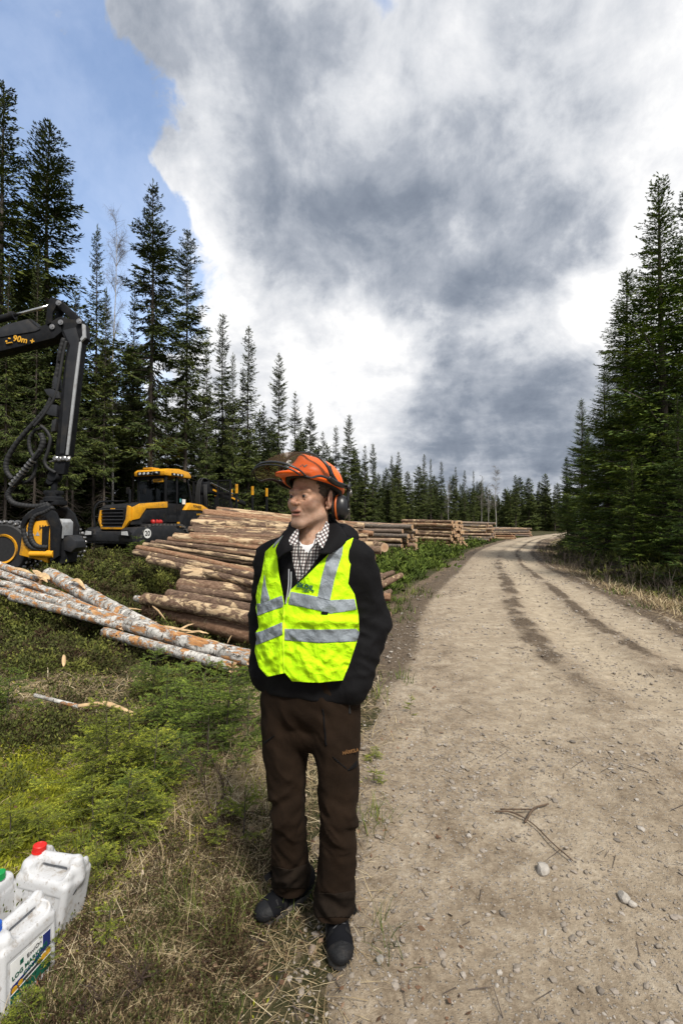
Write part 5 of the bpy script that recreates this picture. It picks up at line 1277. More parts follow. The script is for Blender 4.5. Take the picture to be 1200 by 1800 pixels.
    f.build('cylinder', M_RED, e, smooth=True); f = MB(); f.lathe([(.05, 0), (.05, .08), (.02, .1)], (1.12 + .066, .95 + .545, 1.47), (.12, 1, 0), 12); f.box((1.12, 1.08, 1.47), (.26, .04, .26)); f.box((1.12, 1.28, 1.47), (.26, .04, .26)); f.build('valve', M_BLACK, e, angle=40)
build_forwarder()

def build_harvester():
    Y = 13.0
    def pp(px, py, dy=0.0): return P(px, py, Y + dy)
    def poly(pts, dy0, dy1, bev=.02):
        q = [tuple(pp(x, y)[[0, 2]]) for x, y in pts]; return q, Y + dy0, Y + dy1
    r = empty('harvester', (-13.5, Y + .9, Hs(-13.5, Y + .9))); tag(r, 'black and yellow harvester at the left frame edge with its crane bent over', 'forestry machine')
    inv = Matrix.Translation(-Vector(r.location))
    def fin(m, name, mat, parent=None, **kw):
        m.v = [tuple(inv @ Vector(v)) for v in m.v]; return m.build(name, mat, parent or r, **kw)
    def plate(name, mat, pts, d0, d1, bev=.02, parent=None):
        q, a, b = poly(pts, d0, d1); m = MB(); m.prism(q, 1, a, b, bev); return fin(m, name, mat, parent, angle=35)
    # main boom
    bo = plate('main_boom', M_BLACK, [(-230, 640), (-120, 600), (0, 588), (24, 575), (62, 565), (76, 580), (92, 574), (112, 562), (116, 588), (103, 599), (60, 610), (0, 624), (-120, 668), (-230, 740)], -.20, .20, .02)
    plate('boom_cover', M_DGREY, [(-100, 610), (0, 588), (22, 576), (58, 567), (70, 578), (80, 584), (72, 588), (0, 600), (-100, 625)], -.225, -.19, .008, bo)
    plate('decal_triangle', M_LETY, [(-1, 608), (8, 606), (4, 597)], -.232, -.224, 0, bo)
    Mx = inv @ Matrix.Translation(Vector(pp(38, 597, -.235))) @ Matrix.Rotation(R(-9.5), 4, 'Y').inverted() @ Matrix.Rotation(R(90), 4, 'X')
    text_mesh('lettering', '- 90m +', .235, M_LETY, bo, Mx, .006)
    m = MB(); m.tube([pp(12, 604, -.23), pp(22, 602, -.23)], .018, 5); m.lathe([(.03, 0), (.03, .01)], pp(12, 600, -.235), (0, -1, 0), 8); fin(m, 'decal_figure', M_LETY, bo)
    # knuckle cylinder, links
    m = MB(); m.tube([pp(-60, 577, -.02), pp(24, 555, -.02)], .10, 14); m.tube([pp(20, 556, -.02), pp(26, 554.5, -.02)], .125, 14); fin(m, 'cylinder_barrel', M_BLACK, angle=40)
    m = MB(); m.tube([pp(24, 555, -.02), pp(90, 537, -.02)], .048, 14); fin(m, 'piston_rod', M_CHROME, smooth=True)
    for d in (-.20, .17):
        m = MB(); q, a, b = poly([(98, 528), (106, 530), (108, 540), (100, 556), (99, 574), (93, 580), (88, 574), (90, 556), (92, 540)], d, d + .05); m.prism(q, 1, a, b, .012); fin(m, 'link_arm', M_BLACK, angle=35)
    m = MB(); q, a, b = poly([(90, 530), (98, 526), (110, 530), (136, 553), (146, 564), (142, 571), (132, 567), (112, 548), (92, 543)], -.12, .12); m.prism(q, 1, a, b, .02); fin(m, 'rocker', M_BLACK, angle=35)
    for (x, y) in ((104, 533), (140, 565), (93, 575), (108, 567)):
        m = MB(); m.lathe([(.075, 0), (.075, .03), (.04, .035), (.04, .05)], pp(x, y, -.21), (0, -1, 0), 14); fin(m, 'pivot_pin', M_STEEL, angle=40)
    # outer boom
    ji = plate('outer_boom', M_BLACK, [(104, 566), (114, 560), (130, 565), (146, 566), (153, 572), (155, 596), (148, 604), (125, 803), (103, 803), (113, 700), (120, 640), (124, 610), (116, 592)], -.16, .16, .025)
    plate('boom_cap', M_LGREY, [(150, 573), (155, 575), (156, 597), (149, 604), (147, 600), (151, 594)], -.17, -.10, .008, ji)
    plate('wear_strip', M_LGREY, [(144, 606), (149, 604), (126, 801), (122, 801)], -.172, -.12, .004, ji)
    plate('rib', M_DGREY, [(118, 585), (140, 580), (146, 602), (120, 799), (112, 799), (124, 640), (130, 612)], -.185, -.15, .012, ji)
    plate('bracket', M_BLACK, [(112, 628), (116, 626), (116, 640), (110, 640)], -.24, -.1, .01, ji)
    for pts in ([(86, 688), (97, 687), (112, 692), (114, 704), (100, 703), (92, 698)], [(84, 728), (93, 714), (109, 715), (108, 735), (96, 733)], [(103, 668), (110, 668), (110, 688), (103, 688)], [(100, 742), (108, 738), (105, 760), (98, 762)]):
        plate('bracket', M_DGREY, pts, -.22, -.02, .012, ji)
    plate('extension', M_BLACK, [(102, 800), (122, 800), (116, 834), (97, 834)], -.11, .11, .015)
    m = MB()
    for k in range(4): m.lathe([(.05, -.03), (.085, 0), (.05, .03)], pp(98 + 7 * k, 806 + (k % 2), -.14), (0, 1, 0), 10)
    m.tube([pp(88, 812, -.1), pp(124, 803, -.1)], .03, 8); fin(m, 'hose_clamp', M_STEEL, angle=40)
    m = MB(); m.lathe([(.13, -.14), (.17, -.08), (.17, .08), (.13, .14)], pp(97, 838), (0, 1, 0), 16); m.lathe([(.10, -.12), (.13, -.06), (.13, .06), (.10, .12)], pp(92, 846), (0, 1, 0), 16); m.tube([pp(97, 836), pp(95, 866)], .085, 10); fin(m, 'pendulum_link', M_BLACK, angle=40)
    # hoses
    def hose(pts, rad, dy=0.0, name='hose', ribs=True):
        q = spline([pp(x, y, dy + (p[2] if len(p) > 2 else 0)) for p in pts for x, y in [p[:2]]], 14); n = len(q)
        rad *= .82; rr = [rad * (1.0 + (.11 if (ribs and (k // 2) % 2) else 0)) for k in range(n)]; m = MB(); m.tube(q, rr, 9); return fin(m, name, M_RUB, smooth=True)
    hose([(113, 595), (106, 620), (103, 645), (97, 672), (95, 690), (83, 716), (68, 735), (48, 757), (28, 781), (13, 808), (12, 828), (22, 842)], .075, -.14)
    hose([(117, 600), (111, 625), (107, 650), (102, 680), (96, 700), (80, 726), (60, 750)], .05, -.2, ribs=False)
    hose([(22, 842), (42, 848), (58, 838), (63, 812), (54, 792), (52, 772), (62, 757), (76, 752)], .055, -.1)
    hose([(72, 762), (76, 778), (66, 800), (52, 815), (38, 838), (20, 860), (15, 872), (24, 884), (44, 889), (66, 890), (86, 886)], .085, -.22)
    hose([(70, 790), (60, 805), (48, 822), (34, 842), (19, 858)], .045, -.28, ribs=False)
    hose([(72, 749), (82, 757), (89, 772), (84, 795), (79, 810), (84, 822), (98, 831)], .055, -.18, ribs=False)
    hose([(88, 888), (72, 895), (52, 905), (43, 925), (46, 948), (58, 963), (82, 966)], .085, -.42)
    hose([(94, 892), (80, 900), (62, 908), (54, 928), (56, 948), (66, 960), (84, 962)], .075, -.46)
    m = MB()
    for k in range(9): t = k / 8; m.lathe([(.095, -.02), (.095, .02)], pp(58 - 36 * t, 810 + 42 * t, -.25), (-.6, 0, -.7), 10)
    fin(m, 'hose_guard', M_STEEL, angle=40)
    # harvester head
    m = MB(); m.lathe([(.12, .0), (.20, -.05), (.20, -.16), (.26, -.20), (.26, -.30), (.16, -.36)], pp(95, 863), (0, 0, 1), 18); m.box(pp(95, 866), (.42, .30, .12), bev=.03); m.box(pp(95, 884), (.55, .42, .14), bev=.03); fin(m, 'rotator', M_BLACK, angle=40)
    hd = plate('harvester_head', M_YEL, [(58, 918), (104, 914), (106, 920), (101, 988), (92, 984), (52, 974), (56, 950)], -.42, .30, .03)
    for d in (-.50, .34):
        plate('head_frame', M_BLACK, [(57, 925), (62, 910), (82, 895), (104, 890), (118, 903), (126, 925), (123, 975), (108, 985), (108, 925), (100, 908), (84, 906), (70, 914), (63, 928)], d, d + .09, .015, hd)
    plate('name_plate', M_BLACK, [(92, 926), (104, 924), (102, 968), (91, 966)], -.435, -.415, .004, hd)
    Mx = inv @ Matrix.Translation(Vector(pp(97.3, 946, -.445))) @ Matrix.Rotation(R(-86), 4, 'Y') @ Matrix.Rotation(R(90), 4, 'X'); text_mesh('lettering', 'PONSSE', .155, M_LETY, hd, Mx, .004)
    Mx = inv @ Matrix.Translation(Vector(pp(76, 928, -.43))) @ Matrix.Rotation(R(90), 4, 'X'); text_mesh('lettering', 'H6', .17, M_LET, hd, Mx, .006)
    plate('cover', M_LGREY, [(109, 915), (121, 912), (126, 918), (125, 946), (111, 944)], -.40, .1, .02, hd)
    plate('feed_roller', M_DGREY, [(125, 946), (134, 940), (146, 950), (147, 962), (138, 970), (126, 966)], -.36, .16, .03, hd)
    plate('saw_box', M_BLACK, [(102, 944), (126, 940), (128, 988), (108, 995), (100, 990)], -.34, .24, .03, hd)
    for (x, y) in ((66, 938), (75, 938), (84, 938), (66, 952), (75, 952)):
        m = MB(); m.prism([tuple(pp(x - 3.4, y + 3)[[0, 2]]), tuple(pp(x + 3.4, y + 3)[[0, 2]]), tuple(pp(x, y - 4)[[0, 2]])], 1, Y - .428, Y - .422); fin(m, 'warning_sticker', M_LGREY, hd)
    m = MB(); m.tube([pp(54, 974, -.45), pp(88, 974, -.45)], .085, 12); m.tube([pp(84, 974, -.45), pp(96, 974, -.45)], .11, 12); fin(m, 'delimbing_cylinder', M_YEL, hd, angle=40)
    for k, pts in enumerate(([(100, 975), (112, 985), (118, 1005), (112, 1008), (104, 992)], [(84, 982), (96, 986), (98, 1003), (92, 1004)])):
        plate('delimbing_knife', M_BLACK, pts, -.3 + .3 * k, -.2 + .3 * k, .012, hd)
    # wheels with chains
    def wheel(c, steer=0.0):
        m = MB(); m.lathe([(.40, -.32), (.66, -.32), (.74, -.24), (.74, .24), (.66, .32), (.40, .32)], c, (steer, -1, 0), 40); w = fin(m, 'wheel', M_RUB, angle=35)
        m = MB(); m.lathe([(.30, -.30), (.30, .18), (.355, .20), (.36, .345), (.415, .365), (.425, .30), (.405, -.32)], c, (steer, -1, 0), 36); fin(m, 'rim', M_YEL, w, angle=40)
        m = MB(); m.lathe([(.02, .30), (.13, .30), (.15, .24), (.28, .20), (.29, .1), (.02, .08)], c, (steer, -1, 0), 24); fin(m, 'hub', M_BLACK, w, angle=40)
        for dy in (-.25, 0, .25):
            m = MB()
            for k in range(30):
                a = 2 * pi * k / 30; p = Vector(c) + Vector((.765 * sin(a), dy, .765 * cos(a))); m.lathe([(.035, -.055), (.055, -.03), (.055, .03), (.035, .055)], p, (cos(a) if k % 2 else .3, .0 if k % 2 else 1, -sin(a) if k % 2 else 0), 7)
            fin(m, 'tyre_chain', M_STEEL, w, angle=40)
    g0 = Hs(-9.4, 13.1); c0 = pp(20, 964, .15)
    wheel(c0); wheel(c0 + np.array([-1.62, 0, 0])); wheel(c0 + np.array([0, 2.2, 0])); wheel(c0 + np.array([-1.62, 2.2, 0])); wheel(c0 + np.array([-6.2, 0, .02])); wheel(c0 + np.array([-6.2, 2.2, .02]))
    m = MB(); m.box((c0[0] - 3.3, Y + 1.25, 1.35), (6.8, 1.3, .5), bev=.06); m.box((c0[0] - 1.0, Y + 1.25, 1.0), (2.4, 1.0, .5), bev=.05); fin(m, 'chassis', M_BLACK, angle=35)
    m = MB(); m.prism([(c0[0] - 7.3, 1.5), (c0[0] - 7.2, 2.7), (c0[0] - 4.6, 2.9), (c0[0] - 4.5, 1.5)], 1, Y + .2, Y + 2.3, .08); fin(m, 'engine_hood', M_YEL, angle=35)
    m = MB(); m.box((c0[0] - 3.5, Y + 1.25, 3.72), (1.8, 1.8, .24), bev=.08); fin(m, 'cab_roof', M_YEL, angle=35)
    m = MB()
    for sx in (-.8, .8):
        for sy in (-.8, .8): m.box((c0[0] - 3.5 + sx, Y + 1.25 + sy, 2.6), (.12, .12, 2.1))
    m.box((c0[0] - 3.5, Y + 1.25, 1.75), (1.8, 1.8, .5), bev=.04); fin(m, 'cab_frame', M_BLACK)
    m = MB(); m.box((c0[0] - 3.5, Y + .47, 2.75), (1.5, .02, 1.7)); m.box((c0[0] - 2.72, Y + 1.25, 2.75), (.02, 1.5, 1.7)); fin(m, 'window', M_GLASS)
    bb = pp(-225, 690); m = MB(); m.tube([(bb[0], Y, bb[2]), (bb[0] + .5, Y, 3.6), (c0[0] - 1.7, Y + .6, 1.5)], [.22, .26, .34], 12); fin(m, 'crane_pillar', M_BLACK, angle=40)
build_harvester()

# ------------------------------------------------------------------ the man
def c5(pts): return np.array([(420 + x / 4.286, 900 + y / 4.286) for x, y in pts])
def c4(pts): return np.array([(420 + x / 4.286, 780 + y / 4.286) for x, y in pts])
def cloth(name, c, rough=.85, var=.25, weave=900, sheen=.0, scale=9, spec=.2, fold=0.0, crumple=0.0):
    m, t, b = new_mat(name); co = t.add('ShaderNodeTexCoord').outputs['Object']; n = t.noise(co, scale, 6, .62)
    t.link(t.ramp(n, [(.3, tuple(x * (1 - var) for x in c)), (.7, tuple(x * (1 + var) for x in c))]), b.inputs['Base Color'])
    b.inputs['Roughness'].default_value = rough; b.inputs['Specular IOR Level'].default_value = spec; b.inputs['Sheen Weight'].default_value = sheen
    h = t.math('MULTIPLY', t.noise(co, weave, 2), .25)
    if fold: h = t.math('ADD', h, t.math('MULTIPLY', t.noise(t.scalevec(co, (1, 1, .7), rot=(.3, .2, .5)), 16, 5, .6, 1.2), fold))
    if crumple: h = t.math('ADD', h, t.math('MULTIPLY', t.vor(t.vmath('ADD', co, t.vmath('SCALE', t.noise(co, 9, 4, color=True), scale=.09)), 17), crumple))
    t.link(t.bump(h, .5 + .3 * (crumple > 0), .006), b.inputs['Normal']); return m
M_JACKET = cloth('black_softshell', (.0052, .0050, .0058), .8, .3, fold=1.6, scale=5, spec=.14)
M_TROUSER = cloth('brown_trouser_cloth', (.0160, .0094, .0054), .9, .4, fold=1.3, scale=6, spec=.12)
M_CUFF = cloth('muddy_cuff_cloth', (.0135, .0095, .0068), .9, .5, scale=14, spec=.1)
M_HIVIS = cloth('hi_vis_fabric', (.53, .93, .004), .75, .06, 500, fold=2.0, spec=.25, crumple=2.6)
M_REFL = cloth('reflective_tape', (.22, .25, .28), .45, .14, 400, fold=2.0, spec=.4, crumple=2.0)
M_TEE = cloth('white_cotton', (.74, .75, .78), .9, .04)
M_SHOE = cloth('shoe_fabric', (.0055, .0058, .0075), .8, .4, 500, spec=.1)
M_SHOER = simple('shoe_rubber', (.0075, .0078, .0088), .6, var=.35, scale=30, spec=.25, dirt=(.045, .036, .028), dirt_amt=.35, bump=.4, bscale=120)
M_ORANGE = simple('orange_helmet_plastic', (.98, .15, .008), .34, var=.03, scale=12, dirt=(.7, .12, .02), dirt_amt=.2)
M_VBLACK = simple('visor_frame_plastic', (.014, .014, .016), .35, var=.2)
def visor_mat():
    m, t, b = new_mat('brown_visor_mesh'); t.n.remove(b); out = t.n['Material Output']; a = t.add('ShaderNodeBsdfTransparent'); a.inputs[0].default_value = (.78, .72, .66, 1); d = t.add('ShaderNodeBsdfDiffuse'); d.inputs[0].default_value = (.16, .115, .075, 1)
    mx = t.add('ShaderNodeMixShader'); mx.inputs[0].default_value = .19; t.link(a.outputs[0], mx.inputs[1]); t.link(d.outputs[0], mx.inputs[2]); t.link(mx.outputs[0], out.inputs[0]); return m
M_VISOR = visor_mat()
def plaid_mat():
    m, t, b = new_mat('checked_shirt_cloth'); sp = t.add('ShaderNodeSeparateXYZ'); co = t.add('ShaderNodeTexCoord').outputs['UV']; t.link(co, sp.inputs[0])
    def stripe(s): 
        f = t.math('FRACT', t.math('DIVIDE', s, .0125)); return t.math('MULTIPLY', t.smooth(f, .44, .54), t.math('SUBTRACT', 1.0, t.smooth(f, .92, 1.0)))
    a = stripe(sp.outputs[0]); c = stripe(sp.outputs[1])
    col = t.mix(a, (.68, .68, .66), (.20, .145, .14)); col = t.mix(t.math('MULTIPLY', c, .78), col, (.032, .026, .03)); t.link(col, b.inputs['Base Color']); b.inputs['Roughness'].default_value = .9; b.inputs['Specular IOR Level'].default_value = .15
    return m
M_PLAID = plaid_mat()
def skin_mat():
    m, t, b = new_mat('skin'); at = t.add('ShaderNodeAttribute', attribute_name='blush'); sp = t.add('ShaderNodeSeparateColor'); t.link(at.outputs['Color'], sp.inputs[0]); co = t.add('ShaderNodeTexCoord').outputs['Object']
    n = t.noise(co, 70, 6, .65); c = t.ramp(n, [(.3, (.44, .25, .165)), (.5, (.53, .325, .225)), (.7, (.60, .385, .28))])
    c = t.mix(sp.outputs[0], c, (.45, .16, .12)); c = t.mix(sp.outputs[1], c, (.16, .095, .062)); c = t.mix(t.math('MULTIPLY', sp.outputs[2], .55), c, (.25, .17, .13))
    t.link(c, b.inputs['Base Color']); b.inputs['Roughness'].default_value = .48; b.inputs['Specular IOR Level'].default_value = .35
    b.inputs['Subsurface Weight'].default_value = .12; b.inputs['Subsurface Radius'].default_value = (.012, .005, .003); b.inputs['Subsurface Scale'].default_value = .5
    t.link(t.bump(t.noise(co, 260, 4), .22, .002), b.inputs['Normal']); return m
M_SKIN = skin_mat()
M_HAIR = simple('greying_hair', (.085, .062, .046), .7, var=.55, scale=160, bump=.8, bscale=300)

PO = np.array([-.125, 1.88, 0.0]); TH = R(-20)
def loc(p):      # world -> torso frame
    q = p - PO; return np.stack([q[:, 0] * cos(TH) + q[:, 1] * sin(TH), -q[:, 0] * sin(TH) + q[:, 1] * cos(TH), q[:, 2]], 1)
def wor(p):
    p = np.atleast_2d(np.asarray(p, float)); return np.stack([p[:, 0] * cos(TH) - p[:, 1] * sin(TH), p[:, 0] * sin(TH) + p[:, 1] * cos(TH), p[:, 2]], 1) + PO
def ridged(p, f, seed, sq=(1, 1, 1)):
    return 1 - np.abs(fbm3(p * np.array(sq) * f, seed, 2)) * 2.2
def build_person():
    root = empty('person', (PO[0], PO[1], 0)); tag(root, 'man in a hi-vis vest and orange helmet standing on the verge, hands in his pockets', 'person')
    def part(name, V, F, mat, parent=root, **kw):
        o = obj_np(name, V - np.array([PO[0], PO[1], 0]), F, mat, parent, **kw); return o
    def fin(m, name, mat, parent=root, **kw):
        m.v = [(x - PO[0], y - PO[1], z) for x, y, z in m.v]; return m.build(name, mat, parent, **kw)
    def thick(o, t, off=-1):
        s = o.modifiers.new('thickness', 'SOLIDIFY'); s.thickness = t; s.offset = off; return o
    # ---- torso and jacket
    TZ = [(.0, .0, .86), (0, .0, .97), (0, -.005, 1.10), (0, .0, 1.25), (0, .008, 1.38), (0, .015, 1.455), (0, .022, 1.505), (0, .03, 1.545), (0, .034, 1.575)]
    TA = [.192, .198, .200, .205, .212, .196, .150, .100, .078]; TB = [.140, .148, .150, .148, .140, .125, .104, .088, .075]
    def torso(q, g=0.0): return s_spine(q, TZ, [a + g for a in TA], [b + g for b in TB], 2.25)
    def arms(q):
        r_ = s_cap(q, (.188, .018, 1.452), (.248, .055, 1.20), .078, .061); r_ = smin(r_, s_cap(q, (.248, .055, 1.20), (.200, -.050, .962), .061, .053), .03)
        l_ = s_cap(q, (-.188, .018, 1.445), (-.236, .05, 1.20), .076, .064); l_ = smin(l_, s_cap(q, (-.236, .05, 1.20), (-.192, -.035, .965), .064, .056), .03)
        return np.minimum(r_, l_)
    def jacket(p):
        q = loc(p); d = smin(torso(q), arms(q), .045); d = smax(d, .915 - q[:, 2] + .02 * np.cos(q[:, 0] * 8), .008)
        arm = sstep(np.abs(q[:, 0]), .19, .24)
        w = .0075 * ridged(q, 9, 3, (1, 1, 1.9)) * (.35 + .65 * arm) + .008 * (ridged(q @ np.array([[1, 0, 0], [0, .7, .7], [0, -.7, .7]]), 13, 6, (.5, .7, 1.6)) - .2) * arm * (.3 + .7 * sstep(-np.abs(q[:, 2] - 1.10), -.22, -.06))
        return d - w
    V, F = surface_nets(jacket, (-.48, 1.58, .86), (.25, 2.16, 1.66), .0058); V = laplace(V, F, 2)
    px = proj(V); N = mesh_normals(V, F); q = loc(V); front = q[:, 1] < .02
    vopen = c5([(455, 60), (395, 130), (345, 240), (390, 300), (408, 400), (440, 528), (500, 472), (600, 335), (655, 250), (690, 150), (690, 60), (560, 20)])
    f = np.where(front, -poly_sd(px, vopen), -5.0)
    V2, F2 = clip_mesh(V, F, f); jk = part('jacket', V2, F2, M_JACKET); thick(jk, .004)
    # ---- shirt and t-shirt, under the open jacket
    def inner(g): 
        return lambda p: torso(loc(p), g)
    V, F = surface_nets(inner(-.013), (-.40, 1.62, 1.18), (.15, 2.1, 1.66), .006); px = proj(V); q = loc(V)
    tpoly = c4([(448, 700), (456, 745), (474, 775), (505, 815), (540, 815), (565, 752), (580, 700), (560, 640), (470, 640)])
    f = np.where(q[:, 1] < .02, -poly_sd(px, tpoly), -5.0); f = np.maximum(f, 1.22 * 100 - V[:, 2] * 100)
    V2, F2 = clip_mesh(V, F, f); q2 = loc(V2); sh = part('shirt', V2, F2, M_PLAID, uv=np.stack([q2[:, 0] + .35 * q2[:, 2] * 0, q2[:, 2]], 1)); thick(sh, .002)
    V, F = surface_nets(inner(-.018), (-.40, 1.62, 1.36), (.15, 2.1, 1.60), .006); q = loc(V); nl = c4([(440, 690), (452, 728), (475, 758), (515, 766), (556, 752), (575, 700), (560, 560), (450, 560)])
    f = np.where(q[:, 1] < .03, -poly_sd(proj(V), nl), -5.0); V2, F2 = clip_mesh(V, F, f); thick(part('t_shirt', V2, F2, M_TEE), .003)
    # shirt collar: two folded flaps
    def flap(name, rows, mat, n=10, parent=root, th=.003, uvrot=0.0):
        """rows: list of polylines of world points; skins them"""
        G = np.array([spline(r_, n)[:] for r_ in rows]); k = G.shape[1]
        G2 = np.array([spline(G[:, j], 6) for j in range(k)]).transpose(1, 0, 2); a, b = G2.shape[:2]; i = np.arange(a * b).reshape(a, b)
        Fq = np.stack([i[:-1, :-1], i[:-1, 1:], i[1:, 1:], i[1:, :-1]], -1).reshape(-1, 4); V = G2.reshape(-1, 3)
        cu, su = cos(uvrot), sin(uvrot); uv = np.stack([V[:, 0] * cu - V[:, 2] * su, V[:, 0] * su + V[:, 2] * cu], 1)
        o = part(name, V, Fq, mat, parent, uv=uv); s = o.modifiers.new('thickness', 'SOLIDIFY'); s.thickness = th; s.offset = 0; return o
    Q = lambda x, y, Y: P(420 + x / 4.286, 780 + y / 4.286, Y)
    flap('shirt_collar', [[Q(447, 640, 1.765), Q(448, 690, 1.755), Q(452, 750, 1.735)], [Q(425, 655, 1.775), Q(405, 700, 1.75), Q(420, 762, 1.728)], [Q(415, 665, 1.79), Q(360, 720, 1.765), Q(322, 770, 1.742)]], M_PLAID, uvrot=.5)
    flap('shirt_collar', [[Q(655, 585, 1.84), Q(610, 680, 1.775), Q(566, 765, 1.722)], [Q(668, 595, 1.84), Q(640, 690, 1.775), Q(600, 760, 1.715)], [Q(678, 615, 1.835), Q(668, 700, 1.775), Q(630, 790, 1.708)]], M_PLAID, uvrot=-.55)
    # ---- jacket collar, standing open, and the hood behind it
    flap('jacket_collar', [[Q(430, 590, 1.86), Q(425, 640, 1.79), Q(400, 720, 1.755), Q(405, 800, 1.715)], [Q(390, 590, 1.87), Q(372, 650, 1.79), Q(335, 735, 1.75), Q(345, 830, 1.72)], [Q(375, 625, 1.875), Q(340, 690, 1.80), Q(283, 795, 1.755), Q(300, 870, 1.735)]], M_JACKET, th=.007)
    flap('jacket_collar', [[Q(672, 545, 1.93), Q(668, 640, 1.84), Q(655, 720, 1.765), Q(600, 830, 1.705)], [Q(690, 530, 1.94), Q(735, 620, 1.84), Q(735, 715, 1.76), Q(640, 830, 1.70)], [Q(700, 545, 1.95), Q(770, 640, 1.86), Q(806, 738, 1.775), Q(690, 830, 1.715)]], M_JACKET, th=.007)
    hc = np.array([Q(760, 660, 1.97)])[0]
    def hood(p):
        q = loc(p); c = loc(hc[None])[0]
        d = s_ell(q, (.0, .12, 1.545), (.150, .075, .062), 0, .35); d = smin(d, s_ell(q, (.10, .085, 1.54), (.07, .07, .05)), .03); d = smin(d, s_ell(q, (-.10, .085, 1.535), (.07, .07, .05)), .03)
        d = smax(d, -s_ell(q, (.0, .07, 1.62), (.105, .085, .055)), .012)
        return d - .006 * ridged(q, 14, 8)
    V, F = surface_nets(hood, (-.42, 1.78, 1.40), (.18, 2.2, 1.68), .006); V = laplace(V, F, 1); part('hood', V, F, M_JACKET)
    # zips, cord
    m = MB(); m.tube(spline([P(*c5([(376, 430)])[0], 1.715), P(*c5([(372, 560)])[0], 1.70), P(*c5([(352, 690)])[0], 1.69)], 8), .0022, 6); m.tube(spline([P(*c5([(393, 450)])[0], 1.712), P(*c5([(390, 560)])[0], 1.698), P(*c5([(372, 640)])[0], 1.69)], 8), .002, 6); fin(m, 'zip', simple('zip_tape', (.36, .37, .39), .4, var=.1), jk)
    m = MB(); m.tube(spline([Q(448, 690, 1.752), Q(448, 800, 1.722), Q(455, 880, 1.708), Q(475, 990, 1.700)], 8), .0028, 6); m.tube(spline([Q(598, 740, 1.715), Q(540, 800, 1.705), Q(515, 880, 1.698), Q(490, 1000, 1.698)], 8), .0028, 6); fin(m, 'neck_cord', M_RUB)
    # ---- hi-vis vest
    VZ = [(0, .0, .93), (0, -.004, 1.05), (0, -.004, 1.16), (0, .0, 1.28), (0, .008, 1.38), (0, .015, 1.455), (0, .022, 1.507), (0, .03, 1.547), (0, .034, 1.577)]
    VA = [.208, .213, .214, .217, .220, .205, .160, .108, .084]; VB = [.170, .170, .167, .160, .153, .138, .114, .096, .081]
    def vest(p):
        q = loc(p); d = s_spine(q, VZ, VA, VB, 2.3); fr = sstep(-q[:, 1], -.03, .06)
        pv = proj(p); low = sstep(-q[:, 2], -1.36, -1.22)
        w = .0065 * ridged(q, 10, 21, (1.0, .5, 1.5)) + .0045 * ridged(q @ np.array([[.8, 0, .6], [0, 1, 0], [-.6, 0, .8]]), 17, 23, (.6, 1, 1.7)) + .004 * ridged(q, 26, 25)
        w = w + .011 * np.exp(-(((pv[:, 1] - (1092 + .00045 * (pv[:, 0] - 560) ** 2)) / 8.5) ** 2)) * sstep(pv[:, 0], 500, 520) - .006 * np.exp(-(((pv[:, 1] - (1080 + .0004 * (pv[:, 0] - 560) ** 2)) / 6) ** 2)) * sstep(pv[:, 0], 500, 520)
        w = w + .007 * np.exp(-(((pv[:, 0] - 496 + .03 * (pv[:, 1] - 1060)) / 4.0) ** 2)) * sstep(pv[:, 1], 1060, 1075)       # the overlapping front edge
        for (x0, y0, x1, y1, s, a) in ((520, 1140, 570, 1178, 5, .006), (545, 1180, 600, 1140, 6, .006), (470, 1110, 494, 1090, 5, .007), (455, 1165, 492, 1150, 5, .006), (585, 1000, 612, 1012, 5, .005), (590, 1035, 625, 1050, 5, .005), (560, 1010, 600, 1004, 4, .004), (600, 1120, 628, 1150, 6, .005), (470, 1000, 478, 1040, 5, .005), (530, 1150, 545, 1192, 5, .005)):
            e = np.array([x1 - x0, y1 - y0], float); Lg = np.linalg.norm(e); e /= Lg; rel = pv - [x0, y0]; al = rel @ e; ac = rel @ np.array([-e[1], e[0]])
            w = w + a * np.exp(-(ac / s) ** 2) * sstep(al, -12, 12) * sstep(-al, -Lg - 12, -Lg + 12)
        return d - w * (.45 + .55 * low) * fr - .003
    V, F = surface_nets(vest, (-.45, 1.55, .92), (.22, 2.16, 1.64), .0048); V = laplace(V, F, 2, .45); N = mesh_normals(V, F)
    outl = c5([(338, 172), (283, 310), (300, 480), (325, 600), (345, 715), (385, 590), (500, 490), (690, 300), (800, 225), (884, 178), (850, 330), (835, 430), (822, 540), (870, 620), (900, 780), (905, 900), (885, 985), (830, 1150), (780, 1270), (600, 1287), (400, 1277), (345, 1213), (215, 1243), (150, 1170), (118, 1050), (125, 1000), (125, 910), (150, 870), (140, 790), (118, 690), (140, 560), (170, 470), (198, 300)])
    px = proj(V); q = loc(V); fr = q[:, 1] < .025
    back = np.maximum(np.maximum(1.0 - q[:, 2], q[:, 2] - 1.515), np.abs(q[:, 0]) - .178 - .05 * sstep(-q[:, 2], -1.25, -1.2)) * 425
    side = q[:, 1] < .075
    f = np.where(fr, poly_sd(px, outl), np.where(side & (q[:, 2] < 1.22) & (q[:, 2] > 1.0), -4.0, back))
    V2, F2 = clip_mesh(V, F, f); ve = part('vest', V2, F2, M_HIVIS); thick(ve, .0025)
    Vv, Fv, Nv = V2, F2, mesh_normals(V2, F2); pv = proj(Vv); qv = loc(Vv)
    def band(name, poly, off, mat, parent=ve):
        f = np.where(qv[:, 1] < .03, poly_sd(pv, poly), 9.0); a, b = clip_mesh(Vv + Nv * off, Fv, f)
        if len(b): return thick(part(name, a, b, mat, parent), .0012)
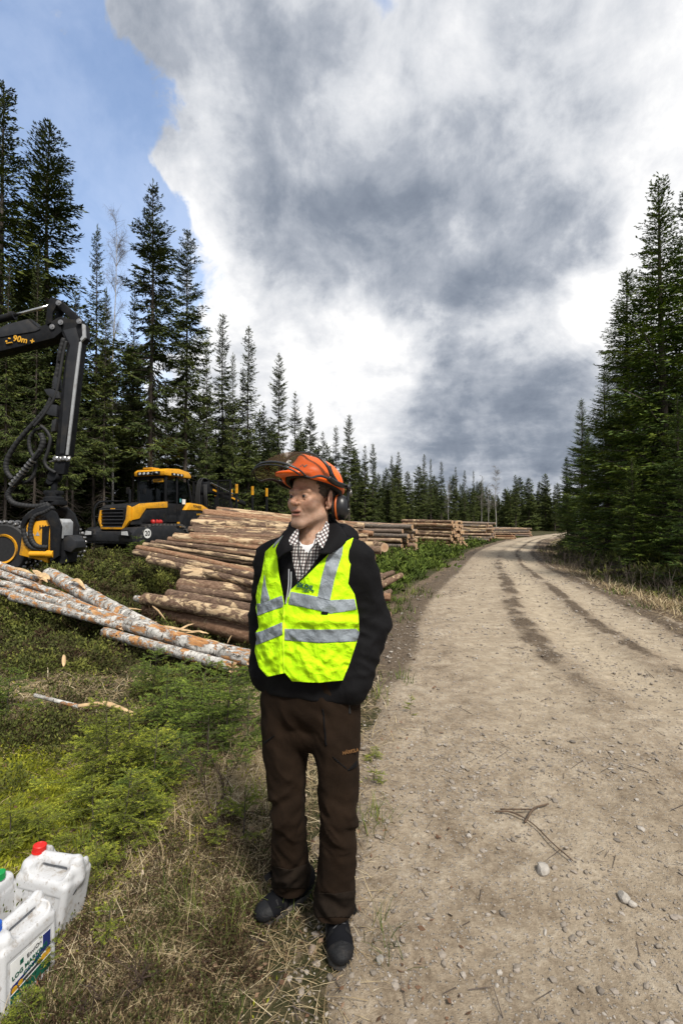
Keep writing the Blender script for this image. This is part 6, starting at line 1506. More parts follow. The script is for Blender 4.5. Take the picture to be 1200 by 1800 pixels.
    for poly in ([(390, 600), (600, 640), (690, 665), (868, 655), (884, 735), (690, 765), (590, 740), (372, 695)], [(690, 295), (785, 245), (775, 320), (720, 500), (684, 672), (592, 645), (620, 500), (660, 350)],
                 [(342, 880), (600, 886), (880, 880), (912, 912), (880, 974), (600, 986), (342, 966)], [(136, 690), (165, 690), (325, 630), (341, 712), (240, 745), (140, 782)], [(195, 470), (205, 560), (235, 658), (163, 694), (178, 570)],
                 [(337, 168), (290, 205), (252, 270), (268, 265), (310, 215)], [(122, 912), (180, 895), (325, 830), (327, 925), (130, 1004)]):
        band('reflective_band', c5(poly), .0018, M_REFL)
    band('edge_tape', c5([(345, 715), (385, 590), (500, 490), (690, 300), (682, 291), (492, 479), (374, 583), (330, 720), (326, 1000), (336, 1210), (347, 1206), (341, 1000), (348, 720)]), .0026, cloth('hi_vis_tape', (.60, .95, .02), .7, .03, 300))
    band('brand_tag', c5([(618, 748), (672, 752), (670, 776), (618, 772)]), .0035, M_JACKET)
    M_LOGO = simple('green_print', (.005, .09, .075), .6)
    def on_vest(cx, cy, lift=.004):
        p = c5([(cx, cy)])[0]; k = np.argmin(((pv - p) ** 2).sum(1) + 1e4 * (qv[:, 1] > 0)); return Vv[k] + Nv[k] * lift, Nv[k]
    def print_at(name, body, size, cx, cy, rot, mat, parent=ve, bold=.0, shear=0.0):
        p, n = on_vest(cx, cy); n = Vector((n[0] * .75, n[1], n[2] * .3)).normalized(); zax = n; xax = Vector((0, 0, 1)).cross(zax).normalized(); yax = zax.cross(xax)
        M = Matrix((xax, yax, zax)).transposed().to_4x4(); M = Matrix.Translation(Vector(p) - Vector((PO[0], PO[1], 0))) @ M @ Matrix.Rotation(rot, 4, 'Z')
        return text_mesh(name, body, size, mat, parent, M, bold, .0015)
    print_at('lettering', 'SKOIL', .026, 505, 562, R(-12), M_LOGO, bold=.0006); band('fine_print', c5([(428, 578), (576, 598), (576, 603), (428, 583)]), .003, M_LOGO); band('fine_print', c5([(424, 587), (576, 608), (576, 613), (424, 592)]), .003, M_LOGO)
    # ---- trousers
    hl, kl, al = P(500, 1232, 1.905), P(505, 1420, 1.865), P(512, 1552, 1.965); hr, kr, ar = P(587, 1232, 1.835), P(596, 1430, 1.79), P(588, 1596, 1.82)
    def legs(p):
        q = loc(p); d = s_spine(q, [(0, .0, .80), (0, 0, .90), (0, 0, 1.0)], [.165, .186, .188], [.108, .136, .138], 2.3)
        for h, k, a, s in ((hl, kl, al, 0), (hr, kr, ar, 1)):
            mid = (h + k) / 2; l2 = k + (a - k) * .5
            e = s_spine(p, [h, mid, k, l2, a], [.096, .082, .062, .065, .069], [.106, .092, .072, .074, .076], 2.1)
            up = 1 - sstep(np.abs(p[:, 2] - k[2]), .03, .17); dn = 1 - sstep(np.abs(p[:, 2] - a[2] - .10), .02, .13)
            fold = .012 * (ridged(p @ np.array([[.75, 0, .66 * (1 if s else -1)], [0, 1, 0], [-.66 * (1 if s else -1), 0, .75]]), 15, 4 + s, (.55, .8, 1.5)) - .3) * (.8 * up + 1.0 * dn) + .003 * np.sin(p[:, 2] * 80 + (p[:, 0] - k[0]) * 40 * (1 if s else -1) + 5 * vnoise(p * 8, 4 + s)) * (.6 * up + dn)
            d = smin(d, e - fold, .016)
        return d - .0075 * ridged(p, 7.5, 15, (1.1, 1, .55)) - .0055 * ridged(p @ np.array([[.7, 0, .7], [0, 1, 0], [-.7, 0, .7]]), 12, 19, (.6, 1, 1.6))
    V, F = surface_nets(legs, (-.48, 1.62, .02), (.25, 2.14, 1.08), .0058); V = laplace(V, F, 1)
    cut = np.full(len(V), -1.0)
    def hemcut(a): return np.where(np.linalg.norm(V[:, :2] - a[:2], axis=1) < .12, (a[2] + .004 - V[:, 2]), -1.0)
    cut = np.maximum(hemcut(al), hemcut(ar)); V, F = clip_mesh(V, F, cut); tr = part('trousers', V, F, M_TROUSER); thick(tr, .003)
    Nt = mesh_normals(V, F); pt_ = proj(V)
    def tband(name, poly, off, mat, cond=None):
        f = poly_sd(pt_, poly); f = np.where(Nt[:, 1] < .25, f, 9.0)
        a, b = clip_mesh(V + Nt * off, F, f)
        if len(b): return thick(part(name, a, b, mat, tr), .0015)
    tq = lambda pts: np.array([(420 + x / 3.332, 1180 + y / 3.333) for x, y in pts])
    tband('muddy_cuff', tq([(430, 1295), (560, 1302), (690, 1280), (700, 1440), (430, 1440)]), .002, M_CUFF); tband('muddy_cuff', tq([(195, 1140), (300, 1162), (420, 1120), (420, 1270), (180, 1270)]), .002, M_CUFF)
    tband('pocket_tape', np.array([(603, 1221), (628, 1222), (634, 1224), (634, 1232), (620, 1230), (605, 1229)]), .002, M_JACKET)
    tband('pocket_seam', tq([(525, 478), (560, 520), (640, 585), (690, 560), (690, 520), (655, 560), (640, 575), (560, 505)]), .0015, M_JACKET); tband('pocket_seam', tq([(140, 418), (210, 372), (212, 378), (148, 428)]), .0015, M_JACKET)
    tband('side_seam', tq([(486, 220), (496, 220), (516, 440), (506, 440)]), .0020, M_JACKET)
    k = np.argmin(((pt_ - [615, 1321]) ** 2).sum(1) + 1e4 * (Nt[:, 1] > 0)); n = Vector(Nt[k] * [.8, 1, .2]).normalized(); xa = Vector((0, 0, 1)).cross(n).normalized(); ya = n.cross(xa); M = Matrix.Translation(Vector(V[k] + Nt[k] * .004) - Vector((PO[0], PO[1], 0))) @ Matrix((xa, ya, n)).transposed().to_4x4()
    text_mesh('lettering', 'HÄRKILA', .0165, simple('brown_embroidery', (.16, .075, .022), .8), tr, M, .0004, .0012)
    m = MB(); zp = V[np.argmin(((pt_ - [612, 1226]) ** 2).sum(1) + 1e4 * (Nt[:, 1] > 0))] + [0, -.006, 0]; m.tube([zp, zp + [.004, -.002, -.03], zp + [.005, -.001, -.055]], [.004, .003, .0045], 6); fin(m, 'zip_pull', M_RUB, tr)
    m = MB()
    def strap(pts, w):
        for a_, b_ in zip(pts[:-1], pts[1:]): m.tube([a_, b_], w, 4, flat=.25)
    strap([P(482, 1525, 1.93), P(476, 1536, 1.92), P(466, 1545, 1.92)], .011); strap([P(617, 1580, 1.84), P(622, 1594, 1.83), P(624, 1606, 1.83)], .011); fin(m, 'hem_strap', M_JACKET, tr)
    # ---- shoes
    def shoe(heel, toe, gz_, name='shoe'):
        heel = np.array(heel); toe = np.array(toe); ax = toe - heel; Ls = np.linalg.norm(ax); ax /= Ls; lat = np.array([ax[1], -ax[0]])
        def fr(p): r_ = p[:, :2] - heel; return np.stack([r_ @ ax, r_ @ lat, p[:, 2] - gz_], 1)
        def wd(l): u = np.clip(l / Ls, 0, 1); return .034 + .014 * np.sin(np.clip((u - .1) / .9, 0, 1) * pi) ** .8 + .004 * sstep(u, .55, .75) - .006 * sstep(u, .9, 1)
        def upper(p):
            q = fr(p); d = s_ell(q, (Ls * .13, 0, .055), (.055, .038, .060)); d = smin(d, s_ell(q, (Ls * .42, 0, .045), (.095, .043, .052), 0, 0, .0), .03); d = smin(d, s_ell(q, (Ls * .76, 0, .036), (.072, .050, .036)), .03)
            d = smin(d, s_cap(q, (Ls * .22, 0, .05), (Ls * .20, 0, .115), .043, .042), .02); d = smax(d, .022 - q[:, 2], .006); return d
        def sole(p):
            q = fr(p); u = q[:, 0] / Ls; w = wd(q[:, 0]); c = np.stack([np.abs(q[:, 1]) - w, -q[:, 0] + .0, q[:, 0] - Ls], 1); rr = .034
            cx = np.clip(q[:, 0], rr, Ls - rr * 1.2); dd = np.hypot((q[:, 0] - cx), 0) ; d2 = np.where((q[:, 0] < rr) | (q[:, 0] > Ls - rr * 1.2), np.hypot(q[:, 0] - cx, q[:, 1] * rr / np.maximum(w, .01)) - rr, np.abs(q[:, 1]) - w)
            top = .030 + .012 * sstep(u, .85, 1.0) + .008 * sstep(-u, -.12, 0); lugs = .004 * (np.sin(q[:, 0] * 2 * pi / .022) > 0)
            return smax(smax(d2, q[:, 2] - top, .005), -.002 + lugs * (q[:, 2] < .012) - q[:, 2], .002)
        lo = np.append(np.minimum(heel, toe) - .08, gz_ - .01); hi = np.append(np.maximum(heel, toe) + .08, gz_ + .19)
        V, F = surface_nets(upper, lo, hi, .004); V = laplace(V, F, 2); s = part(name, V, F, M_SHOE); Nn = mesh_normals(V, F); q = fr(V)
        V2, F2 = surface_nets(sole, lo, hi, .004); V2 = laplace(V2, F2, 1); part('sole', V2, F2, simple('sole_rubber', (.030, .030, .030), .7, var=.4, scale=30, dirt=(.14, .11, .08), dirt_amt=.7), s)
        # rubber overlays: toe cap, side struts, heel cup
        fo = np.minimum(Ls * .80 - q[:, 0] + .10 * np.abs(q[:, 1]) * 1.5 + .25 * (q[:, 2] - .03), 9); a, b = clip_mesh(V + Nn * .0016, F, fo); 
        if len(b): part('toe_cap', a, b, M_SHOER, s)
        st = np.abs(np.mod(q[:, 0] / .042 + q[:, 2] * 9, 1) - .5) - .17; fo = np.maximum(np.maximum(st * .03, np.maximum(Ls * .22 - q[:, 0], q[:, 0] - Ls * .74)), .022 - np.abs(q[:, 1])); a, b = clip_mesh(V + Nn * .0014, F, fo)
        if len(b): part('side_overlay', a, b, M_SHOER, s)
        m = MB()
        for k in range(6):
            l = Ls * (.36 + .055 * k)
            def top_at(l, w): 
                kk = np.argmin((q[:, 0] - l) ** 2 + (q[:, 1] - w) ** 2 + .3 * (q[:, 2] < .03)); return V[kk] + Nn[kk] * .003
            m.tube(spline([top_at(l, -.022), top_at(l + .006, 0), top_at(l + .012 * (1 if k % 2 else -1), .022)], 5), .0022, 5)
        fin(m, 'lace', simple('lace_cord', (.045, .046, .05), .7), s, smooth=True)
    shoe((-.030, 1.945), (.002, 1.652), gz1(0, 1.75)); shoe((-.135, 2.045), (-.335, 1.855), gz1(-.25, 1.95))
    # ---- head and neck
    HC = np.array([-.124, 1.865, 1.700]); HT = R(-34); tl = R(-2.5)
    MH = np.array(Matrix.Rotation(HT, 3, 'Z') @ Matrix.Rotation(tl, 3, 'X'))
    hw = lambda p: np.atleast_2d(np.asarray(p, float)) @ MH.T + HC
    hl_ = lambda p: (p - HC) @ MH
    def head(p):
        q = hl_(p); x = np.abs(q[:, 0]); s = np.stack([x, q[:, 1], q[:, 2]], 1)
        d = s_ell(q, (0, .018, .048), (.077, .099, .090)); d = smin(d, s_ell(q, (0, -.022, -.020), (.064, .074, .088)), .022)
        d = smin(d, s_cap(s, (.052, -.004, -.062), (.015, -.076, -.101), .019, .0165), .028); d = smin(d, s_ell(q, (0, -.078, -.102), (.025, .021, .020)), .02)
        d = smin(d, s_ell(s, (.041, -.060, -.022), (.023, .023, .024)), .024)                        # cheeks
        d = smin(d, s_ell(q, (0, -.077, -.062), (.029, .021, .028)), .018)                              # muzzle
        d = smin(d, s_cap(s, (.006, -.088, .026), (.044, -.074, .026), .0105, .009), .016)            # brow
        d = smax(d, -s_ell(s, (.0315, -.105, .006), (.0190, .0225, .0125)), .010)                        # sockets
        d = smin(d, s_ell(s, (.0315, -.0765, .006), (.0155, .0145, .0125)), .004)                      # lids over the eyeball
        d = smax(d, -s_ell(s, (.0312, -.094, .0052), (.0138, .0095, .0040)), .0015)                    # the open slit
        d = smin(d, s_cap(q, (0, -.087, .016), (0, -.115, -.020), .0082, .0115), .009); d = smin(d, s_ell(q, (0, -.116, -.021), (.0105, .0105, .0095)), .006)
        d = smin(d, s_ell(s, (.0125, -.101, -.026), (.0078, .0105, .0080)), .005); d = smax(d, -s_ell(s, (.0065, -.105, -.0345), (.0036, .0050, .0035)), .002)
        d = smin(d, s_ell(q, (0, -.0955, -.0535), (.0235, .0072, .0048)), .006); d = smin(d, s_ell(q, (0, -.0940, -.0695), (.0205, .0075, .0060)), .006)
        d = smax(d, -s_ell(q, (0, -.100, -.0612), (.0195, .016, .0036)), .002)
        d = smax(d, -(s_cap(s, (.017, -.100, -.030), (.032, -.086, -.060), .0028, .0020) ), .008)    # smile fold
        d = smax(d, -s_cap(s, (.020, -.094, -.009), (.040, -.080, -.012), .0028, .0022), .004)         # bag under the eye
        for zz in (.041, .049): d = smax(d, -s_cap(s, (.0, -.0925, zz), (.03, -.083, zz + .002), .0016, .0012), .003)
        e = s_ell(s, (.0835, .016, -.002), (.0078, .026, .039), .35, .18, .10); e = smax(e, -s_ell(s, (.0930, .013, .001), (.0075, .015, .026), .35, .18, .10), .005); e = smin(e, s_ell(s, (.078, .002, -.016), (.006, .006, .009)), .004); e = smin(e, s_ell(s, (.078, .006, -.035), (.006, .008, .008)), .005)
        d = smin(d, e, .005)
        nk = smin(s_cap(q, (0, .020, -.06), (.0, .046, -.20), .056, .061), s_cap(s, (.035, .018, -.055), (.022, -.018, -.165), .018, .014), .03); d = smin(d, nk, .022); d = smin(d, s_ell(q, (0, -.026, -.135), (.010, .012, .016)), .015)
        t2 = torso(loc(p), -.03); d = smin(d, smax(t2, 1.25 - p[:, 2], .01), .03)
        return d
    V, F = surface_nets(head, HC + [-.26, -.24, -.49], HC + [.26, .28, .16], .0034); 
    keep = V[:, 2] > 1.15
    V1, F1 = surface_nets(head, HC + [-.13, -.15, -.145], HC + [.13, .15, .15], .0021)
    # the fine head is used alone; a coarser neck and chest continues it under the clothes
    zc = HC[2] - .135
    Va, Fa = clip_mesh(V, F, V[:, 2] - zc); Vb, Fb = clip_mesh(laplace(V1, F1, 1, .4), F1, zc - .002 - V1[:, 2])
    V = np.concatenate([Va, Vb]); F = np.concatenate([Fa, Fb + len(Va)]); q = hl_(V); x = np.abs(q[:, 0]); s = np.stack([x, q[:, 1], q[:, 2]], 1)
    lip = np.clip(1 - np.minimum(s_ell(q, (0, -.0955, -.0540), (.0225, .011, .0045)), s_ell(q, (0, -.0940, -.0692), (.0195, .011, .0055))) / .003, 0, 1) * .9 * (q[:, 1] < -.08)
    blush = np.maximum(lip, .25 * np.exp(-(np.linalg.norm((s - [.045, -.075, -.028]) / [.022, .03, .022], axis=1)) ** 2)); blush = np.maximum(blush, .3 * np.exp(-(np.linalg.norm((q - [0, -.118, -.022]) / .016, axis=1)) ** 2)); blush = np.maximum(blush, .35 * np.exp(-(np.linalg.norm((s - [.084, .014, -.005]) / .03, axis=1)) ** 2))
    brow = np.exp(-(((q[:, 2] - .0265 - .004 * np.sin(x * 60)) / .0045) ** 2)) * sstep(x, .008, .016) * sstep(-x, -.052, -.040) * (q[:, 1] < -.05) * 1.0 * (.7 + .3 * fbm3(V * 400, 9, 2)); mouth = np.exp(-(np.linalg.norm((q - [0, -.092, -.0606]) / [.0195, .013, .0036], axis=1)) ** 2); brow = np.maximum(brow, mouth); brow = np.maximum(brow, .8 * np.exp(-((s[:, 2] - .0105) / .0016) ** 2) * np.exp(-((x - .031) / .012) ** 2) * (q[:, 1] < -.075))
    stub = np.exp(-(np.maximum(q[:, 2] + .055, 0) / .02) ** 2) * (q[:, 1] < .0) * sstep(-q[:, 2], .03, .05) * (q[:, 2] > -.125) * .6
    part('body', V, F, M_SKIN, attrs={'blush': np.stack([blush, brow, stub], 1)})
    for sx in (-1, 1):
        m = MB(); c = hw((sx * .0312, -.0785, .0055))[0]; gaze = np.array((MH @ np.array([-.18, -1, 0.0]))); gaze /= np.linalg.norm(gaze)
        m.lathe([(.0120 * sin(a), .0120 * cos(a)) for a in np.linspace(.02, pi - .02, 14)], c, gaze, 18); ey = fin(m, 'eye', simple('shaded_eye_white', (.24, .21, .20), .25, var=.05), smooth=True)  # eye white and iris darkened: shade over the eyes put into their colour
        m = MB(); m.lathe([(.0001, .01235), (.0035, .01200), (.0072, .0100)], c, gaze, 18); fin(m, 'iris', simple('shade_dark_iris', (.010, .011, .012), .2, var=.3, scale=300), ey, smooth=True)
    # hair: a thin shell round the back and sides
    def hairs(p):
        q = hl_(p); d = s_ell(q, (0, .018, .048), (.081, .103, .094)); d = smin(d, s_ell(q, (0, .050, -.01), (.068, .060, .065)), .03); return d - .0022 * fbm3(q * 260, 3, 2)
    V, F = surface_nets(hairs, HC + [-.14, -.14, -.12], HC + [.14, .16, .16], .0034); q = hl_(V); x = np.abs(q[:, 0]); nz = .012 * fbm3(q * 150, 6, 2)
    lim = np.where(q[:, 1] < .0, .008 - .2 * (q[:, 1] + .02), np.where(q[:, 1] < .032, .012 + .0 * x, -.075 + .6 * np.maximum(.06 - q[:, 1], 0))); fo = np.maximum(lim + nz - q[:, 2], -(q[:, 1] + .034 + .35 * (q[:, 2] - .03)) + nz)
    V, F = clip_mesh(V, F, fo); part('hair', V, F, M_HAIR)
    # ---- helmet
    def helm(p):
        q = hl_(p); r_ = -.19; c_, s_ = cos(r_), sin(r_); q = np.stack([q[:, 0], q[:, 1] * c_ + (q[:, 2] - .06) * s_, -q[:, 1] * s_ + (q[:, 2] - .06) * c_ + .06], 1)   - [0, 0, .010]   # worn tipped back
        d = s_ell(q, (0, .016, .062), (.113, .136, .101)); d = smax(d, .050 - q[:, 2], .012); d = smin(d, s_cap(q, (0, -.08, .135), (0, .10, .135), .018, .018), .03)
        rim = s_ell(q, (0, .014, .050), (.121, .147, .020)); rim = smax(rim, -(q[:, 2] - .034), .006); d = smin(d, rim, .012)
        peak = s_box(q, (0, -.135, .053), (.074, .062, .008), .008, 0, .20); peak = smax(peak, np.hypot(q[:, 0] / .092, (q[:, 1] + .075) / .112) * .09 - .09, .01); d = smin(d, peak, .016)
        hol = s_ell(q, (0, .014, .045), (.106, .130, .085)); d = smax(d, -hol, .004); d = smax(d, -s_box(q, (0, -.130, .030), (.060, .055, .016), .010, 0, .2), .008)
        return d
    V, F = surface_nets(helm, HC + [-.21, -.25, -.02], HC + [.21, .23, .22], .0036); V = laplace(V, F, 2); he = part('helmet', V, F, M_ORANGE); Nh = mesh_normals(V, F); qh = hl_(V)
    def tubeh(name, pts, r, mat, parent=he, n=8, flat=1.0, sm=10):
        m = MB(); q = hw(np.array(spline(pts, sm))); m.tube(q, r if not hasattr(r, '__len__') else list(np.interp(np.linspace(0, 1, len(q)), np.linspace(0, 1, len(r)), r)), n, flat=flat); return fin(m, name, mat, parent, smooth=True)
    ring = [(.098 * sin(a), .014 - .122 * cos(a), .052 + .012 * cos(a)) for a in np.linspace(0, 2 * pi, 24)]; ring = [(x, y, z + .004 - y * .19) for x, y, z in ring]; tubeh('harness', ring, .010, M_RUB, n=6, flat=1.4, sm=3)
    # emblem on the shell front: a crowned square mark
    def emb(px_): 
        k = np.argmin(((proj(V) - px_) ** 2).sum(1) + 1e4 * (Nh[:, 1] > -.1)); return V[k] + Nh[k] * .0015
    m = MB(); e6 = lambda x, y: emb(np.array([440 + x / 6, 785 + y / 6]))
    for pts in ([(510, 228), (505, 250), (520, 262), (560, 246), (572, 220)], [(535, 212), (545, 225), (540, 245)], [(512, 226), (528, 204)], [(540, 214), (552, 194)], [(570, 218), (598, 194)], [(528, 206), (540, 216), (552, 196), (565, 214), (598, 194)]):
        m.tube([e6(*p_) for p_ in pts], .0030, 5, flat=.4)
    fin(m, 'emblem', simple('grey_print', (.20, .20, .24), .5), he)
    # visor, swung up over the peak
    u = np.linspace(-1, 1, 25); w = np.linspace(0, 1, 9); a = u * pi / 2
    Ff = np.stack([.121 * np.sin(a), -.190 - .072 * np.cos(a), .064 + .050 * np.cos(a)], 1); Bb = np.stack([.128 * np.sin(a), -.040 - .038 * np.cos(a), .084 + .096 * np.cos(a)], 1)
    G = Ff[None] * w[:, None, None] + Bb[None] * (1 - w[:, None, None]); G[:, :, 2] += .018 * np.sin(w * pi)[:, None] * np.cos(a)[None]; i = np.arange(9 * 25).reshape(9, 25)
    Fq = np.stack([i[:-1, :-1], i[:-1, 1:], i[1:, 1:], i[1:, :-1]], -1).reshape(-1, 4); vi = part('visor', hw(G.reshape(-1, 3)), Fq, M_VISOR)
    tubeh('visor_frame', Ff[::2], [.004, .0055, .006, .0055, .004], M_VBLACK, vi, 8, .7, 4); tubeh('visor_frame', [(x, y - .010, z - .012) for x, y, z in Ff[2:-2:2]], .0032, M_VBLACK, vi, 6, 1, 4); tubeh('visor_frame', Bb[::2], [.007, .006, .0055, .006, .0095], M_VBLACK, vi, 8, .8, 4)
    for sx in (-1, 1):
        tubeh('visor_arm', [(sx * .121, -.190, .064), (sx * .126, -.165, .062), (sx * .127, -.13, .072), (sx * .126, -.10, .076), (sx * .128, -.06, .072)], [.0045, .0045, .0055, .0065, .0075], M_VBLACK, vi, 8, .7)
        tubeh('visor_bracket', [(sx * .128, -.060, .074), (sx * .128, -.02, .062), (sx * .127, .03, .056), (sx * .122, .07, .056)], [.010, .012, .012, .009], M_VBLACK, he, 8, .6)
        tubeh('visor_bracket', [(sx * .120, -.045, .125), (sx * .128, -.035, .09), (sx * .129, -.01, .065)], [.006, .008, .011], M_VBLACK, he, 8, .6)
        # ear muff swung back
        mp = Vector(hw((sx * .128, .075, .052))[0]); cc = Vector(hw((sx * .106, .070, -.030))[0]); ax = Vector(MH @ np.array([sx * .93, .28, .05]))
        m = MB(); m.lathe([(.004, .024), (.020, .023), (.031, .016), (.036, .004), (.037, -.006), (.036, -.014), (.02, -.016)], (0, 0, 0), ax, 28); m.v = [tuple(cc + Vector((v[0] * 1.12, v[1] * 1.12, v[2] * 1.42))) for v in m.v]; mu = fin(m, 'ear_muff', M_VBLACK, he, smooth=True)
        m = MB(); m.lathe([(.035, -.010), (.0385, -.013), (.0375, -.018), (.034, -.019)], (0, 0, 0), ax, 28); m.v = [tuple(cc + Vector((v[0] * 1.12, v[1] * 1.12, v[2] * 1.40))) for v in m.v]; fin(m, 'orange_seal', simple('orange_seal', (.60, .13, .02), .5), mu, smooth=True)
        m = MB(); m.lathe([(.030, -.018), (.034, -.024), (.030, -.034), (.015, -.036)], (0, 0, 0), ax, 24); m.v = [tuple(cc + Vector((v[0] * 1.12, v[1] * 1.12, v[2] * 1.40))) for v in m.v]; fin(m, 'cushion', M_RUB, mu, smooth=True)
        e1 = cc + ax * .026 + Vector((0, 0, .034)); m = MB(); m.tube([mp, (mp + e1) / 2 + Vector((0, .004, .012)), e1, cc + ax * .029], [.0095, .007, .0075, .006], 8, flat=.7); m.lathe([(.013, 0), (.015, .005), (.012, .011)], mp, ax, 16); fin(m, 'muff_arm', M_VBLACK, he, smooth=True)
        m = MB(); o_ = Vector(hw((sx * .131, .083, .045))[0]); m.tube([o_, o_ + (e1 - mp) * .62 + ax * .004], .0022, 6); m.tube([o_ + Vector((.006, .002, 0)), o_ + (e1 - mp) * .62 + ax * .004 + Vector((.006, .002, 0))], .0022, 6); fin(m, 'spring_wire', M_STEEL, he, smooth=True)
        m = MB(); t0 = cc + ax * .026; 
        for k in range(3): m.box(tuple(t0 + Vector((0, 0, -.008)) + Vector(MH @ np.array([0, (k - 1) * .007, 0]))), (.004, .004, .006 - .0015 * k))
        fin(m, 'emblem', M_WHITE, mu)
    # ---- hands, in the pockets: wrist, palm, fingers and thumb
    for sx, wr_ in ((1, (.196, -.046, .965)), (-1, (-.190, -.032, .965))):
        wx, wy, wz = wr_
        def hand(p):
            wx, wy, wz = wr_
            q = loc(p); d = s_cap(q, (wx, wy, wz + .03), (wx - sx * .035, wy + .010, wz - .045), .030, .026); wx, wy = wr_[0] - sx * .036, wr_[1] + .030; d = smin(d, s_ell(q, (wx - sx * .016, wy - .012, wz - .085), (.016, .036, .045)), .015)
            for k in range(4):
                b0 = (wx - sx * .030, wy - .042 + .021 * k, wz - .120); d = smin(d, s_cap(q, b0, (wx - sx * .036, wy - .044 + .022 * k, wz - .155 + .006 * abs(k - 1.5)), .0095, .009), .004); d = smin(d, s_cap(q, (wx - sx * .036, wy - .044 + .022 * k, wz - .155 + .006 * abs(k - 1.5)), (wx - sx * .052, wy - .042 + .021 * k, wz - .180 + .008 * abs(k - 1.5)), .009, .0075), .004)
            d = smin(d, s_cap(q, (wx - sx * .02, wy - .035, wz - .055), (wx - sx * .03, wy - .066, wz - .10), .012, .009), .006); return d
        c = wor([wr_])[0]; V, F = surface_nets(hand, c + [-.15, -.12, -.21], c + [.15, .15, .07], .0045); part('hand', V, F, M_SKIN, attrs={'blush': np.zeros((len(V), 3))})
build_person()

# ------------------------------------------------------------------ young spruces
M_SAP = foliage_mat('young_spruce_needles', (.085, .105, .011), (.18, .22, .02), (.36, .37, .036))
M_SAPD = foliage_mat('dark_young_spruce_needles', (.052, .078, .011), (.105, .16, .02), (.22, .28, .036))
def sapling_data(seed, h=.6, rad=.30, whorl=.085, per=5, dens=1.0):
    rg = np.random.default_rng(seed); segs = []
    z = .05
    while z < h * .96:
        q = 1 - z / h; L0 = rad * (q ** .75) + .03
        for k in range(per + rg.integers(-1, 2)):
            az = rg.uniform(0, 6.28); L = L0 * rg.uniform(.6, 1.15); up = rg.uniform(.05, .55) * (1.3 - q * .8); A = np.array([0, 0, z + rg.normal(0, .012)]); d = np.array([cos(az), sin(az), up]); B = A + d * L * .55; C = B + np.array([cos(az), sin(az), up * .5 - .02]) * L * .45
            segs += [(A, B, .0022, 1), (B, C, .0016, 1)]
            for j in range(max(2, int(L / .055))):
                s = rg.uniform(.18, .97); p = A + (B - A) * s / .55 if s < .55 else B + (C - B) * (s - .55) / .45; sg = (1 if j % 2 else -1) * rg.uniform(.6, 1.1); a2 = az + sg; tl = L * .5 * (1.05 - s) + .04
                e = p + np.array([cos(a2), sin(a2), up * .6 + rg.normal(0, .15)]) * tl; segs.append((p, e, .0011, 0))
                if tl > .07:
                    for sg2 in (-.7, .7):
                        p2 = p + (e - p) * rg.uniform(.3, .7); a3 = a2 + sg2 * rg.uniform(.8, 1.2); segs.append((p2, p2 + np.array([cos(a3), sin(a3), rg.normal(.1, .15)]) * tl * .5, .0009, 0))
        z += whorl * rg.uniform(.7, 1.25)
    segs.append((np.array([0, 0, h * .85]), np.array([0, 0, h]), .0015, 0))
    A = np.array([s[0] for s in segs]); B = np.array([s[1] for s in segs]); rr = np.array([s[2] for s in segs]); WV, WF = join([sticks(A, B, rr, rr * .7), sticks(np.array([[0, 0, -.04], [0, 0, h * .5]]), np.array([[0, 0, h * .5], [0, 0, h]]), np.array([.0055, .0036]), np.array([.0036, .0012]), 5)])
    stem = mesh_data('stem', WV, WF, mats=[M_TWIG])
    L = np.linalg.norm(B - A, axis=1); cnt = np.maximum(4, (L / .0020 * dens).astype(int)); i = np.repeat(np.arange(len(A)), cnt); n = len(i); s = rg.random(n); P_ = A[i] + (B - A)[i] * s[:, None]; D = (B - A)[i] / L[i][:, None]
    rn = rg.normal(0, 1, (n, 3)); rn -= D * (rn * D).sum(1)[:, None]; rn /= np.linalg.norm(rn, axis=1, keepdims=True); rn[:, 2] = rn[:, 2] * .45 + .2
    dd = D * .75 + rn * .8; dd /= np.linalg.norm(dd, axis=1, keepdims=True); T = np.clip(rg.normal(.27, .17, len(A))[i] + .62 * s ** 2 * (rr[i] < .0015) + rg.normal(0, .1, n), 0, 1)
    V, F = kites(P_, dd, rg.uniform(.011, .019, n), np.full(n, .0036), rg, 1.0)
    return stem, mesh_data('needles', V, F, smooth=False, attrs={'tint': np.repeat(T, 4)}, mats=[M_SAP]), h
SAP = [sapling_data(300 + k, .6, .26 + .03 * k, .075 + .01 * k, 5) for k in range(4)] + [sapling_data(310, .3, .11, .07, 3)]
random.seed(5)
def sapling(k, px, py, hpx, label, dark=False, wid=1.0):
    q = Pg(px, py); stem, nd, h0 = SAP[k]; h = hpx / 800 * q[1]; r = empty('spruce_sapling', tuple(q - [0, 0, .01]), random.uniform(0, 6.28)); s = h / h0; r.scale = (s * wid, s * wid, s); r.rotation_euler = (random.uniform(-.1, .1), random.uniform(-.1, .1), random.uniform(0, 6.28))
    link('stem', stem, r); o = link('needles', nd, r)
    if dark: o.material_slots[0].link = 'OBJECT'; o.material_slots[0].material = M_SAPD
    tag(r, label, 'sapling', 'young spruces')
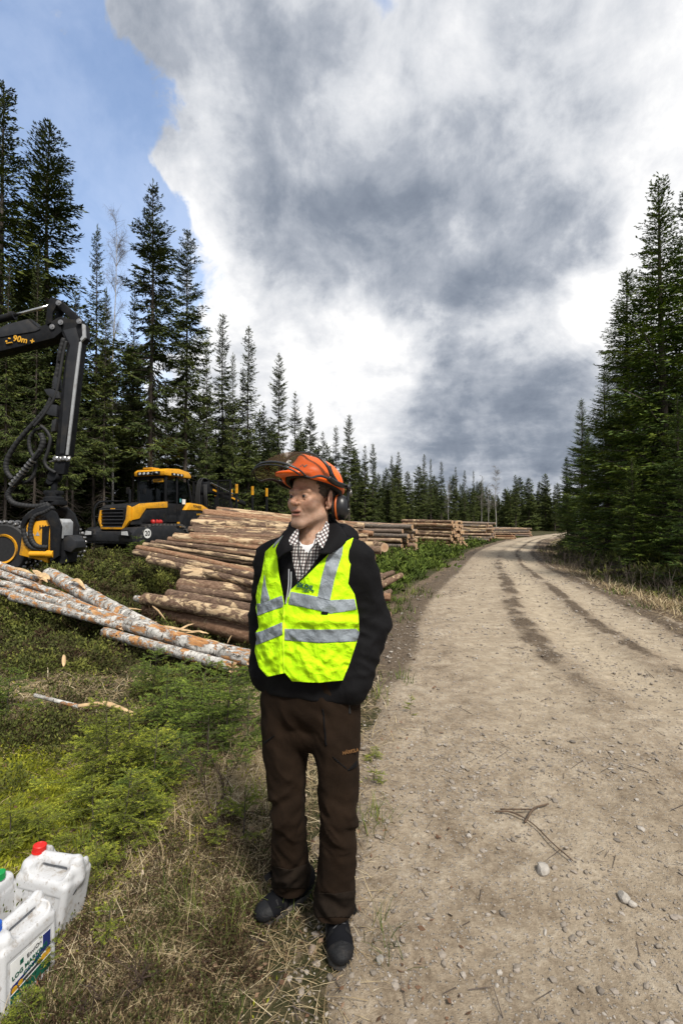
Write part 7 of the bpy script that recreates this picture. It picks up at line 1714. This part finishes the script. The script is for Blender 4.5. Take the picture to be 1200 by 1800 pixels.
for a in [(0, 292, 1292, 122, 'dark young spruce at the left side of the clump beside the man', True, 1.2), (1, 345, 1302, 140, 'young spruce with the tallest leader in the clump beside the man', True, 1.2), (2, 395, 1312, 150, 'dense young spruce in the clump nearest the man\'s sleeve', True, 1.15),
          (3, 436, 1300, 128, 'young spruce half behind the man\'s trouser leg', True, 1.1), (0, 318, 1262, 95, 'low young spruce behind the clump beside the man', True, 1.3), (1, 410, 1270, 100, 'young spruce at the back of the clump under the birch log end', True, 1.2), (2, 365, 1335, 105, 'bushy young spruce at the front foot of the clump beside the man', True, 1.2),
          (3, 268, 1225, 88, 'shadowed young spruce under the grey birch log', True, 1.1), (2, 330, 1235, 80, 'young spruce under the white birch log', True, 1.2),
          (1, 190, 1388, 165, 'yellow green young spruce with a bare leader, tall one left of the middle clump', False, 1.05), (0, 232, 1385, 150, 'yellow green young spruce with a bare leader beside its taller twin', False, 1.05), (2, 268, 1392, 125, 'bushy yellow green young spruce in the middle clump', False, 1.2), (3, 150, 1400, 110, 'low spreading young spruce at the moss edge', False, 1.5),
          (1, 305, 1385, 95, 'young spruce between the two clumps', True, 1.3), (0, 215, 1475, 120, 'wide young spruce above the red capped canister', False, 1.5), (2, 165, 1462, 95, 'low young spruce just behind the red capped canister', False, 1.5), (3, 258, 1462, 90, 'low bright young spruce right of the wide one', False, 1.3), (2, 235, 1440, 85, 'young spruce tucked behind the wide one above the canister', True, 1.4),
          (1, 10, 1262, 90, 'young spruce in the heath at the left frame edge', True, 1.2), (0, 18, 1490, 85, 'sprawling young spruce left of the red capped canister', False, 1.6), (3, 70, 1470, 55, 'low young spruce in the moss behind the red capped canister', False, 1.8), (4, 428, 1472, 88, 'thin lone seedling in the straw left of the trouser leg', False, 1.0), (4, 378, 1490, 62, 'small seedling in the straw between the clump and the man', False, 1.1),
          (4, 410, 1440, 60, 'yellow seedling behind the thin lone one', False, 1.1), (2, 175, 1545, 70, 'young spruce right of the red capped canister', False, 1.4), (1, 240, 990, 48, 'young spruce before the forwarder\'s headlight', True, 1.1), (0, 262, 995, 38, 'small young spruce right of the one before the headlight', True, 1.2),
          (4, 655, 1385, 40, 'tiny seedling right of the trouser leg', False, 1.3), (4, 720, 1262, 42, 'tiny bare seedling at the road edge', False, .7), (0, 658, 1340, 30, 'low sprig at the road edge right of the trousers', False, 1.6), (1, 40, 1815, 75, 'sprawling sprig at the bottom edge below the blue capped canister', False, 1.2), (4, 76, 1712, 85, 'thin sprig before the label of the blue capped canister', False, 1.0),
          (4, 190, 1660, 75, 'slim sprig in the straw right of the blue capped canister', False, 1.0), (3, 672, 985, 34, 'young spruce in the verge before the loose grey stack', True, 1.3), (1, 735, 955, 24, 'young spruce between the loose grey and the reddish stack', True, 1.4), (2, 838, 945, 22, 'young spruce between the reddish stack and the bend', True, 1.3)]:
    sapling(*a)
# bare shrub twigs by the man's leg
def bare_shrub(px, py, hpx, label, seed):
    rg = np.random.default_rng(seed); q = Pg(px, py); h = hpx / 800 * q[1]; A = []; B = []; r_ = []
    def grow(p, d, L, r, lv):
        e = p + d * L; A.append(p); B.append(e); r_.append(r)
        if lv: 
            for _ in range(2 + (lv > 2)):
                d2 = d + rg.normal(0, .42, 3) + [0, 0, .12]; d2 /= np.linalg.norm(d2); grow(p + (e - p) * rg.uniform(.6, 1), d2, L * rg.uniform(.55, .9), r * .68, lv - 1)
    for _ in range(2): grow(q - [0, 0, .02], np.array([rg.normal(0, .35), rg.normal(0, .3), .9]), h * .34, .0034, 4)
    A = np.array(A); B = np.array(B); r_ = np.array(r_); V, F = sticks(A, B, r_, r_ * .7, 4); tag(obj_np('bare_shrub', V, F, simple('shrub_twigs', (.055, .034, .026), .85, var=.3), smooth=False), label, 'shrub', 'bare shrubs')
bare_shrub(478, 1385, 110, 'leafless dark shrub against the trouser leg at left', 3); bare_shrub(372, 1425, 150, 'leafless thin shrub between the young spruces and the man', 9)
bare_shrub(240, 1740, 95, 'low leafless brown shrub in the straw near the bottom', 14); bare_shrub(155, 1775, 85, 'low leafless shrub at the bottom edge right of the canisters', 17)

# ------------------------------------------------------------------ canisters
def can_mat():
    m, t, b = new_mat('white_canister_plastic'); co = t.add('ShaderNodeTexCoord').outputs['Object']
    n = t.noise(co, 22, 8, .7, .4); n2 = t.noise(t.scalevec(co, (1, 1, .35)), 60, 6, .7); c = t.mix(t.math('MULTIPLY', t.smooth(n, .50, .70), .7), (.53, .535, .545), (.24, .19, .135)); c = t.mix(t.math('MULTIPLY', t.smooth(n2, .57, .68), .75), c, (.22, .18, .14))
    t.link(c, b.inputs['Base Color']); b.inputs['Roughness'].default_value = .42; b.inputs['Subsurface Weight'].default_value = .06; b.inputs['Subsurface Radius'].default_value = (.02, .02, .02); b.inputs['Subsurface Scale'].default_value = .3
    t.link(t.bump(n2, .12, .002), b.inputs['Normal']); return m
M_CAN = can_mat()
def can_sdf(q):
    # x: along the handle (spout at -x), y: across, z: up; 0.25 x 0.17 x 0.33
    d = s_box(q, (0, 0, .128), (.122, .085, .128), .022); top = s_box(q, (.0, 0, .235), (.116, .078, .062), .034); d = smin(d, top, .012)
    y = np.abs(q[:, 1])
    d = smax(d, -s_box(np.stack([q[:, 0], y, q[:, 2]], 1), (.012, .090, .318), (.082, .066, .058), .024, 0, .0), .010)      # hand room either side of the handle
    d = smin(d, s_cap(q, (-.060, 0, .292), (.088, 0, .304), .0165, .0165), .014); d = smin(d, s_cap(q, (.098, 0, .300), (.108, 0, .235), .020, .030), .02)
    d = smax(d, -s_cap(q * [1, .0001, 1], (-.040, 0, .266), (.062, 0, .270), .0105, .0105), .006)                          # the grip hole
    d = smin(d, s_box(q, (-.088, 0, .270), (.030, .060, .024), .016), .012); d = smin(d, s_cap(q, (-.090, 0, .27), (-.090, 0, .306), .021, .021), .005)
    d = smax(d, -(s_box(np.stack([q[:, 0], y, q[:, 2]], 1), (0, .0905, .118), (.100, .008, .088), .004)), .004)              # sunk label panel
    d = smax(d, -s_box(np.stack([np.abs(q[:, 0]), q[:, 1], q[:, 2]], 1), (.125, 0, .0), (.030, .050, .022), .010), .008); return d
CV, CF = surface_nets(can_sdf, (-.15, -.12, -.02), (.15, .12, .36), .0034); CV = laplace(CV, CF, 1)
CANM = mesh_data('canister_body', CV, CF, mats=[M_CAN])
def canister(x, y, rz, capc, label, sc=1.0, tilt=(0, 0), lift=0.0):
    r = empty('canister', (x, y, gz1(x, y) + lift), rz); r.scale = (sc,) * 3; r.rotation_euler = (tilt[0], tilt[1], rz); link('canister_body', CANM, r)
    m = MB(); n = 40; prof = [(.0262, .0), (.0262, .004), (.025, .005)]; m.lathe([(.0275, .0), (.0275, .004), (.0245, .005)], (-.090, 0, .300), (0, 0, 1), 32)
    for k in range(30): a = 2 * pi * k / 30; m.box((-.090 + .0245 * cos(a), .0245 * sin(a), .3165), (.003, .0032, .020), rz=a)
    m.lathe([(.0240, .005), (.0243, .026), (.022, .0285), (.018, .0285), (.017, .0275), (.002, .0275)], (-.090, 0, .300), (0, 0, 1), 32); m.build('cap', capc, r, angle=40)
    tag(r, label, 'canister', 'white plastic canisters'); return r
M_CB = simple('blue_cap', (.008, .10, .50), .4, var=.05); M_CR = simple('red_cap', (.60, .018, .012), .4, var=.05); M_CG = simple('green_cap', (.010, .27, .065), .4, var=.05)
cb = canister(-1.144, 1.640, R(90 - 16.5), M_CB, 'white canister with a blue cap and a printed green label, at the bottom left edge', .86, (R(-3), R(2)))
cr = canister(-1.215, 1.905, R(-8), M_CR, 'dirty white canister with a red cap and a black smear, leaning on rough ground', .96, (R(-5), R(7)), -.02)
cg = canister(-1.415, 1.80, R(172), M_CG, 'white canister with a green cap, mostly outside the left frame edge', .88, (R(4), 0))
# the smear and small label on the red capped canister; the label of the blue capped one (right-hand side panel)
ySide = -.0832
def decal(parent, polys, mat, name, y=ySide):
    m = MB(); 
    for k, p_ in enumerate(polys): m.prism(p_, 1, y - .0006, y + .0006)
    return m.build(name, mat, parent)
navy = simple('navy_print', (.012, .022, .13), .5); gr = simple('green_label_print', (.006, .085, .052), .5); ylw = simple('log_print', (.50, .27, .015), .5, var=.4, scale=60); wht = simple('label_paper', (.70, .70, .68), .5); dk = simple('dark_print', (.03, .03, .035), .5); rd = simple('red_print', (.5, .02, .02), .5)
lab = decal(cb, [[(-.085, .045), (.086, .045), (.086, .192), (-.085, .192)]], wht, 'printed_label')
# image x runs with +x on this side
y1 = ySide - .0015; y2 = ySide - .003
decal(lab, [[(.052, .192), (.086, .192), (.086, .132), (-.085, .104), (-.085, .090), (.0, .118), (.052, .150)]], navy, 'blue_field', y1)
decal(lab, [[(-.085, .045), (.086, .045), (.086, .098), (-.085, .075)]], gr, 'green_field', y1)
decal(lab, [[(-.085, .075), (.086, .098), (.086, .112), (-.085, .090)]], dk, 'dark_field', y1)
for k, (x, z, rr) in enumerate(((-.070, .088, .012), (-.045, .094, .010), (.055, .108, .012), (.075, .112, .012), (.035, .106, .008))): MB().lathe([(rr, 0), (rr, .0008)], (x, y2 + .001, z), (0, -1, 0), 14).build('log_picture', ylw, lab)
decal(lab, [[(-.085, .074), (.086, .097), (.086, .1), (-.085, .077)]], wht, 'white_line', y2)
tM = lambda x, z: Matrix.Translation((x, y2 - .0008, z)) @ Matrix.Rotation(R(7), 4, 'Y').inverted() @ Matrix.Rotation(R(90), 4, 'X')
text_mesh('lettering', 'EnviOn', .022, dk, lab, tM(.012, .172), 0, .0004); text_mesh('lettering', 'LOG MARKING', .0225, gr, lab, tM(-.005, .141), .0006, .0004); text_mesh('lettering', 'COLOR', .0225, gr, lab, tM(.004, .119), .0006, .0004)
decal(lab, [[(-.048, .160), (-.034, .161), (-.034, .178), (-.048, .176)]], gr, 'emblem', y2)
for x in (.030, .058): MB().tube([(x - .010, y2, .022), (x, y2, .034), (x + .010, y2, .022), (x, y2, .010), (x - .010, y2, .022)], .0012, 4).build('hazard_diamond', rd, cb)
sm = MB(); sm.tube([(.1205, -.030, .188), (.1215, -.018, .198), (.1205, .000, .212)], [.006, .010, .003], 6, flat=.3); sm.build('black_smear', dk, cr)
lb2 = decal(cr, [[(-.088, .050), (-.066, .050), (-.066, .120), (-.088, .120)]], wht, 'printed_label'); m = MB(); m.tube([(-.084, ySide - .001, .10), (-.077, ySide - .001, .11), (-.070, ySide - .001, .10), (-.077, ySide - .001, .09), (-.084, ySide - .001, .10)], .0012, 4); m.build('hazard_diamond', rd, lb2)
